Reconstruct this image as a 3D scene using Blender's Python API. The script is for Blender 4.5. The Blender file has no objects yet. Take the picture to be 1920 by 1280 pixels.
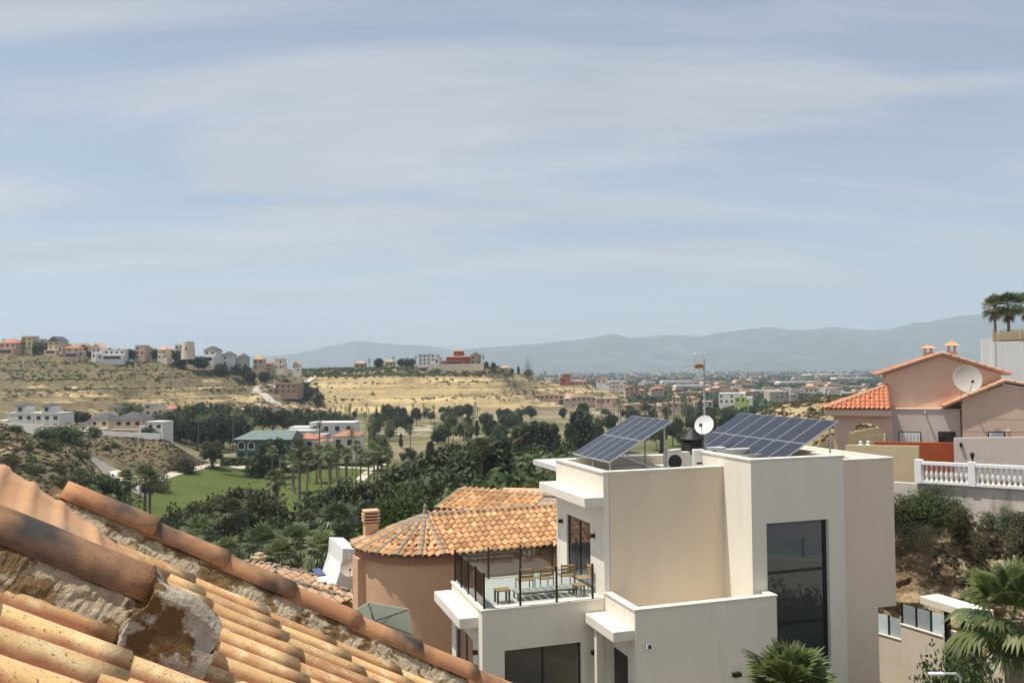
import bpy, bmesh, math, random
import numpy as np
from mathutils import Vector, Matrix, noise as mnoise
R = math.radians
rng = random.Random(7)
scn = bpy.context.scene
col = scn.collection
# ---------------------------------------------------------------- camera
F = 1600.0; PITCH = math.atan2(52, F); ROLL = R(0.5); CAM = Vector((0, 0, 30.0))
cam_d = bpy.data.cameras.new("camera"); cam = bpy.data.objects.new("camera", cam_d); col.objects.link(cam)
cam_d.sensor_width = 36.0; cam_d.lens = 36.0 * F / 1920.0; cam_d.clip_start = 0.1; cam_d.clip_end = 60000
cam.matrix_world = (Matrix.Translation(CAM) @ Matrix.Rotation(PITCH, 4, 'X') @ Matrix.Rotation(math.pi / 2, 4, 'X')
                    @ Matrix.Rotation(-ROLL, 4, 'Z'))
scn.camera = cam
# ---------------------------------------------------------------- sun and sky
SUN_EL = R(69); SUN_H = Vector((-0.985, -0.10, 0)).normalized()
sun_vec = Vector((SUN_H.x * math.cos(SUN_EL), SUN_H.y * math.cos(SUN_EL), math.sin(SUN_EL)))
sd = bpy.data.lights.new("sun", 'SUN'); sd.energy = 5.0; sd.angle = R(0.6); sd.color = (1.0, 0.94, 0.85)
sun = bpy.data.objects.new("sun", sd); col.objects.link(sun)
sun.rotation_euler = sun_vec.to_track_quat('Z', 'Y').to_euler()
world = bpy.data.worlds.new("World"); scn.world = world; world.use_nodes = True
wn = world.node_tree.nodes; wl = world.node_tree.links
for n in list(wn): wn.remove(n)
def wnode(t, **kw):
    n = wn.new(t)
    for k, v in kw.items(): setattr(n, k, v)
    return n
w_out = wnode('ShaderNodeOutputWorld'); w_bg = wnode('ShaderNodeBackground')
sky = wnode('ShaderNodeTexSky', sky_type='NISHITA', sun_disc=False)
sky.sun_elevation = SUN_EL; sky.sun_rotation = math.atan2(SUN_H.x, SUN_H.y)
sky.dust_density = 1.2; sky.air_density = 1.0; sky.ozone_density = 1.5; sky.altitude = 50
w_bg.inputs[1].default_value = 0.13
# thin high cloud: streaky veil over the whole dome, laid on a plane 1 unit overhead
tc = wnode('ShaderNodeTexCoord'); sep = wnode('ShaderNodeSeparateXYZ'); wl.new(tc.outputs['Generated'], sep.inputs[0])
def wm(op, a, b=None, c=None):
    n = wnode('ShaderNodeMath', operation=op)
    for i, v in enumerate((a, b, c)):
        if v is None: continue
        if isinstance(v, (int, float)): n.inputs[i].default_value = v
        else: wl.new(v, n.inputs[i])
    return n.outputs[0]
zc = wm('ADD', wm('MAXIMUM', sep.outputs['Z'], 0.0), 0.16)
comb = wnode('ShaderNodeCombineXYZ'); wl.new(wm('DIVIDE', sep.outputs['X'], zc), comb.inputs[0]); wl.new(wm('DIVIDE', sep.outputs['Y'], zc), comb.inputs[1])
mp = wnode('ShaderNodeMapping'); mp.inputs['Rotation'].default_value = (0, 0, R(12)); mp.inputs['Scale'].default_value = (0.55, 1.5, 1); mp.inputs['Location'].default_value = (0.9, 0.25, 0)
wl.new(comb.outputs[0], mp.inputs[0])
n1 = wnode('ShaderNodeTexNoise'); n1.inputs['Scale'].default_value = 0.85; n1.inputs['Detail'].default_value = 7; n1.inputs['Roughness'].default_value = 0.5; n1.inputs['Distortion'].default_value = 0.5
wl.new(mp.outputs[0], n1.inputs['Vector'])
rp = wnode('ShaderNodeValToRGB'); rp.color_ramp.interpolation = 'EASE'
rp.color_ramp.elements[0].position = 0.42; rp.color_ramp.elements[0].color = (0.30, 0.30, 0.30, 1)
rp.color_ramp.elements[1].position = 0.57; rp.color_ramp.elements[1].color = (0.92, 0.92, 0.92, 1)
wl.new(n1.outputs['Fac'], rp.inputs[0])
n2 = wnode('ShaderNodeTexNoise'); n2.inputs['Scale'].default_value = 1.7; n2.inputs['Detail'].default_value = 8; n2.inputs['Roughness'].default_value = 0.55
mp2 = wnode('ShaderNodeMapping'); mp2.inputs['Scale'].default_value = (0.5, 1.6, 1); mp2.inputs['Rotation'].default_value = (0, 0, R(5)); wl.new(comb.outputs[0], mp2.inputs[0]); wl.new(mp2.outputs[0], n2.inputs['Vector'])
r2 = wnode('ShaderNodeValToRGB')
r2.color_ramp.elements[0].position = 0.30; r2.color_ramp.elements[0].color = (3.45, 3.55, 3.85, 1)
r2.color_ramp.elements[1].position = 0.72; r2.color_ramp.elements[1].color = (4.75, 4.72, 4.8, 1)
wl.new(n2.outputs['Fac'], r2.inputs[0])
skc = wnode('ShaderNodeMixRGB', blend_type='MULTIPLY'); skc.inputs[0].default_value = 1.0
wl.new(sky.outputs[0], skc.inputs[1]); skc.inputs[2].default_value = (0.93, 0.90, 0.86, 1)
wmix = wnode('ShaderNodeMixRGB'); wl.new(rp.outputs[0], wmix.inputs[0]); wl.new(skc.outputs[0], wmix.inputs[1]); wl.new(r2.outputs[0], wmix.inputs[2])
wl.new(wmix.outputs[0], w_bg.inputs[0]); wl.new(w_bg.outputs[0], w_out.inputs[0])
scn.view_settings.view_transform = 'Standard'; scn.view_settings.look = 'None'; scn.view_settings.exposure = 0.15; scn.view_settings.gamma = 1.0
scn.view_settings.use_curve_mapping = False
scn.render.engine = 'CYCLES'
cy = scn.cycles
cy.use_denoising = True; cy.max_bounces = 7; cy.diffuse_bounces = 3; cy.glossy_bounces = 3; cy.transmission_bounces = 5; cy.transparent_max_bounces = 12; cy.volume_bounces = 1
cy.use_adaptive_sampling = True; cy.adaptive_threshold = 0.015; cy.caustics_reflective = False; cy.caustics_refractive = False

# ---------------------------------------------------------------- helpers
def ray(px, py):
    x = (px - 960) / F; y = (640 - py) / F
    c, s = math.cos(ROLL), math.sin(ROLL)
    v = (x * c + y * s, 1.0, -x * s + y * c)
    cp, sp = math.cos(PITCH), math.sin(PITCH)
    return Vector((v[0], v[1] * cp - v[2] * sp, v[1] * sp + v[2] * cp))
def atd(px, py, d):            # point seen at that place of the photo, d metres ahead
    r = ray(px, py); return CAM + r * (d / r.y)
def atz(px, py, z):
    r = ray(px, py); return CAM + r * ((z - CAM.z) / r.z)
def sm(a, b, x):
    t = min(1.0, max(0.0, (x - a) / (b - a))); return t * t * (3 - 2 * t)

class MB:
    def __init__(s): s.v = []; s.f = []; s.m = []; s.mi = 0
    def add(s, vs, fs):
        o = len(s.v); s.v.extend([tuple(p) for p in vs]); s.f.extend([tuple(i + o for i in f) for f in fs]); s.m.extend([s.mi] * len(fs)); return s
    def box(s, x0, x1, y0, y1, z0, z1, b=0.0):
        if b <= 0:
            return s.add([(x0,y0,z0),(x1,y0,z0),(x1,y1,z0),(x0,y1,z0),(x0,y0,z1),(x1,y0,z1),(x1,y1,z1),(x0,y1,z1)],
                  [(0,3,2,1),(4,5,6,7),(0,1,5,4),(1,2,6,5),(2,3,7,6),(3,0,4,7)])
        bm = bmesh.new(); bmesh.ops.create_cube(bm, size=1)
        for v in bm.verts: v.co = Vector(((x0+x1)/2 + v.co.x*(x1-x0), (y0+y1)/2 + v.co.y*(y1-y0), (z0+z1)/2 + v.co.z*(z1-z0)))
        bmesh.ops.bevel(bm, geom=list(bm.edges), offset=b, segments=2, affect='EDGES', profile=0.5)
        bm.verts.index_update(); s.add([v.co.copy() for v in bm.verts], [[v.index for v in f.verts] for f in bm.faces]); bm.free(); return s
    def prism(s, poly, h0, h1, axis='z'):     # polygon extruded along an axis
        n = len(poly)
        def P(a, b, h): return (a, b, h) if axis == 'z' else ((a, h, b) if axis == 'y' else (h, a, b))
        vs = [P(a, b, h0) for a, b in poly] + [P(a, b, h1) for a, b in poly]
        fs = [tuple(range(n))[::-1], tuple(range(n, 2*n))] + [(i, (i+1) % n, n + (i+1) % n, n + i) for i in range(n)]
        return s.add(vs, fs)
    def tube(s, pts, rads, seg=8, cap=True):
        pts = [Vector(p) for p in pts]; 
        if isinstance(rads, (int, float)): rads = [rads] * len(pts)
        o = []; fs = []
        up = Vector((0.0, 0.0, 1.0))
        for i, p in enumerate(pts):
            d = (pts[min(i+1, len(pts)-1)] - pts[max(i-1, 0)]).normalized()
            a = d.cross(up if abs(d.z) < .95 else Vector((1, 0, 0))).normalized(); b = a.cross(d).normalized()
            for k in range(seg):
                t = 2*math.pi*k/seg; o.append(p + (a*math.cos(t) + b*math.sin(t)) * rads[i])
        for i in range(len(pts)-1):
            for k in range(seg):
                k2 = (k+1) % seg; fs.append((i*seg+k, i*seg+k2, (i+1)*seg+k2, (i+1)*seg+k))
        if cap: fs.append(tuple(range(seg))); fs.append(tuple(range((len(pts)-1)*seg, len(pts)*seg))[::-1])
        return s.add(o, fs)
    def lathe(s, prof, seg=24, c=(0, 0, 0)):
        o = []; fs = []
        for r, z in prof:
            for k in range(seg):
                t = 2*math.pi*k/seg; o.append((c[0] + r*math.cos(t), c[1] + r*math.sin(t), c[2] + z))
        for i in range(len(prof)-1):
            for k in range(seg):
                k2 = (k+1) % seg; fs.append((i*seg+k, i*seg+k2, (i+1)*seg+k2, (i+1)*seg+k))
        return s.add(o, fs)
    def mesh(s, name, mats, smooth=False):
        me = bpy.data.meshes.new(name); me.from_pydata(s.v, [], s.f); me.update()
        if not isinstance(mats, (list, tuple)): mats = [mats]
        for m in mats: me.materials.append(m)
        if len(mats) > 1: me.polygons.foreach_set('material_index', s.m)
        if smooth: me.polygons.foreach_set('use_smooth', [True] * len(me.polygons))
        return me
    def build(s, name, mats, parent=None, smooth=False):
        return link(name, s.mesh(name, mats, smooth), parent)
def link(name, me, parent=None, loc=None, rz=None):
    o = bpy.data.objects.new(name, me); col.objects.link(o)
    if parent is not None: o.parent = parent
    if loc is not None: o.location = loc
    if rz is not None: o.rotation_euler.z = rz
    return o
def tag(o, label, cat, group=None, kind=None):
    if label: o['label'] = label
    if cat: o['category'] = cat
    if group: o['group'] = group
    if kind: o['kind'] = kind
    return o
def thing(name, label, cat, loc=(0, 0, 0), rz=0.0, group=None):
    o = bpy.data.objects.new(name, None); col.objects.link(o); o.location = loc; o.rotation_euler = (0, 0, rz); o.empty_display_size = .2
    return tag(o, label, cat, group)
def copy_tree(o, parent=None):
    c = o.copy(); col.objects.link(c); c.parent = parent
    for ch in [x for x in TREE_CHILDREN.get(o.name, [])]: copy_tree(ch, c)
    return c
TREE_CHILDREN = {}
def quick_box(name, mat, parent, *a, b=0.0): return MB().box(*a, b=b).build(name, mat, parent)

# ---------------------------------------------------------------- materials
def newmat(name):
    m = bpy.data.materials.new(name); m.use_nodes = True; nt = m.node_tree
    return m, nt.nodes, nt.links, nt.nodes['Principled BSDF']
def plain(name, c, rough=.7, metal=0.0, spec=.4):
    m, n, l, b = newmat(name); b.inputs['Base Color'].default_value = (*c, 1); b.inputs['Roughness'].default_value = rough; b.inputs['Metallic'].default_value = metal
    b.inputs['Specular IOR Level'].default_value = spec; return m
def mottled(name, c1, c2, scale=3.0, rough=.85, bump=0.0, bscale=60.0, c3=None, t3=.6, s3=.4, objrand=0.0, stretch=None, detail=6, bdist=.02, spec=.25, w3=.06):
    """two or three tone procedural surface with fine relief, in object space"""
    m, n, l, b = newmat(name)
    tc = n.new('ShaderNodeTexCoord'); vec = tc.outputs['Object']
    if stretch:
        mp = n.new('ShaderNodeMapping'); mp.inputs['Scale'].default_value = stretch; l.new(vec, mp.inputs[0]); vec = mp.outputs[0]
    if objrand:
        oi = n.new('ShaderNodeObjectInfo'); ad = n.new('ShaderNodeVectorMath'); ad.operation = 'ADD'; sc = n.new('ShaderNodeVectorMath'); sc.operation = 'SCALE'
        cb = n.new('ShaderNodeCombineXYZ'); l.new(oi.outputs['Random'], cb.inputs[0]); l.new(oi.outputs['Random'], cb.inputs[1]); l.new(cb.outputs[0], sc.inputs[0]); sc.inputs['Scale'].default_value = 37.0
        l.new(vec, ad.inputs[0]); l.new(sc.outputs[0], ad.inputs[1]); vec = ad.outputs[0]
    nz = n.new('ShaderNodeTexNoise'); nz.inputs['Scale'].default_value = scale; nz.inputs['Detail'].default_value = detail; nz.inputs['Roughness'].default_value = .62; l.new(vec, nz.inputs['Vector'])
    rp = n.new('ShaderNodeValToRGB'); rp.color_ramp.elements[0].position = .32; rp.color_ramp.elements[1].position = .68
    rp.color_ramp.elements[0].color = (*c1, 1); rp.color_ramp.elements[1].color = (*c2, 1); l.new(nz.outputs['Fac'], rp.inputs[0]); out = rp.outputs[0]
    if c3:
        n3 = n.new('ShaderNodeTexNoise'); n3.inputs['Scale'].default_value = s3; n3.inputs['Detail'].default_value = 8; n3.inputs['Roughness'].default_value = .65; l.new(vec, n3.inputs['Vector'])
        r3 = n.new('ShaderNodeValToRGB'); r3.color_ramp.elements[0].position = t3 - w3; r3.color_ramp.elements[1].position = t3 + w3; l.new(n3.outputs['Fac'], r3.inputs[0])
        mx = n.new('ShaderNodeMixRGB'); l.new(r3.outputs[0], mx.inputs[0]); l.new(out, mx.inputs[1]); mx.inputs[2].default_value = (*c3, 1); out = mx.outputs[0]
    if objrand:
        hs = n.new('ShaderNodeHueSaturation'); mr = n.new('ShaderNodeMapRange'); mr.inputs[3].default_value = 1 - objrand; mr.inputs[4].default_value = 1 + objrand
        l.new(oi.outputs['Random'], mr.inputs[0]); l.new(mr.outputs[0], hs.inputs['Value'])
        mr2 = n.new('ShaderNodeMapRange'); mr2.inputs[3].default_value = .5 + objrand*.05; mr2.inputs[4].default_value = .5 - objrand*.05; wv = n.new('ShaderNodeMath'); wv.operation = 'FRACT'
        ml = n.new('ShaderNodeMath'); ml.operation = 'MULTIPLY'; ml.inputs[1].default_value = 7.31; l.new(oi.outputs['Random'], ml.inputs[0]); l.new(ml.outputs[0], wv.inputs[0]); l.new(wv.outputs[0], mr2.inputs[0]); l.new(mr2.outputs[0], hs.inputs['Hue'])
        l.new(out, hs.inputs['Color']); out = hs.outputs[0]
    l.new(out, b.inputs['Base Color']); b.inputs['Roughness'].default_value = rough; b.inputs['Specular IOR Level'].default_value = spec
    if bump:
        bn = n.new('ShaderNodeTexNoise'); bn.inputs['Scale'].default_value = bscale; bn.inputs['Detail'].default_value = 8; bn.inputs['Roughness'].default_value = .65; l.new(vec, bn.inputs['Vector'])
        bp = n.new('ShaderNodeBump'); bp.inputs['Strength'].default_value = bump; bp.inputs['Distance'].default_value = bdist; l.new(bn.outputs['Fac'], bp.inputs['Height']); l.new(bp.outputs[0], b.inputs['Normal'])
    return m
def leafmat(name, c1, c2, trans=.35, scale=.8, rough=.6):
    m, n, l, b = newmat(name)
    tc = n.new('ShaderNodeTexCoord'); nz = n.new('ShaderNodeTexNoise'); nz.inputs['Scale'].default_value = scale; nz.inputs['Detail'].default_value = 3; l.new(tc.outputs['Object'], nz.inputs['Vector'])
    oi = n.new('ShaderNodeObjectInfo')
    rp = n.new('ShaderNodeValToRGB'); rp.color_ramp.elements[0].position = .35; rp.color_ramp.elements[1].position = .65; rp.color_ramp.elements[0].color = (*c1, 1); rp.color_ramp.elements[1].color = (*c2, 1); l.new(nz.outputs['Fac'], rp.inputs[0])
    hs = n.new('ShaderNodeHueSaturation'); mr = n.new('ShaderNodeMapRange'); mr.inputs[3].default_value = .62; mr.inputs[4].default_value = 1.45; l.new(oi.outputs['Random'], mr.inputs[0]); l.new(mr.outputs[0], hs.inputs['Value']); l.new(rp.outputs[0], hs.inputs['Color'])
    fq = n.new('ShaderNodeMath'); fq.operation = 'MULTIPLY'; fq.inputs[1].default_value = 9.17; fw = n.new('ShaderNodeMath'); fw.operation = 'FRACT'; mh = n.new('ShaderNodeMapRange'); mh.inputs[3].default_value = .47; mh.inputs[4].default_value = .52; l.new(oi.outputs['Random'], fq.inputs[0]); l.new(fq.outputs[0], fw.inputs[0]); l.new(fw.outputs[0], mh.inputs[0]); l.new(mh.outputs[0], hs.inputs['Hue'])
    l.new(hs.outputs[0], b.inputs['Base Color']); b.inputs['Roughness'].default_value = rough; b.inputs['Specular IOR Level'].default_value = .25
    tr = n.new('ShaderNodeBsdfTranslucent'); l.new(hs.outputs[0], tr.inputs[0]); mx = n.new('ShaderNodeMixShader'); mx.inputs[0].default_value = trans
    l.new(b.outputs[0], mx.inputs[1]); l.new(tr.outputs[0], mx.inputs[2]); l.new(mx.outputs[0], n['Material Output'].inputs[0]); return m
M = {}
M['white'] = mottled('white_stucco', (.76,.71,.60), (.80,.75,.645), 1.2, .9, .25, 120, c3=(.725,.68,.58), t3=.60, s3=1.3, bdist=.01, stretch=(1,1,.22))
M['cream'] = mottled('cream_stucco', (.72,.605,.455), (.77,.65,.50), .8, .9, .25, 120, c3=(.70,.585,.44), t3=.60, s3=1.2, bdist=.01, stretch=(1,1,.22))
M['coping'] = mottled('coping_stone', (.68,.63,.54), (.76,.70,.60), 2.5, .8, .1, 80)
M['canopy'] = mottled('canopy_render', (.72,.66,.56), (.78,.73,.63), 1.5, .85, .12, 90, c3=(.66,.60,.50), t3=.64, s3=1.1, stretch=(1,1,.3))
M['terrazzo'] = mottled('terrace_paving', (.55,.54,.51), (.62,.61,.58), 3, .6, .05, 60)
M['orange'] = mottled('peach_stucco', (.62,.385,.235), (.68,.43,.27), .7, .92, .3, 110, c3=(.54,.33,.19), t3=.62, s3=.5, bdist=.012)
M['orange_band'] = mottled('rust_band', (.34,.165,.10), (.38,.19,.12), 1.0, .9, .2, 90)
M['pink'] = mottled('pink_stucco', (.65,.475,.355), (.72,.535,.41), .6, .92, .3, 90, c3=(.56,.42,.32), t3=.6, s3=.35)
M['pinkwhite'] = mottled('pale_rough_render', (.62,.53,.47), (.69,.60,.53), 1.5, .95, .8, 22, bdist=.03)
M['tan'] = mottled('tan_render', (.50,.40,.25), (.56,.46,.30), .8, .95, .4, 40)
M['redwall'] = mottled('red_painted_wall', (.38,.085,.03), (.45,.11,.045), 1, .9, .2, 60)
M['paleblock'] = mottled('weathered_white_wall', (.66,.66,.64), (.76,.76,.74), .35, .9, .15, 40, c3=(.55,.54,.50), t3=.62, s3=.5, stretch=(1,1,.35))
M['retain'] = mottled('retaining_wall', (.50,.46,.40), (.60,.55,.48), 1.4, .95, .5, 30, c3=(.36,.32,.26), t3=.58, s3=1.2, stretch=(1,1,.4))
M['balus'] = mottled('white_balustrade', (.74,.74,.74), (.8,.8,.79), 3, .7)
M['black'] = plain('black_metal', (.012,.012,.013), .35, 0, .5)
M['blackmatte'] = plain('black_plastic', (.016,.016,.016), .55)
M['alu'] = plain('aluminium', (.62,.62,.62), .35, .9)
M['galv'] = mottled('galvanised_steel', (.38,.38,.37), (.48,.47,.46), 6, .5)
M['dishwhite'] = plain('dish_paint', (.70,.70,.68), .45)
M['dishbeige'] = plain('beige_dish_paint', (.62,.56,.47), .5)
M['acwhite'] = plain('white_plastic', (.72,.72,.70), .45)
M['acbeige'] = plain('beige_metal', (.58,.54,.46), .5)
M['wood'] = mottled('slat_wood', (.40,.24,.12), (.50,.32,.17), 4, .6, .1, 50, stretch=(1,8,8))
M['umbrella'] = leafmat('umbrella_fabric', (.60,.63,.58), (.64,.67,.62), .5)
M['curtain'] = mottled('white_curtain', (.68,.68,.68), (.78,.78,.78), 9, .85, stretch=(1,1,.05))
def glassmat(name, tint, alpha, rough=.03):
    m, n, l, b = newmat(name); tr = n.new('ShaderNodeBsdfTransparent'); tr.inputs[0].default_value = (*tint, 1); gl = n.new('ShaderNodeBsdfGlossy'); gl.inputs['Roughness'].default_value = rough; gl.inputs[0].default_value = (.9,.93,.95,1)
    fr = n.new('ShaderNodeFresnel'); fr.inputs[0].default_value = 1.5; ad = n.new('ShaderNodeMath'); ad.operation = 'MULTIPLY_ADD'; ad.inputs[1].default_value = 1.0; ad.inputs[2].default_value = alpha; ad.use_clamp = True; l.new(fr.outputs[0], ad.inputs[0])
    mx = n.new('ShaderNodeMixShader'); l.new(ad.outputs[0], mx.inputs[0]); l.new(tr.outputs[0], mx.inputs[1]); l.new(gl.outputs[0], mx.inputs[2]); l.new(mx.outputs[0], n['Material Output'].inputs[0]); return m
M['glass'] = glassmat('railing_glass', (.80,.85,.84), .02)
M['frost'] = leafmat('bluish_frosted_glass', (.62,.70,.72), (.66,.74,.76), .5, rough=.2)
M['winglass'] = plain('dark_window_glass', (.05,.055,.058), .04, 0, 1.0)
M['farglass'] = plain('window_dark', (.03,.035,.04), .2, 0, .5)
# roof tiles: one colour family, each tile takes its own shade, with soot and lichen
def tilemat(name, cA, cB, soot=.0, lichen=(.62,.44,.24), lt=.62, hue=.35, sc=4.0, dark=(.068,.058,.052), pan=None):
    m, n, l, b = newmat(name); tc = n.new('ShaderNodeTexCoord'); oi = n.new('ShaderNodeObjectInfo')
    off = n.new('ShaderNodeVectorMath'); off.operation = 'MULTIPLY_ADD'; cb = n.new('ShaderNodeCombineXYZ')
    for i in range(3): l.new(oi.outputs['Random'], cb.inputs[i])
    l.new(cb.outputs[0], off.inputs[0]); off.inputs[1].default_value = (53, 31, 17); l.new(tc.outputs['Object'], off.inputs[2]); vec = off.outputs[0]
    def noise(s, d=7, r=.6):
        z = n.new('ShaderNodeTexNoise'); z.inputs['Scale'].default_value = s; z.inputs['Detail'].default_value = d; z.inputs['Roughness'].default_value = r; l.new(vec, z.inputs['Vector']); return z.outputs['Fac']
    def ramp(x, a, c):
        r = n.new('ShaderNodeValToRGB'); r.color_ramp.elements[0].position = a; r.color_ramp.elements[1].position = c; l.new(x, r.inputs[0]); return r.outputs[0]
    def mix(f, a, c):
        x = n.new('ShaderNodeMixRGB'); 
        if hasattr(f, 'is_output'): l.new(f, x.inputs[0])
        else: x.inputs[0].default_value = f
        for i, q in ((1, a), (2, c)):
            if hasattr(q, 'is_output'): l.new(q, x.inputs[i])
            else: x.inputs[i].default_value = (*q, 1)
        return x.outputs[0]
    fr = n.new('ShaderNodeMath'); fr.operation = 'MULTIPLY_ADD'; fr.inputs[1].default_value = .55; l.new(oi.outputs['Random'], fr.inputs[0]); l.new(noise(sc), fr.inputs[2])
    base = mix(ramp(fr.outputs[0], .45, 1.05), cA, cB)
    base = mix(ramp(noise(sc*1.7), lt, lt + .12), base, lichen)
    base = mix(ramp(noise(sc*14, 5), .60, .66), base, (.22,.145,.08))
    if pan:  # redder low in the profile and along one flank of the barrel
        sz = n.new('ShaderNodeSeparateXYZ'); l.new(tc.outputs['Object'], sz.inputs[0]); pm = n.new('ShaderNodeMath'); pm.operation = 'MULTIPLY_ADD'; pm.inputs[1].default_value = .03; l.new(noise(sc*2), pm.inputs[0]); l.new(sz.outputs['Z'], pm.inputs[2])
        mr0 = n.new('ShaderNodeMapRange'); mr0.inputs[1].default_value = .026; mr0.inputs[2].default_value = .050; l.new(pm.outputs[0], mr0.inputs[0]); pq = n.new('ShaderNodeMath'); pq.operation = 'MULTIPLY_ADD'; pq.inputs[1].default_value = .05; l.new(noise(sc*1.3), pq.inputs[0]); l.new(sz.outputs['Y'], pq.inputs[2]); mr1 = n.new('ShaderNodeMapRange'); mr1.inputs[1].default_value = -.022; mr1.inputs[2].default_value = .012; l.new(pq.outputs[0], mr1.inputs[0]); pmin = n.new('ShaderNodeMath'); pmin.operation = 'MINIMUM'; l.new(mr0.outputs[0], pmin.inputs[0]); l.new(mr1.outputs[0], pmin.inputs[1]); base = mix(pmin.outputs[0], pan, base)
    if soot: base = mix(ramp(noise(sc*.42, 3), 1 - soot - .02, 1 - soot + .20), base, dark)
    hs = n.new('ShaderNodeHueSaturation'); mr = n.new('ShaderNodeMapRange'); mr.inputs[3].default_value = 1 - hue; mr.inputs[4].default_value = 1 + hue*.6; fx = n.new('ShaderNodeMath'); fx.operation = 'MULTIPLY'; fx.inputs[1].default_value = 13.7; fy = n.new('ShaderNodeMath'); fy.operation = 'FRACT'
    l.new(oi.outputs['Random'], fx.inputs[0]); l.new(fx.outputs[0], fy.inputs[0]); l.new(fy.outputs[0], mr.inputs[0]); l.new(mr.outputs[0], hs.inputs['Value']); l.new(base, hs.inputs['Color'])
    l.new(hs.outputs[0], b.inputs['Base Color']); b.inputs['Roughness'].default_value = .85; b.inputs['Specular IOR Level'].default_value = .2
    bp = n.new('ShaderNodeBump'); bp.inputs['Strength'].default_value = .35; bp.inputs['Distance'].default_value = .008; l.new(noise(sc*16, 6), bp.inputs['Height']); l.new(bp.outputs[0], b.inputs['Normal']); return m
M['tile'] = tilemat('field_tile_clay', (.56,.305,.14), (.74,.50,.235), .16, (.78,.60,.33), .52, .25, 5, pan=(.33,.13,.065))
M['cap'] = tilemat('cap_tile_clay', (.42,.21,.105), (.52,.28,.14), .515, (.42,.26,.14), .62, .12, 5)
M['tile2'] = tilemat('weathered_roof_tile', (.42,.215,.105), (.62,.365,.175), .36, (.60,.44,.26), .60, .34, 3)
M['tile3'] = mottled('far_roof_tile', (.48,.28,.16), (.60,.40,.25), 2.5, .9, .4, 6, objrand=.12)
M['redtile'] = mottled('red_roof_tile', (.44,.135,.065), (.54,.21,.11), 2.0, .85, .2, 20, c3=(.56,.34,.22), t3=.54, s3=1.4)
M['mortar'] = mottled('mortar_lichen', (.46,.36,.235), (.66,.55,.39), 26, .95, 1.0, 45, c3=(.235,.15,.068), t3=.52, s3=4.5, bdist=.035, w3=.02)
M['hipmortar'] = mottled('grey_ridge_tile', (.25,.20,.15), (.36,.29,.22), 3, .95, .5, 20)
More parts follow.
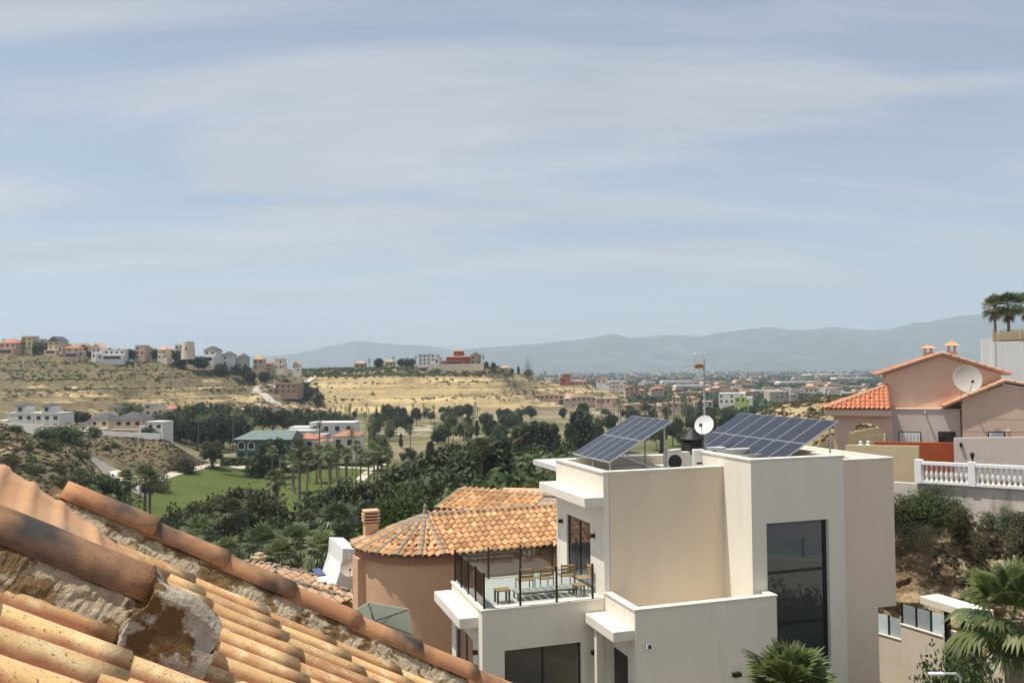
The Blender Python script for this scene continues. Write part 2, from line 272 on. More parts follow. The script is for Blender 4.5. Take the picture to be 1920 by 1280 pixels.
# ================================================================= TERRAIN
# each column: direction (photo column) and a list of (distance, height) or (distance, 'photo row')
def zp(px, py, d): return atd(px, py, d).z
def P(px, *rows):
    out = []
    for d, k, v in rows: out.append((d, zp(px, v, d) if k == 'p' else v))
    return (px, out)
COLS = [
 P(-1400, (0,'z',19),(40,'z',17),(90,'z',16),(180,'z',22),(230,'z',12),(330,'z',12),(450,'z',28),(560,'z',48),(700,'z',42),(1200,'z',4),(1800,'z',0)),
 P(0, (0,'z',20),(20,'z',18),(60,'z',13),(100,'z',9),(130,'p',905),(160,'p',845),(190,'p',792),(215,'z',10),(250,'z',9.5),(310,'z',9.5),(335,'z',11),(400,'p',775),(430,'p',755),(500,'p',702),(535,'p',672),(555,'p',664),(590,'z',46),(700,'z',40),(1200,'z',2),(1600,'z',0)),
 P(110, (0,'z',20),(20,'z',18),(60,'z',13),(100,'z',7),(130,'p',925),(160,'p',868),(190,'p',832),(215,'p',828),(250,'z',9.2),(310,'z',9.2),(335,'z',11),(400,'p',778),(430,'p',760),(500,'p',708),(535,'p',676),(555,'p',668),(590,'z',44),(700,'z',38),(1200,'z',2),(1600,'z',0)),
 P(210, (0,'z',20),(20,'z',18),(60,'z',12),(105,'z',5),(140,'z',1.5),(165,'z',3),(190,'z',5.5),(215,'p',864),(232,'p',856),(262,'p',822),(310,'z',8),(335,'z',9.5),(400,'p',780),(430,'p',766),(500,'p',715),(540,'p',684),(560,'p',674),(590,'z',38),(700,'z',33),(1200,'z',2),(1600,'z',0)),
 P(300, (0,'z',20),(20,'z',18),(60,'z',12),(105,'z',4),(140,'z',1),(165,'z',1),(190,'z',.4),(215,'z',1.2),(232,'z',3.5),(258,'p',826),(300,'z',7),(340,'z',4),(400,'p',787),(430,'p',774),(500,'p',725),(550,'p',688),(568,'p',674),(600,'z',37),(700,'z',32),(1200,'z',2),(1600,'z',0)),
 P(380, (0,'z',20),(20,'z',18),(60,'z',12),(110,'z',3),(150,'z',0),(210,'z',.3),(235,'z',1.5),(252,'z',3.5),(275,'z',1.0),(300,'z',0),(430,'z',0),(450,'z',2),(500,'p',745),(560,'p',700),(585,'p',682),(600,'p',678),(680,'z',30),(1200,'z',1),(1600,'z',0)),
 P(480, (0,'z',20),(20,'z',18),(60,'z',12),(110,'z',3),(150,'z',0),(440,'z',0),(470,'z',2),(520,'p',752),(580,'p',708),(610,'p',692),(640,'p',686),(720,'z',26),(1200,'z',1),(1600,'z',0)),
 P(570, (0,'z',20),(20,'z',18),(60,'z',12),(110,'z',3),(150,'z',0),(480,'z',0),(510,'z',3),(545,'p',762),(590,'p',728),(630,'p',704),(660,'p',697),(720,'z',25),(1200,'z',1),(1600,'z',0)),
 P(640, (0,'z',20),(20,'z',18),(60,'z',12),(110,'z',3),(150,'z',0),(540,'z',0),(558,'z',2),(575,'p',752),(592,'p',726),(610,'p',708),(632,'p',698),(660,'p',692),(740,'z',24),(1200,'z',1),(1600,'z',0)),
 P(740, (0,'z',20),(20,'z',18),(60,'z',12),(110,'z',3),(150,'z',0),(545,'z',0),(560,'p',768),(580,'p',744),(592,'p',718),(612,'p',706),(640,'p',694),(665,'p',687),(740,'z',26),(1200,'z',1),(1600,'z',0)),
 P(850, (0,'z',20),(20,'z',18),(60,'z',12),(110,'z',3),(150,'z',0),(550,'z',0),(562,'p',766),(582,'p',745),(595,'p',722),(618,'p',708),(640,'p',695),(660,'p',682),(700,'p',681),(760,'z',24),(1200,'z',1),(1600,'z',0)),
 P(915, (0,'z',20),(20,'z',18),(60,'z',12),(110,'z',3),(150,'z',0),(550,'z',0),(565,'p',768),(590,'p',748),(605,'p',725),(625,'p',712),(645,'p',696),(660,'p',685),(700,'p',685),(760,'z',22),(1200,'z',1),(1600,'z',0)),
 P(985, (0,'z',20),(20,'z',18),(60,'z',12),(110,'z',3),(150,'z',0),(560,'z',0),(590,'z',2),(620,'p',752),(645,'p',735),(670,'p',718),(700,'p',706),(720,'p',703),(800,'z',14),(1200,'z',1),(1600,'z',0)),
 P(1080, (0,'z',20),(20,'z',18),(60,'z',12),(110,'z',3),(150,'z',0),(560,'z',0),(600,'z',2),(640,'p',752),(680,'p',742),(720,'p',728),(760,'p',718),(830,'z',12),(1200,'z',1),(1600,'z',0)),
 P(1180, (0,'z',19.6),(30,'z',18.5),(60,'z',13),(110,'z',5),(150,'z',1),(190,'z',0),(560,'z',0),(650,'z',1.5),(760,'p',739),(820,'z',8),(1000,'z',3),(1300,'z',0),(1600,'z',0)),
 P(1300, (0,'z',19.6),(34,'z',19),(50,'z',17),(70,'z',15),(110,'z',8),(150,'z',3),(200,'z',0),(1600,'z',0)),
 P(1400, (0,'z',19.6),(40,'z',19.5),(55,'z',19),(70,'z',19),(90,'p',800),(105,'p',785),(125,'p',790),(165,'z',10),(220,'z',1),(300,'z',0),(1600,'z',0)),
 P(1480, (0,'z',19.6),(40,'z',20),(55,'z',21),(75,'p',835),(92,'p',770),(110,'p',757),(135,'p',757),(180,'z',12),(240,'z',2),(320,'z',0),(1600,'z',0)),
 P(1560, (0,'z',19.6),(22,'z',18.4),(31,'z',16.9),(39,'z',17),(44,'z',23.5),(60,'z',24.5),(78,'p',800),(95,'p',756),(115,'p',745),(145,'p',745),(190,'z',18),(260,'z',6),(340,'z',0),(1600,'z',0)),
 P(1640, (0,'z',19.6),(22,'z',18.4),(30,'z',16.9),(38,'z',16.9),(41,'z',23.6),(44,'z',24.6),(60,'z',25.2),(80,'p',785),(100,'p',742),(120,'p',735),(150,'p',735),(200,'z',19),(280,'z',6),(360,'z',0),(1600,'z',0)),
 P(1800, (0,'z',19.6),(22,'z',18.2),(28,'z',16.9),(35.5,'z',16.9),(38.5,'z',23.6),(41,'z',24.8),(60,'z',25.6),(100,'z',28),(150,'z',27),(220,'z',20),(320,'z',5),(420,'z',0),(1600,'z',0)),
 P(2500, (0,'z',19.6),(20,'z',18),(26,'z',17),(29,'z',17.5),(32,'z',23.5),(36,'z',25),(60,'z',27),(100,'z',30),(150,'z',29),(220,'z',22),(320,'z',6),(420,'z',0),(1600,'z',0)),
 P(3600, (0,'z',19.6),(26,'z',20),(34,'z',25),(60,'z',27),(100,'z',30),(150,'z',29),(220,'z',22),(320,'z',6),(420,'z',0),(1600,'z',0)),
]
COLX = np.array([(c[0] - 960) / F for c in COLS])
def colz(i, d): pts = COLS[i][1]; return np.interp(d, [p[0] for p in pts], [p[1] for p in pts])
def fbm(x, y, s, o=4):
    v = 0.0; a = 1.0; t = 0.0
    for k in range(o): v += a * mnoise.noise((x / s, y / s, 3.1 * k)); t += a; a *= .5; s *= .5
    return v / t
def base_h(x, y):
    d = max(y, 0.01); a = x / d if y > 3 else (x / 3 if abs(x) < 3 else math.copysign(1, x))
    a = min(max(a, COLX[0]), COLX[-1] - 1e-6); i = int(np.searchsorted(COLX, a, side='right') - 1); i = min(max(i, 0), len(COLX) - 2)
    t = (a - COLX[i]) / (COLX[i+1] - COLX[i]); t = t * t * (3 - 2 * t) * .5 + t * .5
    return colz(i, d) * (1 - t) + colz(i+1, d) * t
def hill_amount(x, y, z):
    """0 on the golf course and the plain, 1 on wild hillsides"""
    return sm(2.0, 7.0, z) * sm(66, 100, y)
def height(x, y):
    z = base_h(x, y)
    w = hill_amount(x, y, z)
    if w > 0:
        n = fbm(x, y, 38, 4) * 2.2 + fbm(x + 50, y, 9, 3) * .7
        if y > 380: n = (fbm(x, y, 70, 5) * 4.0 + (.5 - abs(fbm(x, y * .35, 26, 3))) * 2.6 - 1.3 + fbm(x + 9, y, 7, 2) * 1.0) * sm(0, 6, z)
        elif x > 20: n *= .8
        z2 = z + n * w
        if y > 420:      # eroded benches of soft rock
            st = 5.2; k = math.floor(z2 / st); f = z2 / st - k; bench = (k + sm(.30, .85, f)) * st
            bw = sm(.32, .5, .5 + .5 * fbm(x, y, 150, 3) + (.22 if 560 < 960 + F * x / y < 1000 else 0)) * sm(3, 8, z2) * .92
            z2 = z2 * (1 - bw) + bench * bw
        z = z2
    else:
        z += .25 * fbm(x, y, 60, 2) * sm(400, 700, y)
    return z
ds = [0.5, 4, 8, 12, 16, 20, 24] + list(np.arange(26, 70, 2.0)) + list(np.arange(70, 300, 2.6)) + list(np.arange(300, 420, 5)) + list(np.arange(420, 780, 2.6)) + list(np.geomspace(780, 9800, 40))
al = list(np.linspace(-1.47, -.75, 26)[:-1]) + list(np.linspace(-.75, .75, 520)) + list(np.linspace(.75, 1.65, 28)[1:])
verts = []; rockw = []; scrub = []
for d in ds:
    for a in al:
        x = a * d; z = height(x, d) if d < 1700 else 0.0
        verts.append((x, d, z))
nr, nc = len(ds), len(al)
Vn = np.array(verts).reshape(nr, nc, 3)
faces = [(i*nc+j, i*nc+j+1, (i+1)*nc+j+1, (i+1)*nc+j) for i in range(nr-1) for j in range(nc-1)]
me = bpy.data.meshes.new('ground'); me.from_pydata(verts, [], faces); me.update(); me.polygons.foreach_set('use_smooth', [True] * len(faces))
# what grows or lies where: rock amount per vertex (bare yellow marl against dry scrub)
ra = me.attributes.new('rock', 'FLOAT', 'POINT'); ga = me.attributes.new('grass', 'FLOAT', 'POINT')
rk = []; gr = []
for (x, y, z) in verts:
    px = 960 + F * x / max(y, 1); r = 0.0; g = 0.0
    if y > 400 and z > 1.5 and y < 900:
        cliff = sm(575, 640, px) * sm(1010, 930, px) * sm(535, 560, y) * sm(648, 612, y)
        r = .42 + .54 * cliff
        r -= .5 * sm(20, 29, z) * sm(900, 700, px) * (0 if 560 < px < 960 else 1) * .9
        if px > 1000: r = .5
    elif y > 66 and z > 5 and x > 15: r = .72
    elif y > 100 and x < -20 and z > 2.5: r = .38
    elif y < 66: r = .4
    if y > 290 and px < 420 and y < 430 and z < 5: g = .8
    if 120 < y < 560 and z < 2.2 and px > 380: g = 1.0
    if y >= 560 and z < 1.5: g = .55
    rk.append(r); gr.append(g)
ra.data.foreach_set('value', rk); ga.data.foreach_set('value', gr)
def ground_mat():
    m, n, l, b = newmat('ground_soil'); tc = n.new('ShaderNodeTexCoord'); vec = tc.outputs['Object']
    def noise(s, d=8, r=.62, st=None):
        z = n.new('ShaderNodeTexNoise'); z.inputs['Scale'].default_value = s; z.inputs['Detail'].default_value = d; z.inputs['Roughness'].default_value = r
        if st: mp = n.new('ShaderNodeMapping'); mp.inputs['Scale'].default_value = st; l.new(vec, mp.inputs[0]); l.new(mp.outputs[0], z.inputs['Vector'])
        else: l.new(vec, z.inputs['Vector'])
        return z.outputs['Fac']
    def ramp(x, a, c, ca=(0,0,0), cb=(1,1,1)):
        r = n.new('ShaderNodeValToRGB'); r.color_ramp.elements[0].position = a; r.color_ramp.elements[1].position = c; r.color_ramp.elements[0].color = (*ca, 1); r.color_ramp.elements[1].color = (*cb, 1); l.new(x, r.inputs[0]); return r.outputs[0]
    def mix(f, a, c):
        x = n.new('ShaderNodeMixRGB'); l.new(f, x.inputs[0]); l.new(a, x.inputs[1]); l.new(c, x.inputs[2]); return x.outputs[0]
    def math_(op, a, c):
        x = n.new('ShaderNodeMath'); x.operation = op
        for i, q in ((0, a), (1, c)):
            if isinstance(q, (int, float)): x.inputs[i].default_value = q
            else: l.new(q, x.inputs[i])
        return x.outputs[0]
    at = n.new('ShaderNodeAttribute'); at.attribute_name = 'rock'; ag = n.new('ShaderNodeAttribute'); ag.attribute_name = 'grass'
    strata = noise(1.0, 6, .6, (.010, .010, .55))
    rock = mix(ramp(strata, .38, .62), ramp(noise(.11), .3, .7, (.29,.205,.10), (.42,.315,.16)), ramp(noise(.3), .3, .7, (.56,.43,.215), (.64,.51,.285)))
    rock = mix(ramp(noise(.028, 9, .7), .52, .62), rock, ramp(noise(.5), .3, .7, (.26,.195,.11), (.36,.275,.16)))
    scrubc = mix(ramp(noise(.09), .40, .62), ramp(noise(.7), .3, .7, (.16,.125,.07), (.27,.21,.12)), ramp(noise(.6), .35, .65, (.095,.085,.045), (.20,.165,.09)))
    thr = math_('ADD', math_('ADD', at.outputs['Fac'], math_('MULTIPLY', math_('SUBTRACT', strata, .5), .9)), math_('MULTIPLY', math_('SUBTRACT', noise(.045, 9, .68), .5), 1.5))
    c = mix(ramp(thr, .44, .58), scrubc, rock)
    grassc = ramp(noise(.05), .35, .65, (.10,.115,.04), (.16,.15,.065))
    dry = ramp(noise(.2), .3, .7, (.26,.22,.13), (.36,.31,.20))
    plainc = mix(ramp(noise(.012, 6), .42, .56), grassc, dry)
    c = mix(ag.outputs['Fac'], c, plainc)
    l.new(c, b.inputs['Base Color']); b.inputs['Roughness'].default_value = .95; b.inputs['Specular IOR Level'].default_value = .1
    bp = n.new('ShaderNodeBump'); bp.inputs['Strength'].default_value = 1.0; bp.inputs['Distance'].default_value = 1.8; l.new(noise(.45, 10, .68), bp.inputs['Height']); l.new(bp.outputs[0], b.inputs['Normal']); return m
me.materials.append(ground_mat())
ground = link('ground', me); tag(ground, 'dry hills, golf valley and wide plain', None, kind='structure')

# ------------------------------------------------- mountains beyond the plain
M['mountain'] = mottled('mountain_rock', (.07,.07,.065), (.19,.175,.15), .004, .95, .6, .02, c3=(.10,.11,.07), t3=.5, s3=.0015, bdist=40)
def ridge(name, label, ctrl, d0, depth, seed, rough, n=220, m=26):
    pxs = [c[0] for c in ctrl]; pys = [c[1] for c in ctrl]; vs = []; fs = []
    for i in range(n):
        px = pxs[0] + (pxs[-1] - pxs[0]) * i / (n-1); py = np.interp(px, pxs, pys)
        for j in range(m):
            t = j / (m-1); d = d0 - depth * (1 - t) if t <= 1 else d0
            top = zp(px, py, d0); x = (px - 960) / F * d
            prof = t ** 1.5
            z = top * prof + rough * prof * (1.0 if t < 1 else .35) * (mnoise.noise((px / 60, t * 3.2, seed)) + .5 * mnoise.noise((px / 24, t * 7, seed + 4)) + .3 * mnoise.noise((px / 9, t * 12, seed + 9)))
            vs.append((x, d, max(z, -5) if t > 0 else -8))
        x = (px - 960) / F * (d0 + depth); vs.append((x, d0 + depth * .5, -8))
    m1 = m + 1
    for i in range(n-1):
        for j in range(m): fs.append((i*m1+j, (i+1)*m1+j, (i+1)*m1+j+1, i*m1+j+1))
    o = MB().add(vs, fs).build(name, M['mountain'], smooth=True); tag(o, label, None, kind='structure')
ridge('far_mountains', 'pale blue mountain range on the far horizon', [(-1500,668),(-500,640),(0,655),(120,640),(200,652),(420,672),(560,662),(620,648),(672,637),(720,645),(780,646),(860,655),(960,648),(1100,640),(1250,628),(1400,632),(1560,612),(1640,618),(1720,622),(1820,600),(1920,606),(2300,590),(2900,620),(3600,640)], 9200, 900, 3.3, 34)
ridge('near_mountains', 'hazy blue mountain ridge behind the plain', [(-1500,672),(0,690),(500,690),(800,678),(880,655),(960,648),(1010,643),(1060,640),(1100,636),(1130,630),(1152,625),(1175,632),(1215,636),(1240,629),(1270,630),(1300,634),(1345,624),(1380,619),(1430,613),(1480,617),(1540,621),(1600,620),(1660,618),(1720,608),(1770,598),(1800,592),(1850,588),(1890,584),(1950,590),(2300,575),(2900,610),(3600,640)], 7600, 1700, 8.1, 55)

# ------------------------------------------------- haze over the whole place
hz = MB().box(-16500, 16500, -900, 10600, -12, 760).build('haze', [])
hm = bpy.data.materials.new('haze_air'); hm.use_nodes = True; hn = hm.node_tree.nodes
for x in list(hn):
    if x.type != 'OUTPUT_MATERIAL': hn.remove(x)
pv = hn.new('ShaderNodeVolumePrincipled'); pv.inputs['Color'].default_value = (.66,.82,1.0,1); pv.inputs['Density'].default_value = 0.000125; pv.inputs['Anisotropy'].default_value = 0.15
hm.node_tree.links.new(pv.outputs[0], [x for x in hn if x.type == 'OUTPUT_MATERIAL'][0].inputs['Volume'])
hz.data.materials.append(hm); tag(hz, 'blue summer haze hanging over the valley', 'haze', kind='stuff')

# ------------------------------------------------- golf course lawns, paths, sand, the dirt road
def drape(name, poly, mat, lift, label, sub=3.0, kind='structure'):
    """flat sheet following the ground, from an outline in metres"""
    bm = bmesh.new(); vs = [bm.verts.new((p[0], p[1], 0)) for p in poly]; f = bm.faces.new(vs)
    bmesh.ops.triangulate(bm, faces=[f])
    for _ in range(6):
        es = [e for e in bm.edges if e.calc_length() > sub * 2]
        if not es: break
        bmesh.ops.subdivide_edges(bm, edges=es, cuts=1); bmesh.ops.triangulate(bm, faces=list(bm.faces))
    for v in bm.verts: v.co.z = height(v.co.x, v.co.y) + lift
    bmesh.ops.recalc_face_normals(bm, faces=list(bm.faces))
    if sum(f.normal.z for f in bm.faces) < 0: bmesh.ops.reverse_faces(bm, faces=list(bm.faces))
    m_ = bpy.data.meshes.new(name); bm.to_mesh(m_); bm.free(); m_.materials.append(mat); m_.polygons.foreach_set('use_smooth', [True]*len(m_.polygons)); o = link(name, m_)
    return tag(o, label, None, kind=kind)
def gpts(pts, z=0.0): return [tuple(atz(px, py, z))[:2] for px, py in pts]
def smooth_loop(pts, it=2, closed=True):
    for _ in range(it):
        o = []
        n = len(pts)
        for i in range(n if closed else n - 1):
            a = pts[i]; b = pts[(i+1) % n]; o += [(a[0]*.75+b[0]*.25, a[1]*.75+b[1]*.25), (a[0]*.25+b[0]*.75, a[1]*.25+b[1]*.75)]
        pts = o if closed else [pts[0]] + o + [pts[-1]]
    return pts
def lawnmat(name, a, b_, st):
    m, n, l, b = newmat(name); tc = n.new('ShaderNodeTexCoord'); mp = n.new('ShaderNodeMapping'); mp.inputs['Rotation'].default_value = (0, 0, R(st)); l.new(tc.outputs['Object'], mp.inputs[0])
    wv = n.new('ShaderNodeTexWave'); wv.inputs['Scale'].default_value = .07; wv.inputs['Distortion'].default_value = 1.2; wv.inputs['Detail'].default_value = 1; l.new(mp.outputs[0], wv.inputs['Vector'])
    nz = n.new('ShaderNodeTexNoise'); nz.inputs['Scale'].default_value = .06; nz.inputs['Detail'].default_value = 8; nz.inputs['Roughness'].default_value = .7; l.new(tc.outputs['Object'], nz.inputs['Vector'])
    ad = n.new('ShaderNodeMath'); ad.operation = 'MULTIPLY_ADD'; ad.inputs[1].default_value = .16; l.new(wv.outputs['Fac'], ad.inputs[0]); l.new(nz.outputs['Fac'], ad.inputs[2])
    rp = n.new('ShaderNodeValToRGB'); rp.color_ramp.elements[0].position = .40; rp.color_ramp.elements[1].position = .78; rp.color_ramp.elements[0].color = (*a, 1); rp.color_ramp.elements[1].color = (*b_, 1); l.new(ad.outputs[0], rp.inputs[0])
    l.new(rp.outputs[0], b.inputs['Base Color']); b.inputs['Roughness'].default_value = .9; b.inputs['Specular IOR Level'].default_value = .15
    bn = n.new('ShaderNodeTexNoise'); bn.inputs['Scale'].default_value = 3; bn.inputs['Detail'].default_value = 6; l.new(tc.outputs['Object'], bn.inputs['Vector']); bp = n.new('ShaderNodeBump'); bp.inputs['Strength'].default_value = .5; bp.inputs['Distance'].default_value = .1; l.new(bn.outputs['Fac'], bp.inputs['Height']); l.new(bp.outputs[0], b.inputs['Normal']); return m
M['lawn'] = lawnmat('mown_lawn', (.060,.085,.018), (.105,.132,.030), 65)
M['rough'] = lawnmat('rough_grass', (.075,.095,.028), (.125,.14,.045), 20)
M['path'] = mottled('concrete_path', (.46,.41,.34), (.56,.50,.42), .8, .95, .2, 4)
M['sand'] = mottled('pale_sand', (.62,.55,.45), (.74,.68,.59), .5, .95, .4, 2)
M['soil'] = mottled('bare_soil', (.30,.25,.17), (.46,.39,.29), .05, .95, .3, 1, c3=(.16,.15,.08), t3=.5, s3=.06)
M['asphalt'] = mottled('pale_asphalt', (.20,.185,.16), (.27,.25,.22), .4, .95, .2, 3)
drape('fairway_lawn', gpts(smooth_loop([(215,1000),(212,950),(300,915),(420,888),(520,870),(640,868),(760,872),(830,890),(760,960),(640,1010),(480,1040),(300,1030)])), M['lawn'], .10, 'striped mown fairway below the palms')
drape('upper_lawn', gpts(smooth_loop([(452,872),(470,856),(505,848),(530,852),(538,864),(515,874),(470,880)])), M['lawn'], .16, 'small lawn below the green clubhouse')
for k, (lab, q) in enumerate([('lawn strip left of the path by the big bush', [(385,890),(400,878),(440,870),(445,880),(420,890),(395,897)]),
     ('pale lawn behind the dark pines', [(350,805),(420,800),(470,806),(430,822),(350,830),(325,822)]),
     ('lawn between the trees right of the fairway', [(660,905),(700,890),(760,870),(800,880),(790,905),(720,925)]),
     ('open lawn in front of the tall trees', [(950,880),(980,870),(1040,872),(1050,882),(1000,892),(960,892)]),
     ('lawn beyond the car park trees', [(780,850),(830,838),(880,842),(900,856),(830,862)]),
     ('lawn at the foot of the cliff', [(800,800),(900,790),(1010,800),(1000,812),(900,816),(820,812)]),
     ('lawn left of the solar panels', [(1090,830),(1130,815),(1180,812),(1170,840),(1120,850),(1080,846)]),
     ('lawn between the two solar arrays', [(1230,845),(1260,815),(1300,812),(1320,840),(1280,860)])]):
    drape('lawn_patch', gpts(smooth_loop(q)), M['lawn' if k in (0, 3) else 'rough'], .13 + .01 * k, lab)
def strip(name, line, w, mat, lift, label, z=0.0):
    pts = [Vector(p) for p in smooth_loop(gpts(line, z), 2, False)] if z is not None else [Vector(p) for p in smooth_loop(line, 2, False)]
    L, Rr = [], []
    for i, p in enumerate(pts):
        d = (pts[min(i+1, len(pts)-1)] - pts[max(i-1, 0)]).normalized(); nrm = Vector((-d.y, d.x)); L.append(p + nrm*w/2); Rr.append(p - nrm*w/2)
    vs = []; fs = []
    for i in range(len(pts)):
        for q in (L[i], Rr[i]): vs.append((q.x, q.y, height(q.x, q.y) + lift))
    for i in range(len(pts)-1): fs.append((2*i+1, 2*i, 2*i+2, 2*i+3))
    o = MB().add(vs, fs).build(name, mat); return tag(o, label, None, kind='structure')
strip('cart_path', [(200,945),(235,935),(300,915),(360,898),(420,886),(470,876),(520,873),(545,876),(590,874),(650,877),(700,880)], 3.0, M['path'], .22, 'long pale cart path curving along the fairway')
strip('cart_path', [(440,867),(452,874),(455,881),(438,886)], 2.6, M['path'], .24, 'short path looping down from the clubhouse hedge')
strip('cart_path', [(536,866),(530,870),(515,875)], 4.0, M['path'], .26, 'wide path fork above the fairway')
strip('cart_path', [(670,905),(688,888),(705,878),(720,870)], 2.8, M['path'], .24, 'path crossing between the palm trunks')
strip('cart_path', [(950,885),(965,874),(1000,868),(1040,868)], 3.0, M['path'], .24, 'path through the lawn near the tall trees')
drape('parking_apron', gpts(smooth_loop([(960,915),(985,890),(1035,872),(1080,880),(1080,915),(1020,925)], 1)), M['asphalt'], .14, 'pale asphalt apron left of the white house')
drape('sand_patch', [tuple(atz(px, py, 9))[:2] for px, py in smooth_loop([(160,856),(200,856),(270,862),(290,868),(262,876),(210,874),(185,868)], 1)], M['asphalt'], .25, 'grey track below the bank with villas')
sp = []
for (px, py, r_, h_) in ((222,866,4,1.6),(240,866,4.5,2.0),(257,868,3,1.2)):
    c = atz(px, py, 9.0); 
    vs = []; fs = []; 
    for i in range(7):
        for k in range(18):
            t = i / 6; a = k * math.pi / 9; rr = r_ * t * (1 + .15 * mnoise.noise((a, t*2, px))); q = (c.x + rr*math.cos(a), c.y + rr*math.sin(a)); vs.append((*q, max(height(c.x, c.y), height(*q)) - .3*t + h_ * (1 - t) ** 1.2 + .2*mnoise.noise((q[0], q[1], 1))))
    for i in range(6):
        for k in range(18): fs.append((i*18+k, i*18+(k+1) % 18, (i+1)*18+(k+1) % 18, (i+1)*18+k))
    o = MB().add(vs, fs).build('sand_heap', M['sand'], smooth=True)
    tag(o, 'white sand heap beside the track, ' + {222: 'nearest the track', 240: 'tallest of the three', 257: 'rightmost of the three'}[px], 'sand heap', 'sand heaps by the track')
rd = []
for px, py, d in ((478,732,548),(490,740,540),(520,752,530),(545,766,515),(560,776,505)): p = atd(px, py, d); rd.append((p.x, p.y))
strip('dirt_road', rd, 7, M['path'], .6, 'pale dirt road running down beside the cliff', z=None)
rd = []
for px, py, d in ((478,732,548),(520,726,575),(570,715,610),(600,708,630)): p = atd(px, py, d); rd.append((p.x, p.y))
strip('dirt_road', rd, 4.5, M['path'], .6, 'narrow dirt track climbing to the cliff top', z=None)
drape('bare_lots', gpts(smooth_loop([(1060,765),(1200,752),(1330,752),(1400,760),(1300,776),(1120,782)], 1)), M['soil'], .15, 'bare pale building plots behind the palms')
drape('bare_lots', gpts(smooth_loop([(720,808),(780,795),(850,800),(840,818),(760,822)], 1)), M['soil'], .15, 'bare sandy plots behind the clubhouse palms')
# ================================================================= FOREGROUND ROOF
th, alp = R(65), R(30)
SD = Vector((math.sin(th)*math.cos(alp), math.cos(th)*math.cos(alp), -math.sin(alp)))   # down the slope
CD = Vector((-math.cos(th), math.sin(th), 0)); ND = SD.cross(CD)
ROOF0 = CAM - ND * .82
roof_house = thing('tiled_house', 'weathered clay tile roof of the nearest house, in the foreground', 'house', ROOF0)
RM = Matrix((SD, CD, ND)).transposed().to_4x4()          # local x down the slope, y across, z out of the roof
def rpart(name, me, parent=roof_house): 
    o = link(name, me, parent); return o
deck = MB().box(-1.6, 7.5, 1.2, 5.5, -.12, -.045).build('roof_deck', M['mortar'], roof_house); deck.matrix_local = RM
# the house body under the roof: gable wall and eaves wall, seen only from other positions
body = MB()
g = [RM @ Vector(p) for p in ((-1.6,5.30,-.13),(7.3,5.30,-.13),(7.3,1.2,-.13),(-1.6,1.2,-.13))]
zb = 18.5 - ROOF0.z
body.add([tuple(p) for p in g] + [(p.x, p.y, zb) for p in g], [(0,1,2,3),(4,7,6,5),(0,4,5,1),(1,5,6,2),(2,6,7,3),(3,7,4,0)])
body.build('wall', M['tan'], roof_house)
PIT = .247; EXPO = .46
def tile_profile(w, h, n=14):
    """S profile of a mission tile: narrow pan, broad barrel"""
    out = []
    for i in range(n + 1):
        t = i / n; y = (t - .5) * w
        z = h * (math.sin(math.pi * (t - .30) / .62) ** .7 if .30 < t < .92 else -.22 * math.sin(math.pi * ((t + .08) % 1.0) / .38) if True else 0)
        out.append((y, z))
    return out
def tile_mesh(name, w, L, h, thick, n=14, seed=0, mat=None, lift=.013):
    r_ = random.Random(seed); pr = tile_profile(w * 1.06, h, n); nx = 5; vs = []; fs = []; wob = r_.uniform(-.006, .006)
    for i in range(nx):
        x = -L * .16 + (L * 1.16) * i / (nx - 1); e = lift * (x / L)
        for (y, z) in pr: vs.append((x + (.012 * math.sin(9*y + seed) * (i == nx-1)), y * (1 + .05 * x / L) + wob * x / L, z + e + .003 * mnoise.noise((x*6, y*9, seed))))
    n1 = n + 1
    for i in range(nx-1):
        for k in range(n): fs.append((i*n1+k, (i+1)*n1+k, (i+1)*n1+k+1, i*n1+k+1))
    o = len(vs)
    for k in range(n1): x, y, z = vs[(nx-1)*n1+k]; vs.append((x - .003, y, z - thick))
    for k in range(n): a = (nx-1)*n1+k; fs.append((a, o+k, o+k+1, a+1))
    return MB().add(vs, fs).mesh(name, mat, smooth=True)
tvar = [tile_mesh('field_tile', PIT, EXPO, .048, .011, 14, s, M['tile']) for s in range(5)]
rr = random.Random(3)
ncol = int((5.24 - 1.55) / PIT)
for c in range(ncol):
    y = 5.24 - PIT * (c + .5); off = rr.uniform(-.05, .05)
    for r in range(15):
        x = -1.35 + r * EXPO + off + rr.uniform(-.012, .012)
        if x > 6.2 or (y < 2.4 and x > 1.2): continue
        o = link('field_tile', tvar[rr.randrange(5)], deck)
        o.matrix_local = Matrix.Translation((x, y + rr.uniform(-.006, .006), -.022 + rr.uniform(-.003, .004))) @ Matrix.Rotation(rr.uniform(-.02, .02), 4, 'Z') @ Matrix.Rotation(rr.uniform(-.02, .02), 4, 'X')
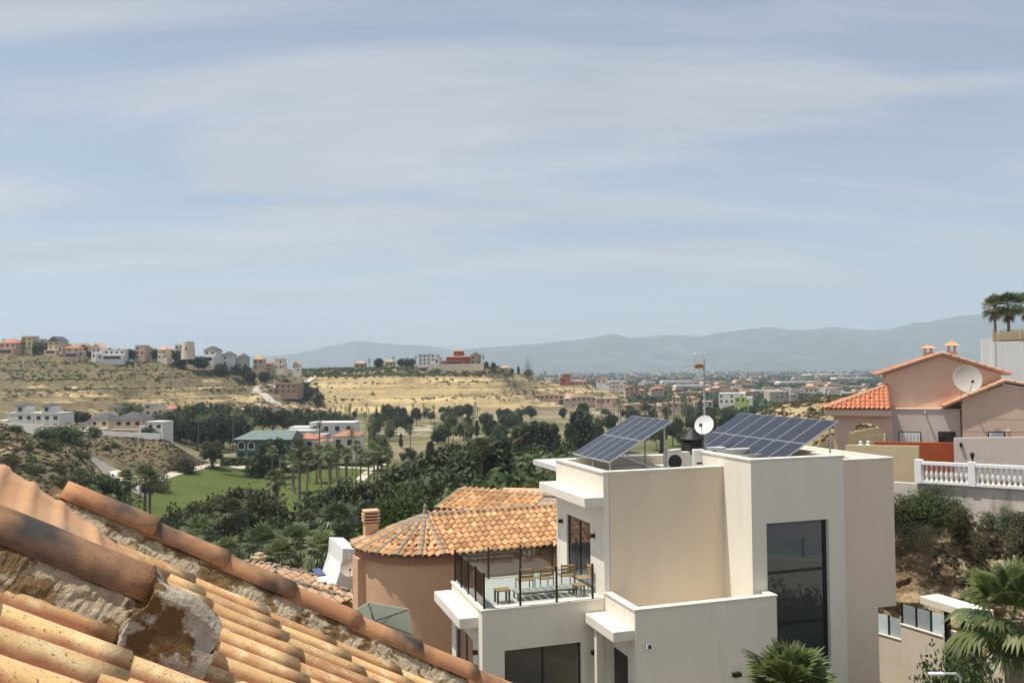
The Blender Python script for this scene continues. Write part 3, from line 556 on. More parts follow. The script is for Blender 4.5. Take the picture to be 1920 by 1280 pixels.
# cap runs on mortar
def cap_mesh(L, r, thick, seed, n=14, taper=.06):
    vs = []; fs = []; nx = 7
    for i in range(nx):
        t = i / (nx-1); x = -L*.12 + L*1.12*t; rr_ = r * (1 + taper * (t - .5)); e = .02 * t
        for k in range(n+1):
            a = R(-4) + R(188) * k / n
            vs.append((x + (.006*math.sin(5*a + seed) if i == nx-1 else 0), rr_*math.cos(a), rr_*.82*math.sin(a) + e + .004*mnoise.noise((x*5, a*2, seed))))
    n1 = n+1
    for i in range(nx-1):
        for k in range(n): fs.append((i*n1+k, (i+1)*n1+k, (i+1)*n1+k+1, i*n1+k+1))
    o = len(vs)
    for k in range(n1):
        x, y, z = vs[(nx-1)*n1+k]; a = R(-4)+R(188)*k/n; vs.append((x, y - thick*math.cos(a), z - thick*math.sin(a)))
    for k in range(n): a = (nx-1)*n1+k; fs.append((a, o+k, o+k+1, a+1))
    o2 = len(vs)
    for k in range(n1):
        x, y, z = vs[k]; a = R(-4)+R(188)*k/n; vs.append((x, y - thick*math.cos(a), z - thick*math.sin(a)))
    for k in range(n): fs.append((k+1, o2+k+1, o2+k, k)); fs.append((o+k, o2+k, o2+k+1, o+k+1))
    return MB().add(vs, fs).mesh('cap_tile', M['cap'], smooth=True)
def mortar_run(x0, x1, y0, y1, z1, seed, n=90, rough=.012):
    vs = []; fs = []; prof = [(y0 - .125, -.05), (y0 - .100, .005), (y0 - .075, z1*.2), (y0 - .052, z1*.42), (y0 - .028, z1*.62), (y0 - .006, z1*.82), (y0 + .012, z1), ((y0+y1)/2, z1 + .02), (y1, z1), (y1 + .004, z1*.5), (y1, -.05)]
    for i in range(n):
        x = x0 + (x1-x0)*i/(n-1)
        for k, (y, z) in enumerate(prof):
            q = mnoise.noise((x*7, y*9 + k, z*11 + seed)) + .6*mnoise.noise((x*23, y*19 + k, z*21 + seed)) + .5*mnoise.noise((x*60, k*3.1, seed)); q2 = mnoise.noise((x*9, k*1.7, seed+5))
            vs.append((x, y + rough*q, z + (rough*.8*q2 if 0 < k < 11 else 0)))
    m_ = len(prof)
    for i in range(n-1):
        for k in range(m_-1): fs.append((i*m_+k, (i+1)*m_+k, (i+1)*m_+k+1, i*m_+k+1))
    fs.append(tuple(range(m_))); fs.append(tuple(range((n-1)*m_, n*m_))[::-1])
    return MB().add(vs, fs).build('mortar_bed', M['mortar'], deck, smooth=False)
ve = mortar_run(.05, 6.6, 5.25, 5.44, .115, 2, 420, .016)
capm = [cap_mesh(.47, .098, .014, s) for s in range(4)]
x = .16; k = 0
while x < 6.3:
    o = link('cap_tile', capm[k % 4], deck); o.matrix_local = Matrix.Translation((x, 5.345 + rr.uniform(-.006, .006), .112 + rr.uniform(-.004, .004))) @ Matrix.Rotation(rr.uniform(-.02, .02), 4, 'Z')
    x += .452 + rr.uniform(-.015, .015); k += 1
# near run with its broken mortar end block
mortar_run(-1.5, .545, 3.455, 3.66, .130, 7, 260, .018)
capn = [cap_mesh(.78, .118, .014, 11 + s) for s in range(3)]
for k, x in enumerate((-1.52, -.80, -.08)):
    o = link('cap_tile', capn[k], deck); o.matrix_local = Matrix.Translation((x - .14, 3.572, .128)) @ Matrix.Rotation(.012*(k-1), 4, 'Z')
def block(name, lo, hi, seed, mat, rough=.02, taper=.25):
    bm = bmesh.new(); bmesh.ops.create_cube(bm, size=1); bmesh.ops.subdivide_edges(bm, edges=list(bm.edges), cuts=26, use_grid_fill=True)
    for v in bm.verts:
        q = v.co; sx = 1 - .12*(q.z+.5); c = Vector(((lo[0]+hi[0])/2 + q.x*(hi[0]-lo[0])*sx, (lo[1]+hi[1])/2 + q.y*(hi[1]-lo[1])*(1 - taper*(q.z+.5)), (lo[2]+hi[2])/2 + q.z*(hi[2]-lo[2])))
        if q.z > 0: c.z -= (abs(q.y)*2)**3 * .035 + max(0, q.x)**2*.22
        nz = mnoise.noise((c.x*6, c.y*6, c.z*6 + seed)) + .5*mnoise.noise((c.x*17, c.y*17, c.z*17 + seed)) + .3*mnoise.noise((c.x*55, c.y*55, c.z*55 + seed)) + .18*mnoise.noise((c.x*120, c.y*120, c.z*120 + seed)); c += Vector((nz, mnoise.noise((c.x*7, c.z*9, seed+3)), mnoise.noise((c.y*7, c.x*9, seed+6)))) * rough; v.co = c
    me_ = bpy.data.meshes.new(name); bm.to_mesh(me_); bm.free(); me_.materials.append(mat); return link(name, me_, deck)
M['mortar2'] = mottled('grey_mortar', (.46,.39,.29), (.66,.58,.46), 24, .95, 1.0, 45, c3=(.20,.115,.045), t3=.53, s3=4.2, bdist=.035, w3=.02)
block('mortar_end_block', (.49, 3.32, -.05), (.83, 3.68, .225), 4, M['mortar2'], .022, .46)
cone = MB(); vs = []; fs = []
for i in range(9):
    t = i/8; x = .50 + .34*t; r_ = .12*(1-t)**.6 + .015
    for k in range(13):
        a = math.pi*k/12; vs.append((x + .012*mnoise.noise((a*2, t*4, 1)), 3.55 + r_*math.cos(a)*1.0, .135 - .10*t + r_*.9*math.sin(a)*(1-.3*t) + .01*mnoise.noise((a*3, t*6, 3))))
for i in range(8):
    for k in range(12): fs.append((i*13+k, (i+1)*13+k, (i+1)*13+k+1, i*13+k+1))
cone.add(vs, fs).build('mortar_cap', M['mortar2'], deck, smooth=True)
# the rounded clay-coloured flashing roll between the two runs
M['flash'] = mottled('clay_flashing', (.47,.255,.13), (.58,.35,.19), 3, .75, .25, 30, c3=(.40,.27,.18), t3=.6, s3=3)
vs = []; fs = []; nx, nk = 110, 30
for i in range(nx):
    t = i/(nx-1); x = -1.5 + 2.6*t; hgt = .165*(1 - sm(.40, 1.0, t))**1.0 + .012; wid = .62*(1 - .35*sm(.5, 1, t)); cy_ = 4.95 - .42*sm(.50, 1.0, t)
    for k in range(nk+1):
        u = k/nk; a = math.pi*u; xs = x + .07*math.sin(a)*(1 if True else 0)
        wr = .5 + .5*math.sin(xs*31 + 1.6*math.sin(xs*5) + 1.0*math.cos(a)); wr = wr**5
        w2 = .032*wr*math.sin(a)**.7*(1 - .5*t) + .008*mnoise.noise((xs*6, a*2, 4))
        vs.append((x, cy_ + wid*math.cos(a), (hgt + w2)*math.sin(a)**.8 - .02))
for i in range(nx-1):
    for k in range(nk): fs.append((i*(nk+1)+k, (i+1)*(nk+1)+k, (i+1)*(nk+1)+k+1, i*(nk+1)+k+1))
MB().add(vs, fs).build('flashing_roll', M['flash'], deck, smooth=True)
# ================================================================= MODERN WHITE HOUSE
YAW = R(18); A0 = atd(1131, 884, 26.0)
HU = Vector((math.cos(YAW), math.sin(YAW), 0)); HV = Vector((-math.sin(YAW), math.cos(YAW), 0))
def hw(u, v, z): return A0 + HU*u + HV*v + Vector((0, 0, z))
GZ = 16.4 - A0.z           # ground below
wh = thing('modern_house', 'cubic cream and white modern house with roof terrace and solar panels', 'house', A0, YAW)
Wt, Cr = M['white'], M['cream']
# upper block: front, left wall with the door opening, back, roof
b = MB(); b.box(.18, 4.15, 0, .2, -7.6, -.06); b.box(.2, 4.15, 3.8, 4.0, -7.6, -.06)
b.build('upper_block_front', Cr, wh)
b = MB(); D0, D1, DT, DB = 1.05, 3.07, -1.74, -3.80
b.box(0, .2, .0, D0, -4.0, -.06); b.box(0, .2, D1, 4.0, -4.0, -.06); b.box(0, .2, D0, D1, DT, -.06); b.box(0, .2, D0, D1, -4.0, DB)
b.build('upper_block_side', Wt, wh)
quick_box('upper_roof', M['terrazzo'], wh, .2, 9.7, .2, 7.0, -.5, -.32)
quick_box('parapet_coping', M['coping'], wh, -.035, 4.15, -.035, .235, -.062, 0, b=.008)
quick_box('parapet_coping', M['coping'], wh, -.035, .235, .237, 4.035, -.064, -.002, b=.008)
quick_box('parapet_coping', M['coping'], wh, .237, 4.1, 3.765, 4.035, -.064, -.002, b=.008)
# balcony door on the left wall
dr = MB().box(.06, .13, D0 + .002, D0 + .07, DB, DT - .002).box(.06, .13, D1 - .07, D1 - .002, DB, DT - .002).box(.06, .13, D0 + .07, D1 - .07, DT - .07, DT - .002).box(.06, .13, 2.02, 2.09, DB, DT - .07).box(.06, .13, D0 + .07, D1 - .07, DB, DB + .07).build('terrace_door', M['black'], wh)
for y0, y1 in ((D0 + .07, 2.02), (2.09, D1 - .07)): quick_box('pane', M['winglass'], dr, .085, .10, y0, y1, DB + .07, DT - .07)
inn = MB().box(.2, 3.9, .25, 3.75, -3.86, -3.84).box(3.8, 3.9, .25, 3.75, -3.84, -.5).build('room_interior', M['cream'], wh)
# canopies on the left walls
def canopy(v0, v1, u0, u1, z0, z1): quick_box('canopy', M['canopy'], wh, u0, u1, v0, v1, z0, z1, b=.012)
canopy(-.02, 4.02, -.63, -.003, -1.05, -.76)
canopy(.42, 3.72, -4.42, -3.853, -4.40, -4.10)
canopy(-2.02, .30, -.66, -.003, -4.45, -4.17)
# tower with the tall window
c = MB(); C0, C1, CV = 4.15, 7.50, -1.55; W0, W1, WT, WB = 4.66, 6.90, -1.60, -6.15
c.box(C0, W0, CV, CV + .25, GZ, .30); c.box(W1, C1, CV, CV + .25, GZ, .30); c.box(W0, W1, CV, CV + .25, WT, .30); c.box(W0, W1, CV, CV + .25, GZ, WB)
c.box(C0, C0 + .25, CV + .25, 2.2, GZ, .30); c.box(C1 - .25, C1, CV + .25, 2.2, GZ, .30); c.box(C0 + .25, C1 - .25, 1.95, 2.2, -.4, .30)
c.build('tower', Wt, wh)
quick_box('parapet_coping', M['coping'], wh, C0 - .03, C1 + .03, CV - .03, CV + .28, .298, .355, b=.008)
quick_box('parapet_coping', M['coping'], wh, C0 - .03, C0 + .28, CV + .282, 2.22, .296, .353, b=.008)
quick_box('parapet_coping', M['coping'], wh, C1 - .28, C1 + .03, CV + .282, 2.22, .296, .353, b=.008)
wf = MB(); y0 = CV + .13; y1 = CV + .20
wf.box(W0 + .001, W0 + .05, y0, y1, WB, WT - .001).box(W1 - .12, W1 - .001, y0, y1, WB, WT - .001).box(W0 + .05, W1 - .12, y0, y1, WT - .06, WT - .001).box(W0 + .05, W1 - .12, y0, y1, WB, WB + .07)
bars = (-3.13, -4.68)
for z in bars: wf.box(W0 + .05, W1 - .12, y0 + .003, y1 - .003, z - .04, z + .04)
wf = wf.build('window', M['black'], wh)
zs = [WB + .07, -4.72, -4.64, -3.17, -3.09, WT - .06]
for k in range(3): quick_box('pane', M['winglass'], wf, W0 + .05, W1 - .12, y0 + .03, y0 + .045, zs[2*k], zs[2*k+1])
MB().box(C0 + .3, C1 - .3, 1.0, 1.05, GZ, .2).box(C0 + .3, C1 - .3, CV + .3, 1.0, -3.4, -3.2).build('stair_interior', M['cream'], wh)
# right wing, cantilevered
d = MB(); DV = -1.10
d.box(C1, 9.82, DV, 4.0, -4.64, .098); d.box(C1, 9.10, DV + .004, 4.0, GZ, -4.642)
d.build('right_wing', Cr, wh)
MB().box(C1 + .032, 9.85, DV - .03, DV + .25, .10, .155, b=.008).build('parapet_coping', M['coping'], wh)
quick_box('parapet_coping', M['coping'], wh, 9.57, 9.85, DV + .252, 4.0, .098, .153, b=.008)
# balcony in front of the upper block
e = MB(); EV = -2.05; E1 = 4.62
e.box(0, E1, EV, EV + .18, GZ, -3.65); e.box(0, .18, EV + .18, -.002, GZ, -3.65); e.box(E1 - .18, E1, EV + .18, CV - .002, GZ, -3.65); e.box(.18, E1 - .18, EV + .18, -.002, -4.75, -4.6)
e.build('balcony', Wt, wh)
quick_box('balcony_coping', M['coping'], wh, -.03, E1 + .03, EV - .03, EV + .21, -3.648, -3.595, b=.008)
quick_box('balcony_coping', M['coping'], wh, -.03, .21, EV + .212, -.037, -3.650, -3.597, b=.008)
quick_box('balcony_coping', M['coping'], wh, E1 - .21, E1 + .03, EV + .212, CV - .032, -3.650, -3.597, b=.008)
# terrace block, with dark opening in its front and left doors
f = MB(); F0 = -3.85; O0, O1, OT = -3.18, -.78, -5.02
f.box(F0, O0, 0, .22, GZ, -3.86); f.box(O1, .178, .004, .22, GZ, -3.86); f.box(O0, O1, 0, .22, OT, -3.86)
L0, L1, LT = 1.0, 3.1, -4.95
f.box(F0, F0 + .2, .22, L0, GZ, -3.86); f.box(F0, F0 + .2, L1, 3.62, GZ, -3.86); f.box(F0, F0 + .2, L0, L1, LT, -3.86); f.box(F0 + .2, .2, 3.42, 3.62, GZ, -3.86)
f.build('terrace_block', Wt, wh)
f = MB(); f.box(O0 + .002, O0 + .06, .1, .16, GZ, OT - .002).box(O1 - .06, O1 - .002, .1, .16, GZ, OT - .002).box(O0 + .06, O1 - .06, .1, .16, OT - .06, OT - .002).box(-2.0, -1.95, .1, .16, GZ, OT - .06)
fo = f.build('garage_window', M['black'], wh)
for a, b_ in ((O0 + .06, -2.0), (-1.95, O1 - .06)): quick_box('pane', M['winglass'], fo, a, b_, .12, .135, GZ, OT - .06)
ld = MB().box(F0 + .06, F0 + .12, L0 + .002, L0 + .06, GZ, LT - .002).box(F0 + .06, F0 + .12, L1 - .06, L1 - .002, GZ, LT - .002).box(F0 + .06, F0 + .12, 2.0, 2.06, GZ, LT - .06).box(F0 + .06, F0 + .12, L0 + .06, L1 - .06, LT - .06, LT - .002).build('sliding_door', M['black'], wh)
for a, b_ in ((L0 + .06, 2.0), (2.06, L1 - .06)): quick_box('pane', M['winglass'], ld, F0 + .08, F0 + .095, a, b_, GZ, LT - .06)
quick_box('terrace_floor', M['terrazzo'], wh, F0 + .2, 0, .22, 3.42, -3.90, -3.80)
quick_box('terrace_coping', M['coping'], wh, F0 - .03, .0, -.03, .24, -3.862, -3.79, b=.008)
quick_box('terrace_coping', M['coping'], wh, F0 - .03, F0 + .22, .242, 3.65, -3.864, -3.792, b=.008)
quick_box('terrace_coping', M['coping'], wh, F0 + .222, .0, 3.40, 3.65, -3.864, -3.792, b=.008)
# side door under the third canopy, in the left wall of the balcony block
MB().box(-.012, .0, -1.55, -.65, GZ, -5.05).build('side_door', M['black'], wh)
quick_box('pilaster', Wt, wh, -.55, -.35, -.62, -.45, GZ, -4.452)
# glass balustrade round the terrace
PH = .98; pz = -3.79
spots = [(-3.76, v) for v in (3.52, 2.70, 1.85, 1.0, .10)] + [(-2.66, .08), (-1.52, .08), (-.36, .08)] + [(-2.62, 3.52), (-1.50, 3.52), (-.36, 3.52)]
pm = MB().box(-.03, .03, -.03, .03, 0, PH + .06, b=.006).mesh('railing_post', M['black'])
for (u, v) in spots: link('railing_post', pm, wh, (u, v, pz))
def gpane(u0, v0, u1, v1):
    L = math.hypot(u1-u0, v1-v0); o = MB().box(.05, L - .05, -.006, .006, .09, PH).build('glass_panel', M['glass'], wh); o.location = (u0, v0, pz); o.rotation_euler.z = math.atan2(v1-v0, u1-u0)
for a, b_ in zip(spots[0:4], spots[1:5]): gpane(*a, *b_)
for a, b_ in zip(spots[4:7], spots[5:8]): gpane(*a, *b_)
gpane(-3.76, 3.52, -2.62, 3.52); gpane(-2.62, 3.52, -1.5, 3.52); gpane(-1.5, 3.52, -.36, 3.52)
# wall lamps, camera, small fittings
def wlamp(u, v, z, side): 
    if side == 'L': return quick_box('wall_lamp', M['black'], wh, u - .14, u - .002, v - .06, v + .06, z - .06, z + .06, b=.008)
    return quick_box('wall_lamp', M['black'], wh, u - .13, u + .13, v - .11, v - .002, z - .06, z + .06, b=.008)
wlamp(0, .72, -2.05, 'L'); wlamp(0, 3.45, -2.05, 'L'); wlamp(F0, .55, -5.15, 'L'); wlamp(F0, 3.4, -4.75, 'L'); wlamp(-.35, .0, -5.35, 'F'); wlamp(0, -1.85, -5.75, 'L'); wlamp(3.2, EV, -5.75, 'F')
sc_ = MB(); sc_.box(.30, .46, EV - .10, EV - .002, -4.72, -4.55, b=.03); sc_ = sc_.build('security_camera', M['acwhite'], wh)
MB().box(.35, .43, EV - .125, EV - .102, -4.69, -4.59, b=.01).build('lens', M['blackmatte'], sc_)
# ---------------------------------------------------------------- things standing on the house
def world_thing(name, label, cat, u, v, z, rz=0.0, group=None): return thing(name, label, cat, hw(u, v, z), YAW + rz, group)
def solar(label, u0, z0, u1, z1, v0, ncols, cw):
    t = world_thing('solar_array', label, 'solar panels', (u0+u1)/2, v0, -.32, 0, 'solar arrays on the flat roof')
    L = math.hypot(u1-u0, z1-z0); ang = math.atan2(z1-z0, u1-u0); hl = L/2
    fr = MB().box(.018, hl-.018, .018, cw-.018, -.034, -.02).box(.004, .026, .004, cw-.004, -.035, .004).box(hl-.026, hl-.004, .004, cw-.004, -.035, .004).box(.026, hl-.026, .004, .026, -.035, .004).box(.026, hl-.026, cw-.026, cw-.004, -.035, .004)
    pm = fr.mesh('solar_panel', M['alu']); gm = MB().box(.026, hl-.026, .026, cw-.026, -.018, -.001).mesh('cells', M['pv'])
    base = Vector((u0 - (u0+u1)/2, 0, z0 + .32))
    for r in range(2):
        for k in range(ncols):
            o = link('solar_panel', pm, t); o.location = base + Vector((math.cos(ang)*hl*r, cw*k, math.sin(ang)*hl*r)); o.rotation_euler = (0, -ang, 0)
            link('cells', gm, o)
    W = cw*ncols
    for q in (.25, .75, 1.25, 1.75):
        o = MB().box(-.02, .02, 0, W, -.075, -.036).build('rail', M['galv'], t); o.location = base + Vector((math.cos(ang)*hl*q, 0, math.sin(ang)*hl*q)); o.rotation_euler = (0, -ang, 0)
    for y in ([.12, W*.5, W-.12] if W < 4 else [.12, W*.33, W*.66, W-.12]):
        tu = u1 - (u0+u1)/2 - .25; tz = z1 + .32 - .14 - .1
        MB().tube([(tu, y, 0), (tu, y, tz)], .028, 8).build('leg', M['galv'], t)
        MB().tube([(tu-.02, y, .05), (u0-(u0+u1)/2+.5, y, base.z + .5*math.tan(ang) - .08)], .02, 6).build('brace', M['galv'], t)
        MB().tube([(u0-(u0+u1)/2+.1, y, 0), (u0-(u0+u1)/2+.1, y, base.z - .04)], .025, 6).build('leg', M['galv'], t)
        MB().box(u0-(u0+u1)/2, tu+.1, y-.06, y+.06, 0, .05).build('foot', M['retain'], t)
def pvmat():
    m, n, l, b = newmat('solar_cells'); tc = n.new('ShaderNodeTexCoord'); sp = n.new('ShaderNodeSeparateXYZ'); l.new(tc.outputs['Object'], sp.inputs[0])
    def grid(o, s, w):
        a = n.new('ShaderNodeMath'); a.operation = 'MULTIPLY'; a.inputs[1].default_value = s; l.new(o, a.inputs[0]); f = n.new('ShaderNodeMath'); f.operation = 'FRACT'; l.new(a.outputs[0], f.inputs[0]); g = n.new('ShaderNodeMath'); g.operation = 'LESS_THAN'; g.inputs[1].default_value = w; l.new(f.outputs[0], g.inputs[0]); return g.outputs[0]
    mx = n.new('ShaderNodeMath'); mx.operation = 'MAXIMUM'; l.new(grid(sp.outputs['X'], 9, .07), mx.inputs[0]); l.new(grid(sp.outputs['Y'], 10, .05), mx.inputs[1])
    c = n.new('ShaderNodeMixRGB'); l.new(mx.outputs[0], c.inputs[0]); c.inputs[1].default_value = (.020,.022,.030,1); c.inputs[2].default_value = (.065,.07,.085,1); l.new(c.outputs[0], b.inputs['Base Color']); b.inputs['Roughness'].default_value = .12; b.inputs['Specular IOR Level'].default_value = .5; return m
M['pv'] = pvmat()
solar('tilted solar array of ten panels, the left one on the roof', .68, .15, 2.98, 1.42, 1.09, 5, .608)
solar('long tilted solar array of fourteen panels, right of the white dish', 5.75, -.10, 8.35, 1.33, -.3, 7, .815)
def dish(name, label, centre, r, face, mat, depth=.16, back=.9, arm=True, group=None, foot=None):
    """offset satellite dish: bowl, rim, arm, feed, mast; face = direction it looks"""
    t = thing(name, label, 'satellite dish', foot if foot is not None else centre, 0, group)
    fz = Vector(face).normalized(); q = fz.to_track_quat('Z', 'Y'); rel = Vector(centre) - t.location
    prof = [(r*i/10, depth*r*(i/10)**2) for i in range(11)]; bw = MB(); bw.lathe([(0.0005, 0)] + prof[1:] + [(r*1.02, depth*r + .005), (r*1.02, depth*r - .02)] + [(r*i/10, depth*r*(i/10)**2 - .02) for i in range(10, 0, -1)] + [(0.0005, -.02)], 40)
    o = bw.build('bowl', mat, t, smooth=True); o.location = rel; o.rotation_mode = 'QUATERNION'; o.rotation_quaternion = q
    a = MB().tube([(0, -r*.98, depth*r), (0, -r*.75, r*.55), (0, -.35*r, r*.95)], .018*max(1, r), 6).build('arm', M['galv'], t); a.location = rel; a.rotation_mode = 'QUATERNION'; a.rotation_quaternion = q
    l_ = MB().box(-.05, .05, -.35*r-.05, -.35*r+.06, r*.88, r*1.08, b=.015).build('feed', M['blackmatte'], t); l_.location = rel; l_.rotation_mode = 'QUATERNION'; l_.rotation_quaternion = q
    if foot is not None:
        bk = rel - fz*.12; MB().tube([(0, 0, 0), (bk.x*.2, bk.y*.2, bk.z*.6), (bk.x, bk.y, bk.z)], .03, 8).build('mast', M['galv'], t)
    return t
dc = hw(4.55, 1.75, 1.17)
dish('satellite_dish', 'white satellite dish on a short mast between the solar arrays', dc, .33, (-.55, -.80, .42), M['dishwhite'], foot=hw(4.62, 1.95, -.32))
# black ribbed chimney cowl with pyramid cap
t = world_thing('chimney_cowl', 'black ribbed chimney cowl with pyramid cap left of the white dish', 'chimney', 4.25, 2.1, -.32)
MB().box(-.34, .34, -.34, .34, 0, .50).build('chimney_base', M['white'], t)
for k in range(6): MB().lathe([(.001, 0), (.36, 0), (.385, .035), (.36, .07), (.001, .07)], 28, (0, 0, .5 + .085*k)).build('rib', M['blackmatte'], t)
MB().lathe([(.33, .5), (.33, 1.0)], 24).build('pipe', M['blackmatte'], t)
MB().lathe([(.41, 1.0), (.40, 1.03), (.05, 1.36), (.001, 1.38)], 24).build('cap', M['blackmatte'], t)
t = world_thing('inverter_box', 'white inverter box fixed in front of the chimney cowl', 'inverter', 4.05, 1.35, -.32)
MB().box(-.20, .20, -.09, .09, .12, .74, b=.04).build('case', M['acwhite'], t); MB().box(-.11, .09, -.095, -.091, .25, .31).build('display', M['blackmatte'], t); MB().box(-.15, .15, -.03, .03, 0, .13).build('stand', M['galv'], t)
def ac_unit(label, u, v, rz, mat, w=.82, h=.62):
    t = world_thing('air_conditioner', label, 'air conditioner', u, v, -.32, rz, 'outdoor units on the flat roof')
    MB().box(-w/2, w/2, -.16, .16, .06, h + .06, b=.015).build('case', mat, t)
    g = MB(); cz = h*.5 + .06
    for r_ in (.10, .16, .22): g.tube([(-.12 + r_*math.cos(a*math.pi/12), -.172, cz + r_*math.sin(a*math.pi/12)) for a in range(25)], .006, 5)
    g.build('fan_grille', M['blackmatte'], t); MB().lathe([(.001, 0), (.235, 0)], 24).build('fan_opening', M['blackmatte'], t).matrix_local = Matrix.Translation((-.12, -.164, cz)) @ Matrix.Rotation(R(90), 4, 'X')
    for x in (-.3, .3): MB().box(x-.03, x+.03, -.15, .15, 0, .06).build('foot', M['galv'], t)
    MB().box(w/2-.22, w/2-.06, -.166, -.161, .5*h, .8*h).build('service_panel', mat, t)
ac_unit('beige outdoor air unit beside the left solar array', 3.25, 1.35, R(-8), M['acbeige'])
ac_unit('grey outdoor air unit behind the beige one', 3.75, 2.3, R(20), M['acbeige'], .7, .6)
ac_unit('white outdoor air unit with dark fan right of the inverter', 4.98, 1.9, R(4), M['acwhite'], .8, .66)
# television antenna on a tall mast
t = world_thing('television_antenna', 'orange comb television antenna on a tall grey mast', 'antenna', 5.6, 3.5, -.32)
MB().tube([(0, 0, 0), (0, 0, 3.75)], .035, 8).build('mast', M['galv'], t)
MB().tube([(-.40, 0, 3.42), (.02, 0, 3.48)], .025, 6).build('boom', M['galv'], t)
MB().box(-.40, -.06, -.06, .06, 3.42, 3.58, b=.02).build('dipole', plain('orange_plastic', (.45,.20,.05), .6), t)
for k in range(4):
    MB().tube([(-.40 + .10*k, -.06, 3.52), (-.48 + .13*k, -.28, 3.78), (-.62 + .16*k, -.42, 3.95)], .008, 5).build('reflector_rod', M['alu'], t)
    MB().tube([(-.40 + .10*k, -.06, 3.44), (-.48 + .10*k, -.28, 3.22), (-.66 + .12*k, -.42, 3.05)], .008, 5).build('reflector_rod', M['alu'], t)
MB().tube([(-.9, -.05, 3.50), (.3, -.05, 3.50)], .008, 5).build('element', M['alu'], t)
MB().tube([(-.2, -.5, 3.30), (-.2, .5, 3.30)], .008, 5).build('element', M['alu'], t)
# terrace furniture
def chair(label, u, v, rz):
    t = world_thing('terrace_chair', label, 'chair', u, v, -3.80, rz, 'slatted chairs on the roof terrace')
    for x in (-.22, .22):
        for y in (-.22, .22): MB().tube([(x, y, 0), (x, y, .43 if y < 0 else .82)], .016, 6).build('leg', M['black'], t)
    for k in range(4): MB().box(-.24, .24, -.22 + .115*k, -.13 + .115*k, .43, .455).build('seat_slat', M['wood'], t)
    for k in range(3): MB().box(-.24, .24, .205, .235, .53 + .10*k, .60 + .10*k).build('back_slat', M['wood'], t)
chair('wooden slat chair on the terrace, leftmost of the row', -2.10, 1.35, R(175)); chair('wooden slat chair in the middle of the terrace row', -1.45, 1.35, R(183)); chair('wooden slat chair on the terrace nearest the tall block', -.68, 1.45, R(178)); chair('wooden slat chair turned sideways by the terrace wall', -.30, .95, R(-95))
def table(label, u, v, l, w, h, name='terrace_table', grp=None):
    t = world_thing(name, label, 'table', u, v, -3.80, 0, grp)
    n = max(3, int(w/.09))
    for k in range(n): MB().box(-l/2, l/2, -w/2 + k*w/n + .006, -w/2 + (k+1)*w/n - .006, h-.03, h).build('slat', M['wood'], t)
    for x in (-l/2+.05, l/2-.05):
        for y in (-w/2+.05, w/2-.05): MB().box(x-.025, x+.025, y-.025, y+.025, 0, h-.03).build('leg', M['black'], t)
table('low wooden side table at the front corner of the terrace', -3.05, .62, .45, .40, .40); table('small low table in front of the chairs near the tall block', -.62, .55, .35, .35, .35)
t = world_thing('low_table', 'long low dark slatted table before the terrace chairs', 'table', -1.65, .80, -3.80)
for k in range(8): MB().box(-.95 + .24*k, -.95 + .24*k + .2, -.25, .25, .22, .25).build('slat', M['galv'], t)
for x in (-.9, .9):
    for y in (-.2, .2): MB().box(x-.02, x+.02, y-.02, y+.02, 0, .22).build('leg', M['black'], t)
MB().box(-.95, .97, -.24, -.2, .19, .218).build('rail', M['black'], t); MB().box(-.95, .97, .2, .24, .19, .218).build('rail', M['black'], t)
# ================================================================= PEACH HOUSE WITH ROUND END
t2 = lambda name, w, L, h, s: tile_mesh(name, w, L, h, .02, 8, s, M['tile2'], lift=.02)
otile = [t2('roof_tile', .27, .36, .07, 40 + s) for s in range(4)]
OYAW = R(20); OA = atd(797, 966, 34.0)      # apex of the round end
oh = thing('peach_house', 'peach rendered house with round end wall and clay tile roof', 'house', (OA.x, OA.y, 15.0), OYAW)
OZ = OA.z - 15.0; RO = 2.9; EH = OZ - 1.02       # eave radius and height
RW = 2.60
def arc(r, a0, a1, n): return [(r*math.cos(a0 + (a1-a0)*i/n), r*math.sin(a0 + (a1-a0)*i/n)) for i in range(n+1)]
# outline: straight front, half round end on the left, straight back
wallp = [(7.5, -RW)] + arc(RW, R(270), R(90), 40) + [(7.5, RW)]
roof_o = MB()
eave = [(7.6, -RO)] + arc(RO, R(270), R(90), 10) + [(7.6, RO)]
w = MB(); n = len(wallp); w.add([(x, y, 0) for x, y in wallp] + [(x, y, EH - .28) for x, y in wallp], [(i+1, i, n+i, n+i+1) for i in range(n-1)] + [(0, n-1, 2*n-1, n)]); w.build('wall', M['orange'], oh, smooth=False)
bandp = [(7.55, -RO+.16)] + arc(RO-.16, R(270), R(90), 40) + [(7.55, RO-.16)]
w = MB(); w.add([(x, y, EH - .30) for x, y in bandp] + [(x, y, EH - .04) for x, y in bandp], [(i+1, i, n+i, n+i+1) for i in range(n-1)] + [tuple(range(n))]); w.build('cornice_band', M['orange_band'], oh)
for zz in (3.75,):
    lp = [(7.5, -RW-.012)] + arc(RW+.012, R(270), R(90), 40); w = MB(); n2 = len(lp); w.add([(x, y, zz) for x, y in lp] + [(x, y, zz+.03) for x, y in lp] + [(x*.99, y*.99, zz+.03) for x, y in lp], [(i+1, i, n2+i, n2+i+1) for i in range(n2-1)] + [(n2+i+1, n2+i, 2*n2+i, 2*n2+i+1) for i in range(n2-1)]); w.build('string_course', M['orange_band'], oh)
# flat pilaster at the left
pl = MB().box(-.20, .22, -.48, .32, 0, EH - .31).build('pilaster', M['orange'], oh); pl.location = (-RW - .02, -.20, 0); pl.rotation_euler.z = R(4)
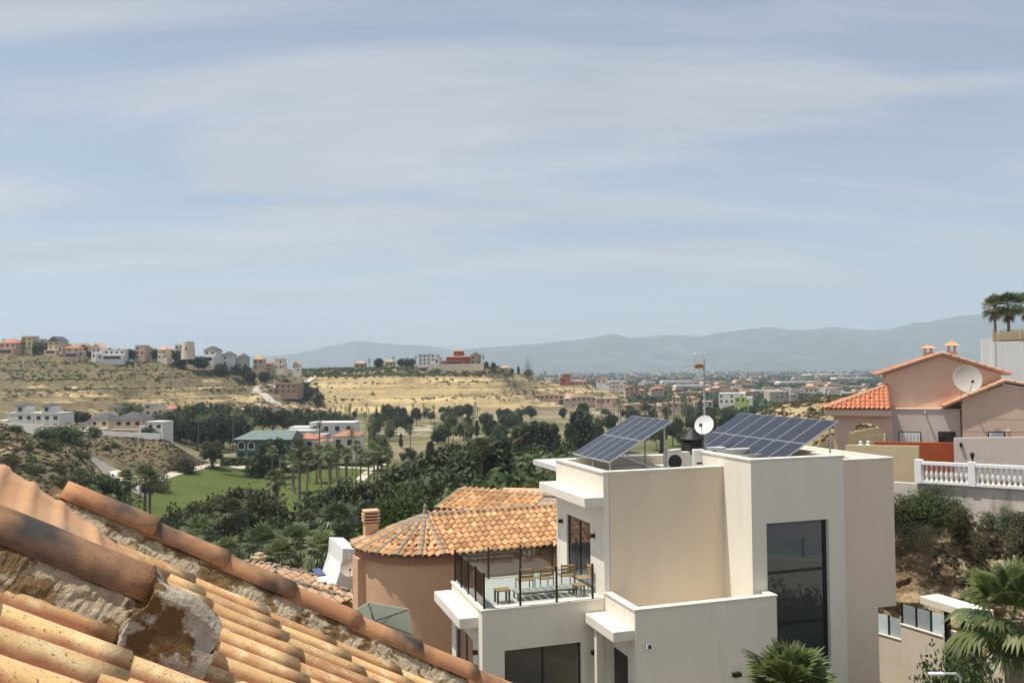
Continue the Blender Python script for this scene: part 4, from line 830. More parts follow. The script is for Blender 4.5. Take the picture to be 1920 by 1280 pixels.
# roof deck
ne = len(eave); dv = [(x, y, EH) for x, y in eave] + [(0, 0, OZ - .04), (7.6, 0, OZ - .04)]
df = [(0, 1, ne, ne+1)] + [(i, i+1, ne) for i in range(1, 11)] + [(11, 12, ne+1, ne)] + [tuple(range(ne))]
ord_ = MB().add(dv, df).build('roof', M['hipmortar'], oh)
rr = random.Random(12)
def lay(p0, p1, q0, q1, cols_w=.27, rows=.36, keep=lambda s: True, meshes=otile, parent=ord_, lift=.03, name='roof_tile'):
    """tiles on a facet: eave p0->p1, ridge q0->q1 (q0=q1 for a triangle)"""
    p0, p1, q0, q1 = map(Vector, (p0, p1, q0, q1)); ex = (p1-p0).normalized(); mid = ((q0+q1)/2 - (p0+p1)/2); nr = ex.cross(mid).normalized()
    if nr.z < 0: nr = -nr
    up = nr.cross(ex).normalized()
    if up.z < 0: up = -up
    H = (q0 - p0).dot(up); W = (p1-p0).length; a0 = (q0-p0).dot(ex); a1 = (q1-p0).dot(ex); k = 0
    for r in range(int(H/rows) + 1):
        h = r*rows; tt = min(1, max(0, (h + rows*.5)/H)); x0 = a0*tt; x1 = W + (a1-W)*tt; ncol = max(0, int(round((x1-x0)/cols_w)))
        for c in range(ncol):
            x = x0 + (c+.5)*(x1-x0)/ncol; pos = p0 + ex*x + up*(h + rows) + nr*lift
            if not keep(pos): continue
            o = link(name, meshes[rr.randrange(len(meshes))], parent); dwn = -up
            mt = Matrix((dwn, nr.cross(dwn), nr)).transposed().to_4x4(); o.matrix_local = Matrix.Translation(pos + Vector((rr.uniform(-.01,.01), rr.uniform(-.01,.01), rr.uniform(-.004,.006)))) @ mt @ Matrix.Rotation(rr.uniform(-.03,.03), 4, 'Z'); k += 1
    return k
z3 = lambda p, z: (p[0], p[1], z)
cnt = lay(z3(eave[1], EH), (5.6, -RO, EH), (0, 0, OZ), (5.6, 0, OZ))
for i in range(1, 7): cnt += lay(z3(eave[i+1], EH), z3(eave[i], EH), (0, 0, OZ), (0, 0, OZ))
# hip and ridge caps bedded in mortar
hm_ = cap_mesh(.36, .10, .015, 31, 8)
hm_.materials.clear(); hm_.materials.append(M['hipmortar'])
def caprun(a, b, step=.33, me_=hm_, parent=ord_, lift=.03, name='ridge_cap'):
    a, b = Vector(a), Vector(b); d = (b-a); L = d.length; d.normalize(); side = Vector((-d.y, d.x, 0)).normalized(); nr = d.cross(side)
    if nr.z < 0: nr = -nr
    n = max(1, int(L/step)); 
    for k in range(n):
        o = link(name, me_, parent); o.matrix_local = Matrix.Translation(a + d*(L*k/n) + nr*lift) @ Matrix((d, nr.cross(d), nr)).transposed().to_4x4()
for i in range(1, 8): caprun((0, 0, OZ), z3(eave[i], EH + .02))
caprun((5.9, 0, OZ), (0, 0, OZ))
MB().lathe([(.10, 0), (.09, .12), (.06, .2), (.07, .3), (.001, .42)], 12, (0, 0, OZ + .08)).build('finial', M['hipmortar'], ord_)
# chimney at the left
ch = MB().box(-.26, .26, -.26, .26, EH - .6, OZ - .25).build('chimney', M['orange'], oh); ch.location = (-2.02, .75, -.0)
for k in range(3): MB().box(-.32, .32, -.32, .32, OZ - .20 + .12*k, OZ - .14 + .12*k).build('chimney_slab', M['orange'], ch)
MB().box(-.22, .22, -.22, .22, OZ - .25, OZ + .12).build('flue', M['blackmatte'], ch); MB().box(-.30, .30, -.30, .30, OZ + .16, OZ + .24).build('chimney_cap', M['orange'], ch)
# barred window with rust surround, on the round wall lower right
def on_wall(ang): return (RW*math.cos(ang), RW*math.sin(ang))
wn_ = bpy.data.objects.new('window', MB().box(-.48, .48, -.05, .04, 1.55, 3.05).mesh('window', M['orange_band'])); col.objects.link(wn_); wn_.parent = oh; wn_.location = (-.05, -RW, 0)
MB().box(-.36, .36, -.065, -.052, 1.55, 2.90).build('curtain', M['curtain'], wn_)
for k in range(7): MB().tube([(-.33 + .11*k, -.085, 1.55), (-.33 + .11*k, -.085, 2.9)], .011, 6).build('bar', M['balus'], wn_)
for k, (u, v) in enumerate(((1.7, -RW), (2.9, -RW))):
    wn2 = MB().box(u-.45, u+.45, v-.03, v+.02, 1.2, 2.6).build('window', M['orange_band'], oh); MB().box(u-.36, u+.36, v-.04, v-.031, 1.28, 2.52).build('pane', M['winglass'], wn2)
# second peach house behind: low gable roof with its own wall
B0 = atd(846, 957, 44.0)
o2 = thing('peach_house', 'smaller peach house with a low tiled roof behind the round one', 'house', (B0.x, B0.y, 14.0), R(-28))
zt = B0.z - 14.0
MB().box(-.6, 6.5, -.2, 4.0, 0, zt + .12).build('wall', M['pink'], o2)
rf = MB().add([(-.75,-.4,zt+.1),(6.8,-.4,zt+.1),(6.8,1.9,zt+.75),(-.75,1.9,zt+.75),(-.75,4.2,zt+.1),(6.8,4.2,zt+.1)], [(0,1,2,3),(3,2,5,4),(0,3,4),(1,5,2),(0,4,5,1)]).build('roof', M['hipmortar'], o2)
cnt += lay((-.75,-.4,zt+.1), (4.4,-.4,zt+.1), (-.75,1.9,zt+.75), (4.4,1.9,zt+.75), .36, .45, parent=rf, meshes=[t2('roof_tile', .36, .45, .09, 50 + s) for s in range(3)])
caprun((5.5,1.9,zt+.75), (-.75,1.9,zt+.75), parent=rf); caprun((-.72,1.9,zt+.72), (-.72,-.4,zt+.1), parent=rf)
# ================================================================= LITTLE ROOFS BELOW
def tiled_block(name, label, origin, yaw, L, W, hgt, rise, wallm, kind='hip', zg=10.0, tilem='tile3', chimney=None, tw=.42):
    """house with a hip or gable roof whose tile courses are modelled as ribs joined into one covering"""
    t = thing(name, label, 'house', (origin.x, origin.y, zg), yaw); e = origin.z - zg
    MB().box(-L/2+.3, L/2-.3, -W/2+.3, W/2-.3, 0, e - .002).build('wall', wallm, t)
    rl = L/2 - (W/2 if kind == 'hip' else 0); pv = [(-L/2,-W/2,e),(L/2,-W/2,e),(L/2,W/2,e),(-L/2,W/2,e),(-rl,0,e+rise),(rl,0,e+rise)]
    r = MB().add(pv, [(0,1,5,4),(1,2,5),(2,3,4,5),(3,0,4),(3,2,1,0)]).build('roof', M['hipmortar'], t)
    cv = MB()
    for quad in ((0,1,5,4), (2,3,4,5), (1,2,5,5), (3,0,4,4)):
        p0, p1, q1, q0 = (Vector(pv[i]) for i in quad); ex = (p1-p0).normalized(); Wd = (p1-p0).length
        up = ((q0+q1)/2 - (p0+p1)/2); up -= ex*up.dot(ex); H = up.length; up.normalize(); nr = ex.cross(up); n = max(2, int(Wd/tw)); a0 = (q0-p0).dot(ex); a1 = (q1-p0).dot(ex)
        for k in range(n):
            x = (k+.5)*Wd/n; lim = H
            if a0 > 0.01 and x < a0: lim = H*x/a0
            if a1 < Wd-.01 and x > a1: lim = min(lim, H*(Wd-x)/(Wd-a1))
            rows = max(1, int(lim/.45))
            for i in range(rows):
                h0, h1 = i*.45, min((i+1)*.45 + .05, lim); vs = []
                for hh, lf in ((h0, .035), (h1, .0)):
                    for s_, zz in ((-.5, .01), (-.22, .085), (.22, .085), (.5, .01)): vs.append(p0 + ex*(x + s_*tw*.92) + up*hh + nr*(zz + lf))
                cv.add(vs, [(0,1,5,4),(1,2,6,5),(2,3,7,6),(0,3,2,1)])
    o = cv.build('tile_covering', M[tilem], r); o['kind'] = 'stuff'
    for a, b_ in ((4,0),(4,3),(5,1),(5,2),(4,5)): caprun(pv[a], pv[b_], .5, parent=r)
    if chimney:
        cx, cy_, chh = chimney; c_ = MB().box(cx-.25, cx+.25, cy_-.25, cy_+.25, e, e+rise+chh).build('chimney', wallm, t); MB().box(cx-.36, cx+.36, cy_-.36, cy_+.36, e+rise+chh+.002, e+rise+chh+.1).box(cx-.2, cx+.2, cy_-.2, cy_+.2, e+rise+chh+.1, e+rise+chh+.3).build('chimney_cap', wallm, c_)
    return t
tiled_block('tiled_villa', 'beige villa whose tiled roof with a small chimney peeks above the verge tiles', atd(488, 1094, 52), R(-28), 7.5, 5.2, 3, 1.25, M['tan'], 'hip', 9.0, chimney=(-.6, .5, .15))
tiled_block('tiled_villa', 'low hipped tile roof left of the white house with arched windows', atd(600, 1142, 42), R(-32), 6.2, 4.8, 3, 1.25, M['tan'], 'hip', 11.0)
tiled_block('tiled_villa', 'small tiled roof half hidden by the verge cap tiles', atd(545, 1132, 40), R(-30), 4.0, 4.0, 3, 1.1, M['tan'], 'hip', 11.0)
# far right roof with grey sheet behind the peach house
t = thing('tiled_villa', 'tile roof with a grey sheet cover just left of the white house', 'house', (*atd(1015, 950, 50)[:2], 13.0), R(-12)); e = atd(1015, 950, 50).z - 13
MB().box(-2.5, 3.5, 0, 4, 0, e).build('wall', M['tan'], t); MB().add([(-2.7,-.2,e),(3.7,-.2,e),(3.7,2,e+.8),(-2.7,2,e+.8),(3.7,4.2,e),(-2.7,4.2,e)], [(0,1,2,3),(3,2,4,5),(0,3,5),(1,4,2),(0,5,4,1)]).build('roof', M['tile3'], t); MB().box(-2.6, .9, .5, 1.8, e+.62, e+.68).build('sheet_cover', M['galv'], t)
# ================================================================= WHITE SCULPTED HOUSE
S0 = atd(652, 1135, 46.0)
sw = thing('white_villa', 'white house with stepped sloping side wall and two arched windows', 'house', (S0.x, S0.y, 12.0), R(24)); e = S0.z - 12.0
prof = [(-1.5, 0), (-1.5, e+.35), (-1.15, e+.45), (-.65, e+1.15), (-.30, e+2.2), (-.25, e+3.05), (.55, e+2.95), (.55, e+2.35), (1.1, e+2.3), (1.1, 0)]
MB().prism(prof, 0, 3.5, 'y').build('wall', M['paleblock'], sw)
MB().box(1.1, 3.0, .05, 3.4, 0, e + 2.1).build('side_block', M['paleblock'], sw)
for (x, z) in ((-.55, e + .55), (-1.15 + .05, e - .15)):
    a = [(x + .11*math.cos(R(q)), z + .18 + .11*math.sin(R(q))) for q in range(0, 181, 20)] + [(x-.11, z-.28), (x+.11, z-.28)]
    MB().prism(a, -.03, .05, 'y').build('arched_window', M['farglass'], sw)
MB().box(-1.6, -1.2, -.2, 1.5, e+1.75, e+1.82).build('blue_awning', plain('blue_sheet', (.06,.10,.22), .5), sw)
dish('satellite_dish', 'grey satellite dish on the side wall of the white villa', atd(655, 1063, 44.5), .46, (.25, -.95, .30), M['dishbeige'], foot=(atd(655, 1063, 45.4).x, 45.4, 21.6 - 1.2))
# ================================================================= PARASOL SEEN FROM BELOW
ub = thing('parasol', 'pale grey tilted parasol with dark ribs beside the round peach wall', 'parasol', (*atd(712, 1180, 27.0)[:2], 15.5))
hubp = atd(703, 1177, 27.0) - ub.location; nrm = Vector((-.02, .60, .80)).normalized(); nrm = Vector((.16, -.78, -.60)).normalized(); q = (-nrm).to_track_quat('Z', 'Y')
rb = 1.32; cvs = [(0, 0, .30)] + [(rb*math.cos(R(60*k + 20)), rb*math.sin(R(60*k + 20)), 0) for k in range(6)]
cn = MB().add(cvs + [(x, y, z - .012) for x, y, z in cvs], [(0, 1+k, 1+(k+1) % 6) for k in range(6)] + [(7, 8+(k+1) % 6, 8+k) for k in range(6)]).build('canopy', M['umbrella'], ub); cn.location = hubp; cn.rotation_mode = 'QUATERNION'; cn.rotation_quaternion = q
for k in range(6):
    a = R(60*k + 20); r1 = MB().tube([(0, 0, .26), (rb*.97*math.cos(a), rb*.97*math.sin(a), -.03)], .014, 5).build('rib', M['black'], ub); r1.location = hubp; r1.rotation_mode = 'QUATERNION'; r1.rotation_quaternion = q
    r2_ = MB().tube([(0, 0, -.10), (rb*.5*math.cos(a), rb*.5*math.sin(a), .10)], .011, 5).build('strut', M['black'], ub); r2_.location = hubp; r2_.rotation_mode = 'QUATERNION'; r2_.rotation_quaternion = q
hp2 = hubp + nrm * .25; MB().tube([(hubp.x, hubp.y, hubp.z), tuple(hp2), (hp2.x + .05, hp2.y + .1, 0)], .03, 8).build('pole', M['black'], ub)
print('orange tiles', cnt)
# ================================================================= HOUSE ON THE RIGHT, ABOVE THE CLIFF
RYAW = R(-21); RA = atd(1662, 766, 46.0); k_ = 46.0/1600
rh = thing('pink_house', 'pink gabled house with red tiled porch and large dish, right of the white house', 'house', (RA.x, RA.y, 24.6), RYAW); z0 = RA.z - 24.6
W = 5.45; ze = z0 + 1.85; zr = z0 + 2.82
MB().prism([(0, 0), (W, 0), (W, ze), (W/2, zr), (0, ze)], 0, 3.6, 'y').build('gable_block', M['pink'], rh)
def slab_roof(name, xl, zl, xm, zm, xr, zr_, y0, y1, th_, mat, parent):
    return MB().prism([(xl, zl), (xm, zm), (xr, zr_), (xr, zr_+th_), (xm, zm+th_), (xl, zl+th_)], y0, y1, 'y').build(name, mat, parent)
rf = slab_roof('roof', -.45, ze-.10, W/2, zr+.03, W+.40, ze-.10, -.28, 3.7, .10, M['pink'], rh)
rt = MB()
for side in (-1, 1):
    for k in range(15):
        y = -.25 + k*.265
        xa, za, xb, zb_ = (W/2, zr+.13, -.5, ze-.02) if side < 0 else (W/2, zr+.13, W+.45, ze-.02)
        for i in range(8):
            t0, t1 = i/8, (i+1.12)/8; vs = []
            for t_, lf in ((t0, .0), (min(t1, 1.02), .035)):
                for s_, q in ((-.5, .0), (-.2, .075), (.2, .075), (.5, .0)): vs.append((xa+(xb-xa)*t_, y + s_*.25, za+(zb_-za)*t_ + q + lf))
            rt.add(vs, [(0,1,5,4),(1,2,6,5),(2,3,7,6),(4,5,6,7)])
o = rt.build('tile_covering', M['redtile'], rf); o['kind'] = 'stuff'
edge = cap_mesh(.42, .11, .02, 77, 8); edge.materials.clear(); M['vergetile'] = mottled('verge_tile', (.50,.30,.18), (.60,.38,.24), 3, .9, .3, 30); edge.materials.append(M['vergetile'])
caprun((W/2, -.26, zr+.10), (-.5, -.26, ze-.06), .40, edge, rf, .02, 'verge_tile'); caprun((W/2, -.26, zr+.10), (W+.45, -.26, ze-.06), .40, edge, rf, .02, 'verge_tile')
# lower white front block with two windows
lb = MB().box(.2, 3.45, -.75, -.002, 0, z0 + .0).build('lower_block', M['pinkwhite'], rh)
MB().box(.15, 3.5, -.8, -.004, z0 + .002, z0 + .06).build('ledge', M['pink'], rh)
def rwin(x0, x1, zb_, zt, y, curtain, name='window'):
    w_ = MB().box(x0, x1, y-.02, y+.05, zb_, zt).build(name, M['black'], rh)
    if curtain: MB().box(x0+.06, x1-.06, y-.028, y-.021, zb_+.03, zt-.05).build('curtain', M['curtain'], w_)
    else: MB().box(x0+.06, x1-.06, y-.028, y-.021, zb_+.03, zt-.05).build('pane', M['winglass'], w_)
    n = 7
    for k in range(n): MB().tube([(x0+.05+(x1-x0-.1)*k/(n-1), y-.06, zb_), (x0+.05+(x1-x0-.1)*k/(n-1), y-.06, zt-.03)], .012, 5).build('bar', M['balus'] if curtain else M['black'], w_)
rwin(.52, 1.58, z0-1.95, z0-1.15, -.75, True); rwin(2.40, 3.20, z0-1.95, z0-1.12, -.75, False)
pp = MB().tube([(1.8, -.75, z0-.12), (1.8, -1.02, z0-.16)], .045, 8).build('drain_spout', M['pink'], rh)
# front wing at the right with its own gable
wx = 3.50; wy = -1.15; wr_ = 5.45; 
MB().prism([(wx, 0), (wx+9, 0), (wx+9, z0-.1), (wr_, z0+1.32), (wx, z0+.55)], wy, 5.5, 'y').build('wing', M['pink'], rh)
wrf = slab_roof('wing_roof', 2.55, z0+.08, wr_, z0+1.42, wx+9.3, z0-.05, wy-.15, 5.6, .08, M['pink'], rh)
caprun((wr_, wy-.14, z0+1.50), (2.55, wy-.14, z0+.16), .40, edge, wrf, .02, 'verge_tile'); caprun((wr_, wy-.14, z0+1.50), (10.5, wy-.14, z0+.28), .40, edge, wrf, .02, 'verge_tile')
wt = MB()
for k in range(24):
    y = wy + k*.27
    for i in range(9):
        t0, t1 = i/9, (i+1.12)/9; vs = []
        for t_, lf in ((t0, 0), (min(t1, 1), .03)):
            for s_, q in ((-.5, 0), (-.2, .07), (.2, .07), (.5, 0)): vs.append((wr_+(2.55-wr_)*t_, y+s_*.25, z0+1.5+(-1.34)*t_+q+lf))
        wt.add(vs, [(0,1,5,4),(1,2,6,5),(2,3,7,6),(4,5,6,7)])
o = wt.build('tile_covering', M['redtile'], wrf); o['kind'] = 'stuff'
w_ = MB().box(4.62, 5.38, wy-.02, wy+.05, z0-1.65, z0-1.05).build('window', M['black'], rh); MB().box(4.68, 5.32, wy-.028, wy-.021, z0-1.6, z0-1.1).build('curtain', M['curtain'], w_)
for z in (-.42, -1.05): MB().box(wx+.01, wx+9, wy-.008, wy-.002, z0+z, z0+z+.025).build('string_course', M['pink'], rh)
MB().box(5.48, 5.58, wy-.1, wy-.002, z0-1.05, z0-.95, b=.02).build('wall_lamp', M['acwhite'], rh)
# porch with arch and hipped red roof
px0, px1, py0, py1 = -2.65, .0, -1.6, 1.2; zp_ = z0 + .05
arch = [(px0, 0), (px0+.62, 0)] + [(px0+.62 + 1.0 + 1.0*math.cos(R(a)), z0 - 1.75 + 1.0*math.sin(R(a))*1.05) for a in range(180, -1, -12)] + [(px0+2.62, 0), (px1+.2, 0), (px1+.2, zp_-.35), (px0, zp_-.35)]
MB().prism(arch, py0, py0+.3, 'y').build('arch_wall', M['pink'], rh)
MB().prism([(a_, b_) for a_, b_ in ((py0+.3, 0), (py0+.6, 0), (py0+.6, zp_-.35), (py0+.3, zp_-.35))], px0, px0+.3, 'x').build('arch_pier', M['pink'], rh)
MB().box(px0-.42, px1+.15, py0-.42, py1+.4, zp_-.35, zp_-.002, b=.02).build('cornice', M['pink'], rh)
pr_ = MB().add([(px0-.5,py0-.5,zp_),(px1+.1,py0-.5,zp_),(px1+.1,py1+.5,zp_),(px0-.5,py1+.5,zp_),(px1+.1,-.2,zp_+1.12),(px1-.1,-.2,zp_+1.12)], [(0,1,4,5),(2,3,5,4),(3,0,5),(1,2,4),(3,2,1,0)]).build('porch_roof', M['redtile'], rh)
pt = [tile_mesh('roof_tile', .24, .34, .07, .02, 8, 90+s, M['redtile'], .02) for s in range(3)]
cr = lay((px0-.5,py0-.5,zp_), (px1+.1,py0-.5,zp_), (px1-.1,-.2,zp_+1.12), (px1+.1,-.2,zp_+1.12), .24, .34, parent=pr_, meshes=pt, lift=.03)
cr += lay((px0-.5,py1+.5,zp_), (px0-.5,py0-.5,zp_), (px1-.1,-.2,zp_+1.12), (px1-.1,-.2,zp_+1.12), .24, .34, parent=pr_, meshes=pt, lift=.03)
caprun((px1-.1,-.2,zp_+1.14), (px0-.5,py0-.5,zp_+.02), .40, edge, pr_, .02, 'hip_tile')
# chimneys
def rchim(x, y, zb_, h, s):
    c_ = MB().box(x-.30*s, x+.30*s, y-.30*s, y+.30*s, zb_, zb_+h*.42).build('chimney', M['pink'], rh)
    for dx in (-.2, .2):
        for dy in (-.2, .2): MB().box(x+dx*s-.06*s, x+dx*s+.06*s, y+dy*s-.06*s, y+dy*s+.06*s, zb_+h*.42, zb_+h*.68).build('chimney_post', M['pink'], c_)
    MB().add([(x-.55*s,y-.55*s,zb_+h*.68),(x+.55*s,y-.55*s,zb_+h*.68),(x+.55*s,y+.55*s,zb_+h*.68),(x-.55*s,y+.55*s,zb_+h*.68),(x-.12*s,y-.12*s,zb_+h*.88),(x+.12*s,y-.12*s,zb_+h*.88),(x+.12*s,y+.12*s,zb_+h*.88),(x-.12*s,y+.12*s,zb_+h*.88)], [(0,1,5,4),(1,2,6,5),(2,3,7,6),(3,0,4,7),(4,5,6,7),(3,2,1,0)]).build('chimney_roof', M['vergetile'], c_)
    MB().lathe([(.12*s, 0), (.11*s, .08*s), (.001, .14*s)], 10, (x, y, zb_+h*.88)).build('knob', M['vergetile'], c_)
rchim(3.35, 1.2, zr-.25, 1.15, .72); rchim(2.35, 3.0, zr-.1, .8, .8)
dcn = atd(1813, 711, 43.0)
dish('satellite_dish', 'large beige satellite dish mounted before the pink gable wall', dcn, .68, (-.12, -.97, .20), M['dishbeige'], foot=(dcn.x + .1, dcn.y + .9, dcn.z - 1.35))
# garden walls
def wall_pts(name, label, cat, a, b, h, th_, mat, cap=None, group=None):
    a, b = Vector(a), Vector(b); d = b - a; L = math.hypot(d.x, d.y); t = thing(name, label, cat, a, math.atan2(d.y, d.x), group)
    MB().prism([(0, -h), (L, d.z - h), (L, d.z), (0, 0)], 0, th_, 'y').build('wall_panel', mat, t)
    if cap: MB().prism([(-.04, 0.001), (L+.04, d.z+.001), (L+.04, d.z+.07), (-.04, .07)], -.05, th_+.05, 'y').build('coping', cap, t)
    return t
wall_pts('garden_wall', 'tan rendered garden wall left of the red wall', 'wall', atd(1585, 834, 41), atd(1722, 836, 39), 2.2, .25, M['tan'])
wall_pts('garden_wall', 'rust red painted garden wall below the pink house', 'wall', atd(1640, 828, 43.5), atd(1790, 830, 42.2), 1.9, .25, M['redwall'])
pw = wall_pts('garden_wall', 'pale rough rendered garden wall right of the red wall', 'wall', atd(1788, 821, 41.6), atd(1985, 818, 39.6), 2.2, .25, M['pinkwhite'])
MB().box(.25, .37, -.14, -.002, -.42, -.20, b=.03).build('wall_lamp', M['black'], pw)
# balustrade on the retaining wall
ba, bb = atd(1724, 905, 36.5), atd(1990, 922, 32.5)
rtw = wall_pts('retaining_wall', 'weathered grey retaining wall under the white balustrade', 'wall', atd(1676, 905, 37.2) + Vector((0,.25,0)), bb + Vector((0,.05,0)), 1.6, .35, M['retain'])
d_ = bb - ba; Lb = math.hypot(d_.x, d_.y); bt = thing('balustrade', 'white balustrade with turned balusters along the top of the cliff', 'balustrade', ba, math.atan2(d_.y, d_.x)); sl = d_.z / Lb
def brail(z, h, w2): MB().prism([(0, z), (Lb, z+d_.z), (Lb, z+d_.z+h), (0, z+h)], -w2, w2, 'y').build('rail', M['balus'], bt)
brail(.02, .10, .12); brail(.80, .12, .13)
bal = MB().lathe([(.055, .12), (.06, .17), (.035, .2), (.045, .26), (.075, .36), (.07, .44), (.04, .60), (.034, .68), (.055, .72), (.058, .80)], 10).mesh('baluster', M['balus'], True)
nb = int(Lb/.20)
for k in range(nb):
    x = .12 + k*.20; link('baluster', bal, bt, (x, 0, sl*x))
for x in (.0, 2.15, 5.0): MB().box(x-.14, x+.14, -.15, .15, sl*x, sl*x+1.0, b=.015).build('pier', M['balus'], bt)
lp = thing('garden_lamp', 'small black lantern on the balustrade pier', 'lamp', ba + Vector((d_.x*2.15/Lb, d_.y*2.15/Lb, sl*2.15 + 1.0)))
MB().tube([(0,0,0),(0,0,.12)], .03, 8).build('stem', M['black'], lp); MB().lathe([(.05,.12),(.09,.30),(.11,.31),(.03,.38),(.001,.40)], 8).build('lantern', M['black'], lp)
for k, (px, nm) in enumerate(((1614, 'left'), (1628, 'right'))):
    f_ = thing('garden_finial', 'white finial post %s the arch of the pink porch' % ('left in' if k == 0 else 'right in'), 'post', atd(px, 842, 42.5)); MB().box(-.12, .12, -.12, .12, -.6, .22).build('post', M['balus'], f_); MB().lathe([(.13,.22),(.06,.3),(.09,.37),(.001,.44)], 10).build('knob', M['balus'], f_)
# white plastered building with roof garden, top right
wb = thing('white_building', 'tall white weathered wall with fence on top at the right edge', 'building', (*atd(1862, 700, 66)[:2], 25.0), R(-27)); zt = atd(1852, 640, 66).z - 25
MB().box(0, 9, 0, 6, 0, zt).build('wall', M['paleblock'], wb); MB().box(-.7, -.002, .4, 2.5, 0, zt + .25).build('wall_pier', M['paleblock'], wb)
for x in (.15, 2.05, 4.0): MB().box(x-.04, x+.04, -.05, -.002, 0, zt).build('drain_pipe', M['paleblock'], wb)
fenm = plain('tan_fence', (.56,.42,.27), .8)
for k in range(5): MB().box(0, 9, .02, .07, zt + .10 + .13*k, zt + .2 + .13*k).build('fence_slat', fenm, wb)
for x in (.1, 1.9, 3.7): MB().box(x-.05, x+.05, -.03, .018, zt, zt + .95).build('fence_post', fenm, wb)
MB().box(-3.2, -.8, 3, 5, 0, zt - 2.6).build('side_shed', M['pink'], wb)
# ================================================================= CLIFF FACE AND YARD BELOW
def cliff():
    nx, nz = 220, 100; vs = []; fs = []
    a, b = Vector((14.2, 38.6, 0)), Vector((23.5, 31.8, 0))
    dirv = (b-a); nrm_ = Vector((dirv.y, -dirv.x, 0)).normalized()
    for i in range(nx):
        s_ = i/(nx-1); p = a + dirv*s_*1.4
        for j in range(nz):
            t = j/(nz-1); z = 16.6 + (24.0 - 16.6)*t; out = 2.6*(1-t)**1.2 + .25
            q = mnoise.noise((p.x*.45, z*.55, 2.0))*.85 + mnoise.noise((p.x*1.2, z*1.5, 7.0))*.5 + mnoise.noise((p.x*3.1, z*4.0, 9.0))*.26 + .12*mnoise.noise((p.x*7, z*8, 1.0)) + .10*mnoise.noise((p.x*.8, z*7, 3.0))
            out += q*(1 - .8*(t > .97)); w = p + nrm_*out; vs.append((w.x, w.y, z + .12*mnoise.noise((p.x*2, t*9, 5))))
        w = p - nrm_*1.2; vs.append((w.x, w.y, 24.05))
    m1 = nz+1
    for i in range(nx-1):
        for j in range(nz): fs.append((i*m1+j, (i+1)*m1+j, (i+1)*m1+j+1, i*m1+j+1))
    o = MB().add(vs, fs).build('cliff', mottled('cliff_marl', (.40,.29,.165), (.62,.49,.31), 1.6, .95, 1.0, 5, c3=(.25,.165,.095), t3=.56, s3=.9, bdist=.25, stretch=(1,1,1.6)), smooth=True); return tag(o, 'brown eroded rock face below the balustrade', None, kind='structure')
cliff()
# yard: stepped boundary wall with bluish glass, gate canopy
def along(u, v, z): return hw(u, v, z)
M['yardwall'] = mottled('yard_render', (.64,.55,.44), (.70,.61,.50), 1, .9, .25, 90)
def yard_wall(label, pxa, pya, da, pxb, pyb, db, panels):
    a, b = atd(pxa, pya, da), atd(pxb, pyb, db); z = (a.z + b.z)/2; a.z = b.z = z
    d = b-a; L = d.length; t = thing('yard_wall', label, 'wall', (a.x, a.y, 16.5), math.atan2(d.y, d.x)); h = z - 16.5
    MB().box(0, L, 0, .2, 0, h).build('wall_panel', M['yardwall'], t); MB().box(-.02, L+.02, -.03, .23, h+.001, h+.05).build('coping', M['coping'], t)
    for k in range(panels+1): MB().box(L*k/panels-.03, L*k/panels+.03, .07, .13, h+.05, h+.85).build('post', M['black'], t)
    for k in range(panels): MB().box(L*k/panels+.05, L*(k+1)/panels-.05, .094, .106, h+.08, h+.80).build('glass_panel', M['frost'], t)
    return t, L, h
yard_wall('lower boundary wall with two glass panels right of the white house', 1640, 1186, 35.3, 1690, 1200, 34.3, 2)
yw, L, h = yard_wall('upper boundary wall with three glass panels beside the gate', 1689, 1170, 33.9, 1772, 1196, 32.2, 3)
MB().box(L+.002, L+.55, -.12, .42, 0, h+.25).build('end_pier', M['yardwall'], yw); MB().box(1.0, 1.14, -.08, -.002, h-1.25, h-1.12).build('wall_lamp', M['black'], yw)
gc = thing('gate_canopy', 'white flat gate canopy on a dark post above the yard wall', 'canopy', (*atd(1812, 1180, 30.5)[:2], 16.6), math.atan2(-.93, .36)); zc_ = atd(1812, 1150, 30.5).z - 16.6
MB().box(-1.6, .75, -.45, .45, zc_, zc_+.28, b=.015).build('slab', M['canopy'], gc); MB().box(-.9, -.75, -.05, .1, 0, zc_).build('post', M['black'], gc); MB().box(-.2, .6, -.04, .04, .1, zc_-.25).build('gate', M['black'], gc)
yard_wall('white boundary wall with glass at the right edge behind the palm', 1850, 1218, 29.5, 1990, 1262, 27.2, 4)
# street lamp
sl_ = thing('street_lamp', 'small grey street lamp at the bottom right under the palm', 'lamp', (*atd(1800, 1265, 20)[:2], 18.4)); zz = atd(1800, 1262, 20).z - 18.4
MB().tube([(0,0,0),(0,0,zz-.1),(-.1,0,zz),(-.4,0,zz)], .03, 8).build('pole', M['galv'], sl_); MB().box(-.72, -.38, -.06, .06, zz-.03, zz+.03, b=.015).build('lamp_head', M['acwhite'], sl_)
yl = MB().add([tuple(Vector((p.x, p.y, height(p.x, p.y) + .05))) for p in (atz(1655, 1262, 16.95), atz(1740, 1278, 16.95), atz(1780, 1330, 16.95), atz(1600, 1330, 16.95))], [(0,1,2,3)]).build('yard_lawn', M['lawn']); tag(yl, 'small green lawn at the bottom beside the white house', None, kind='structure')
yg = MB().add([tuple(Vector((p.x, p.y, height(p.x, p.y) + .03))) for p in (atz(1640, 1250, 16.95), atz(1790, 1258, 16.95), atz(1800, 1282, 16.95), atz(1630, 1275, 16.95))], [(0,1,2,3)]).build('gravel_bed', M['sand']); tag(yg, 'pale gravel bed along the yard wall', None, kind='structure')
print('porch tiles', cr)
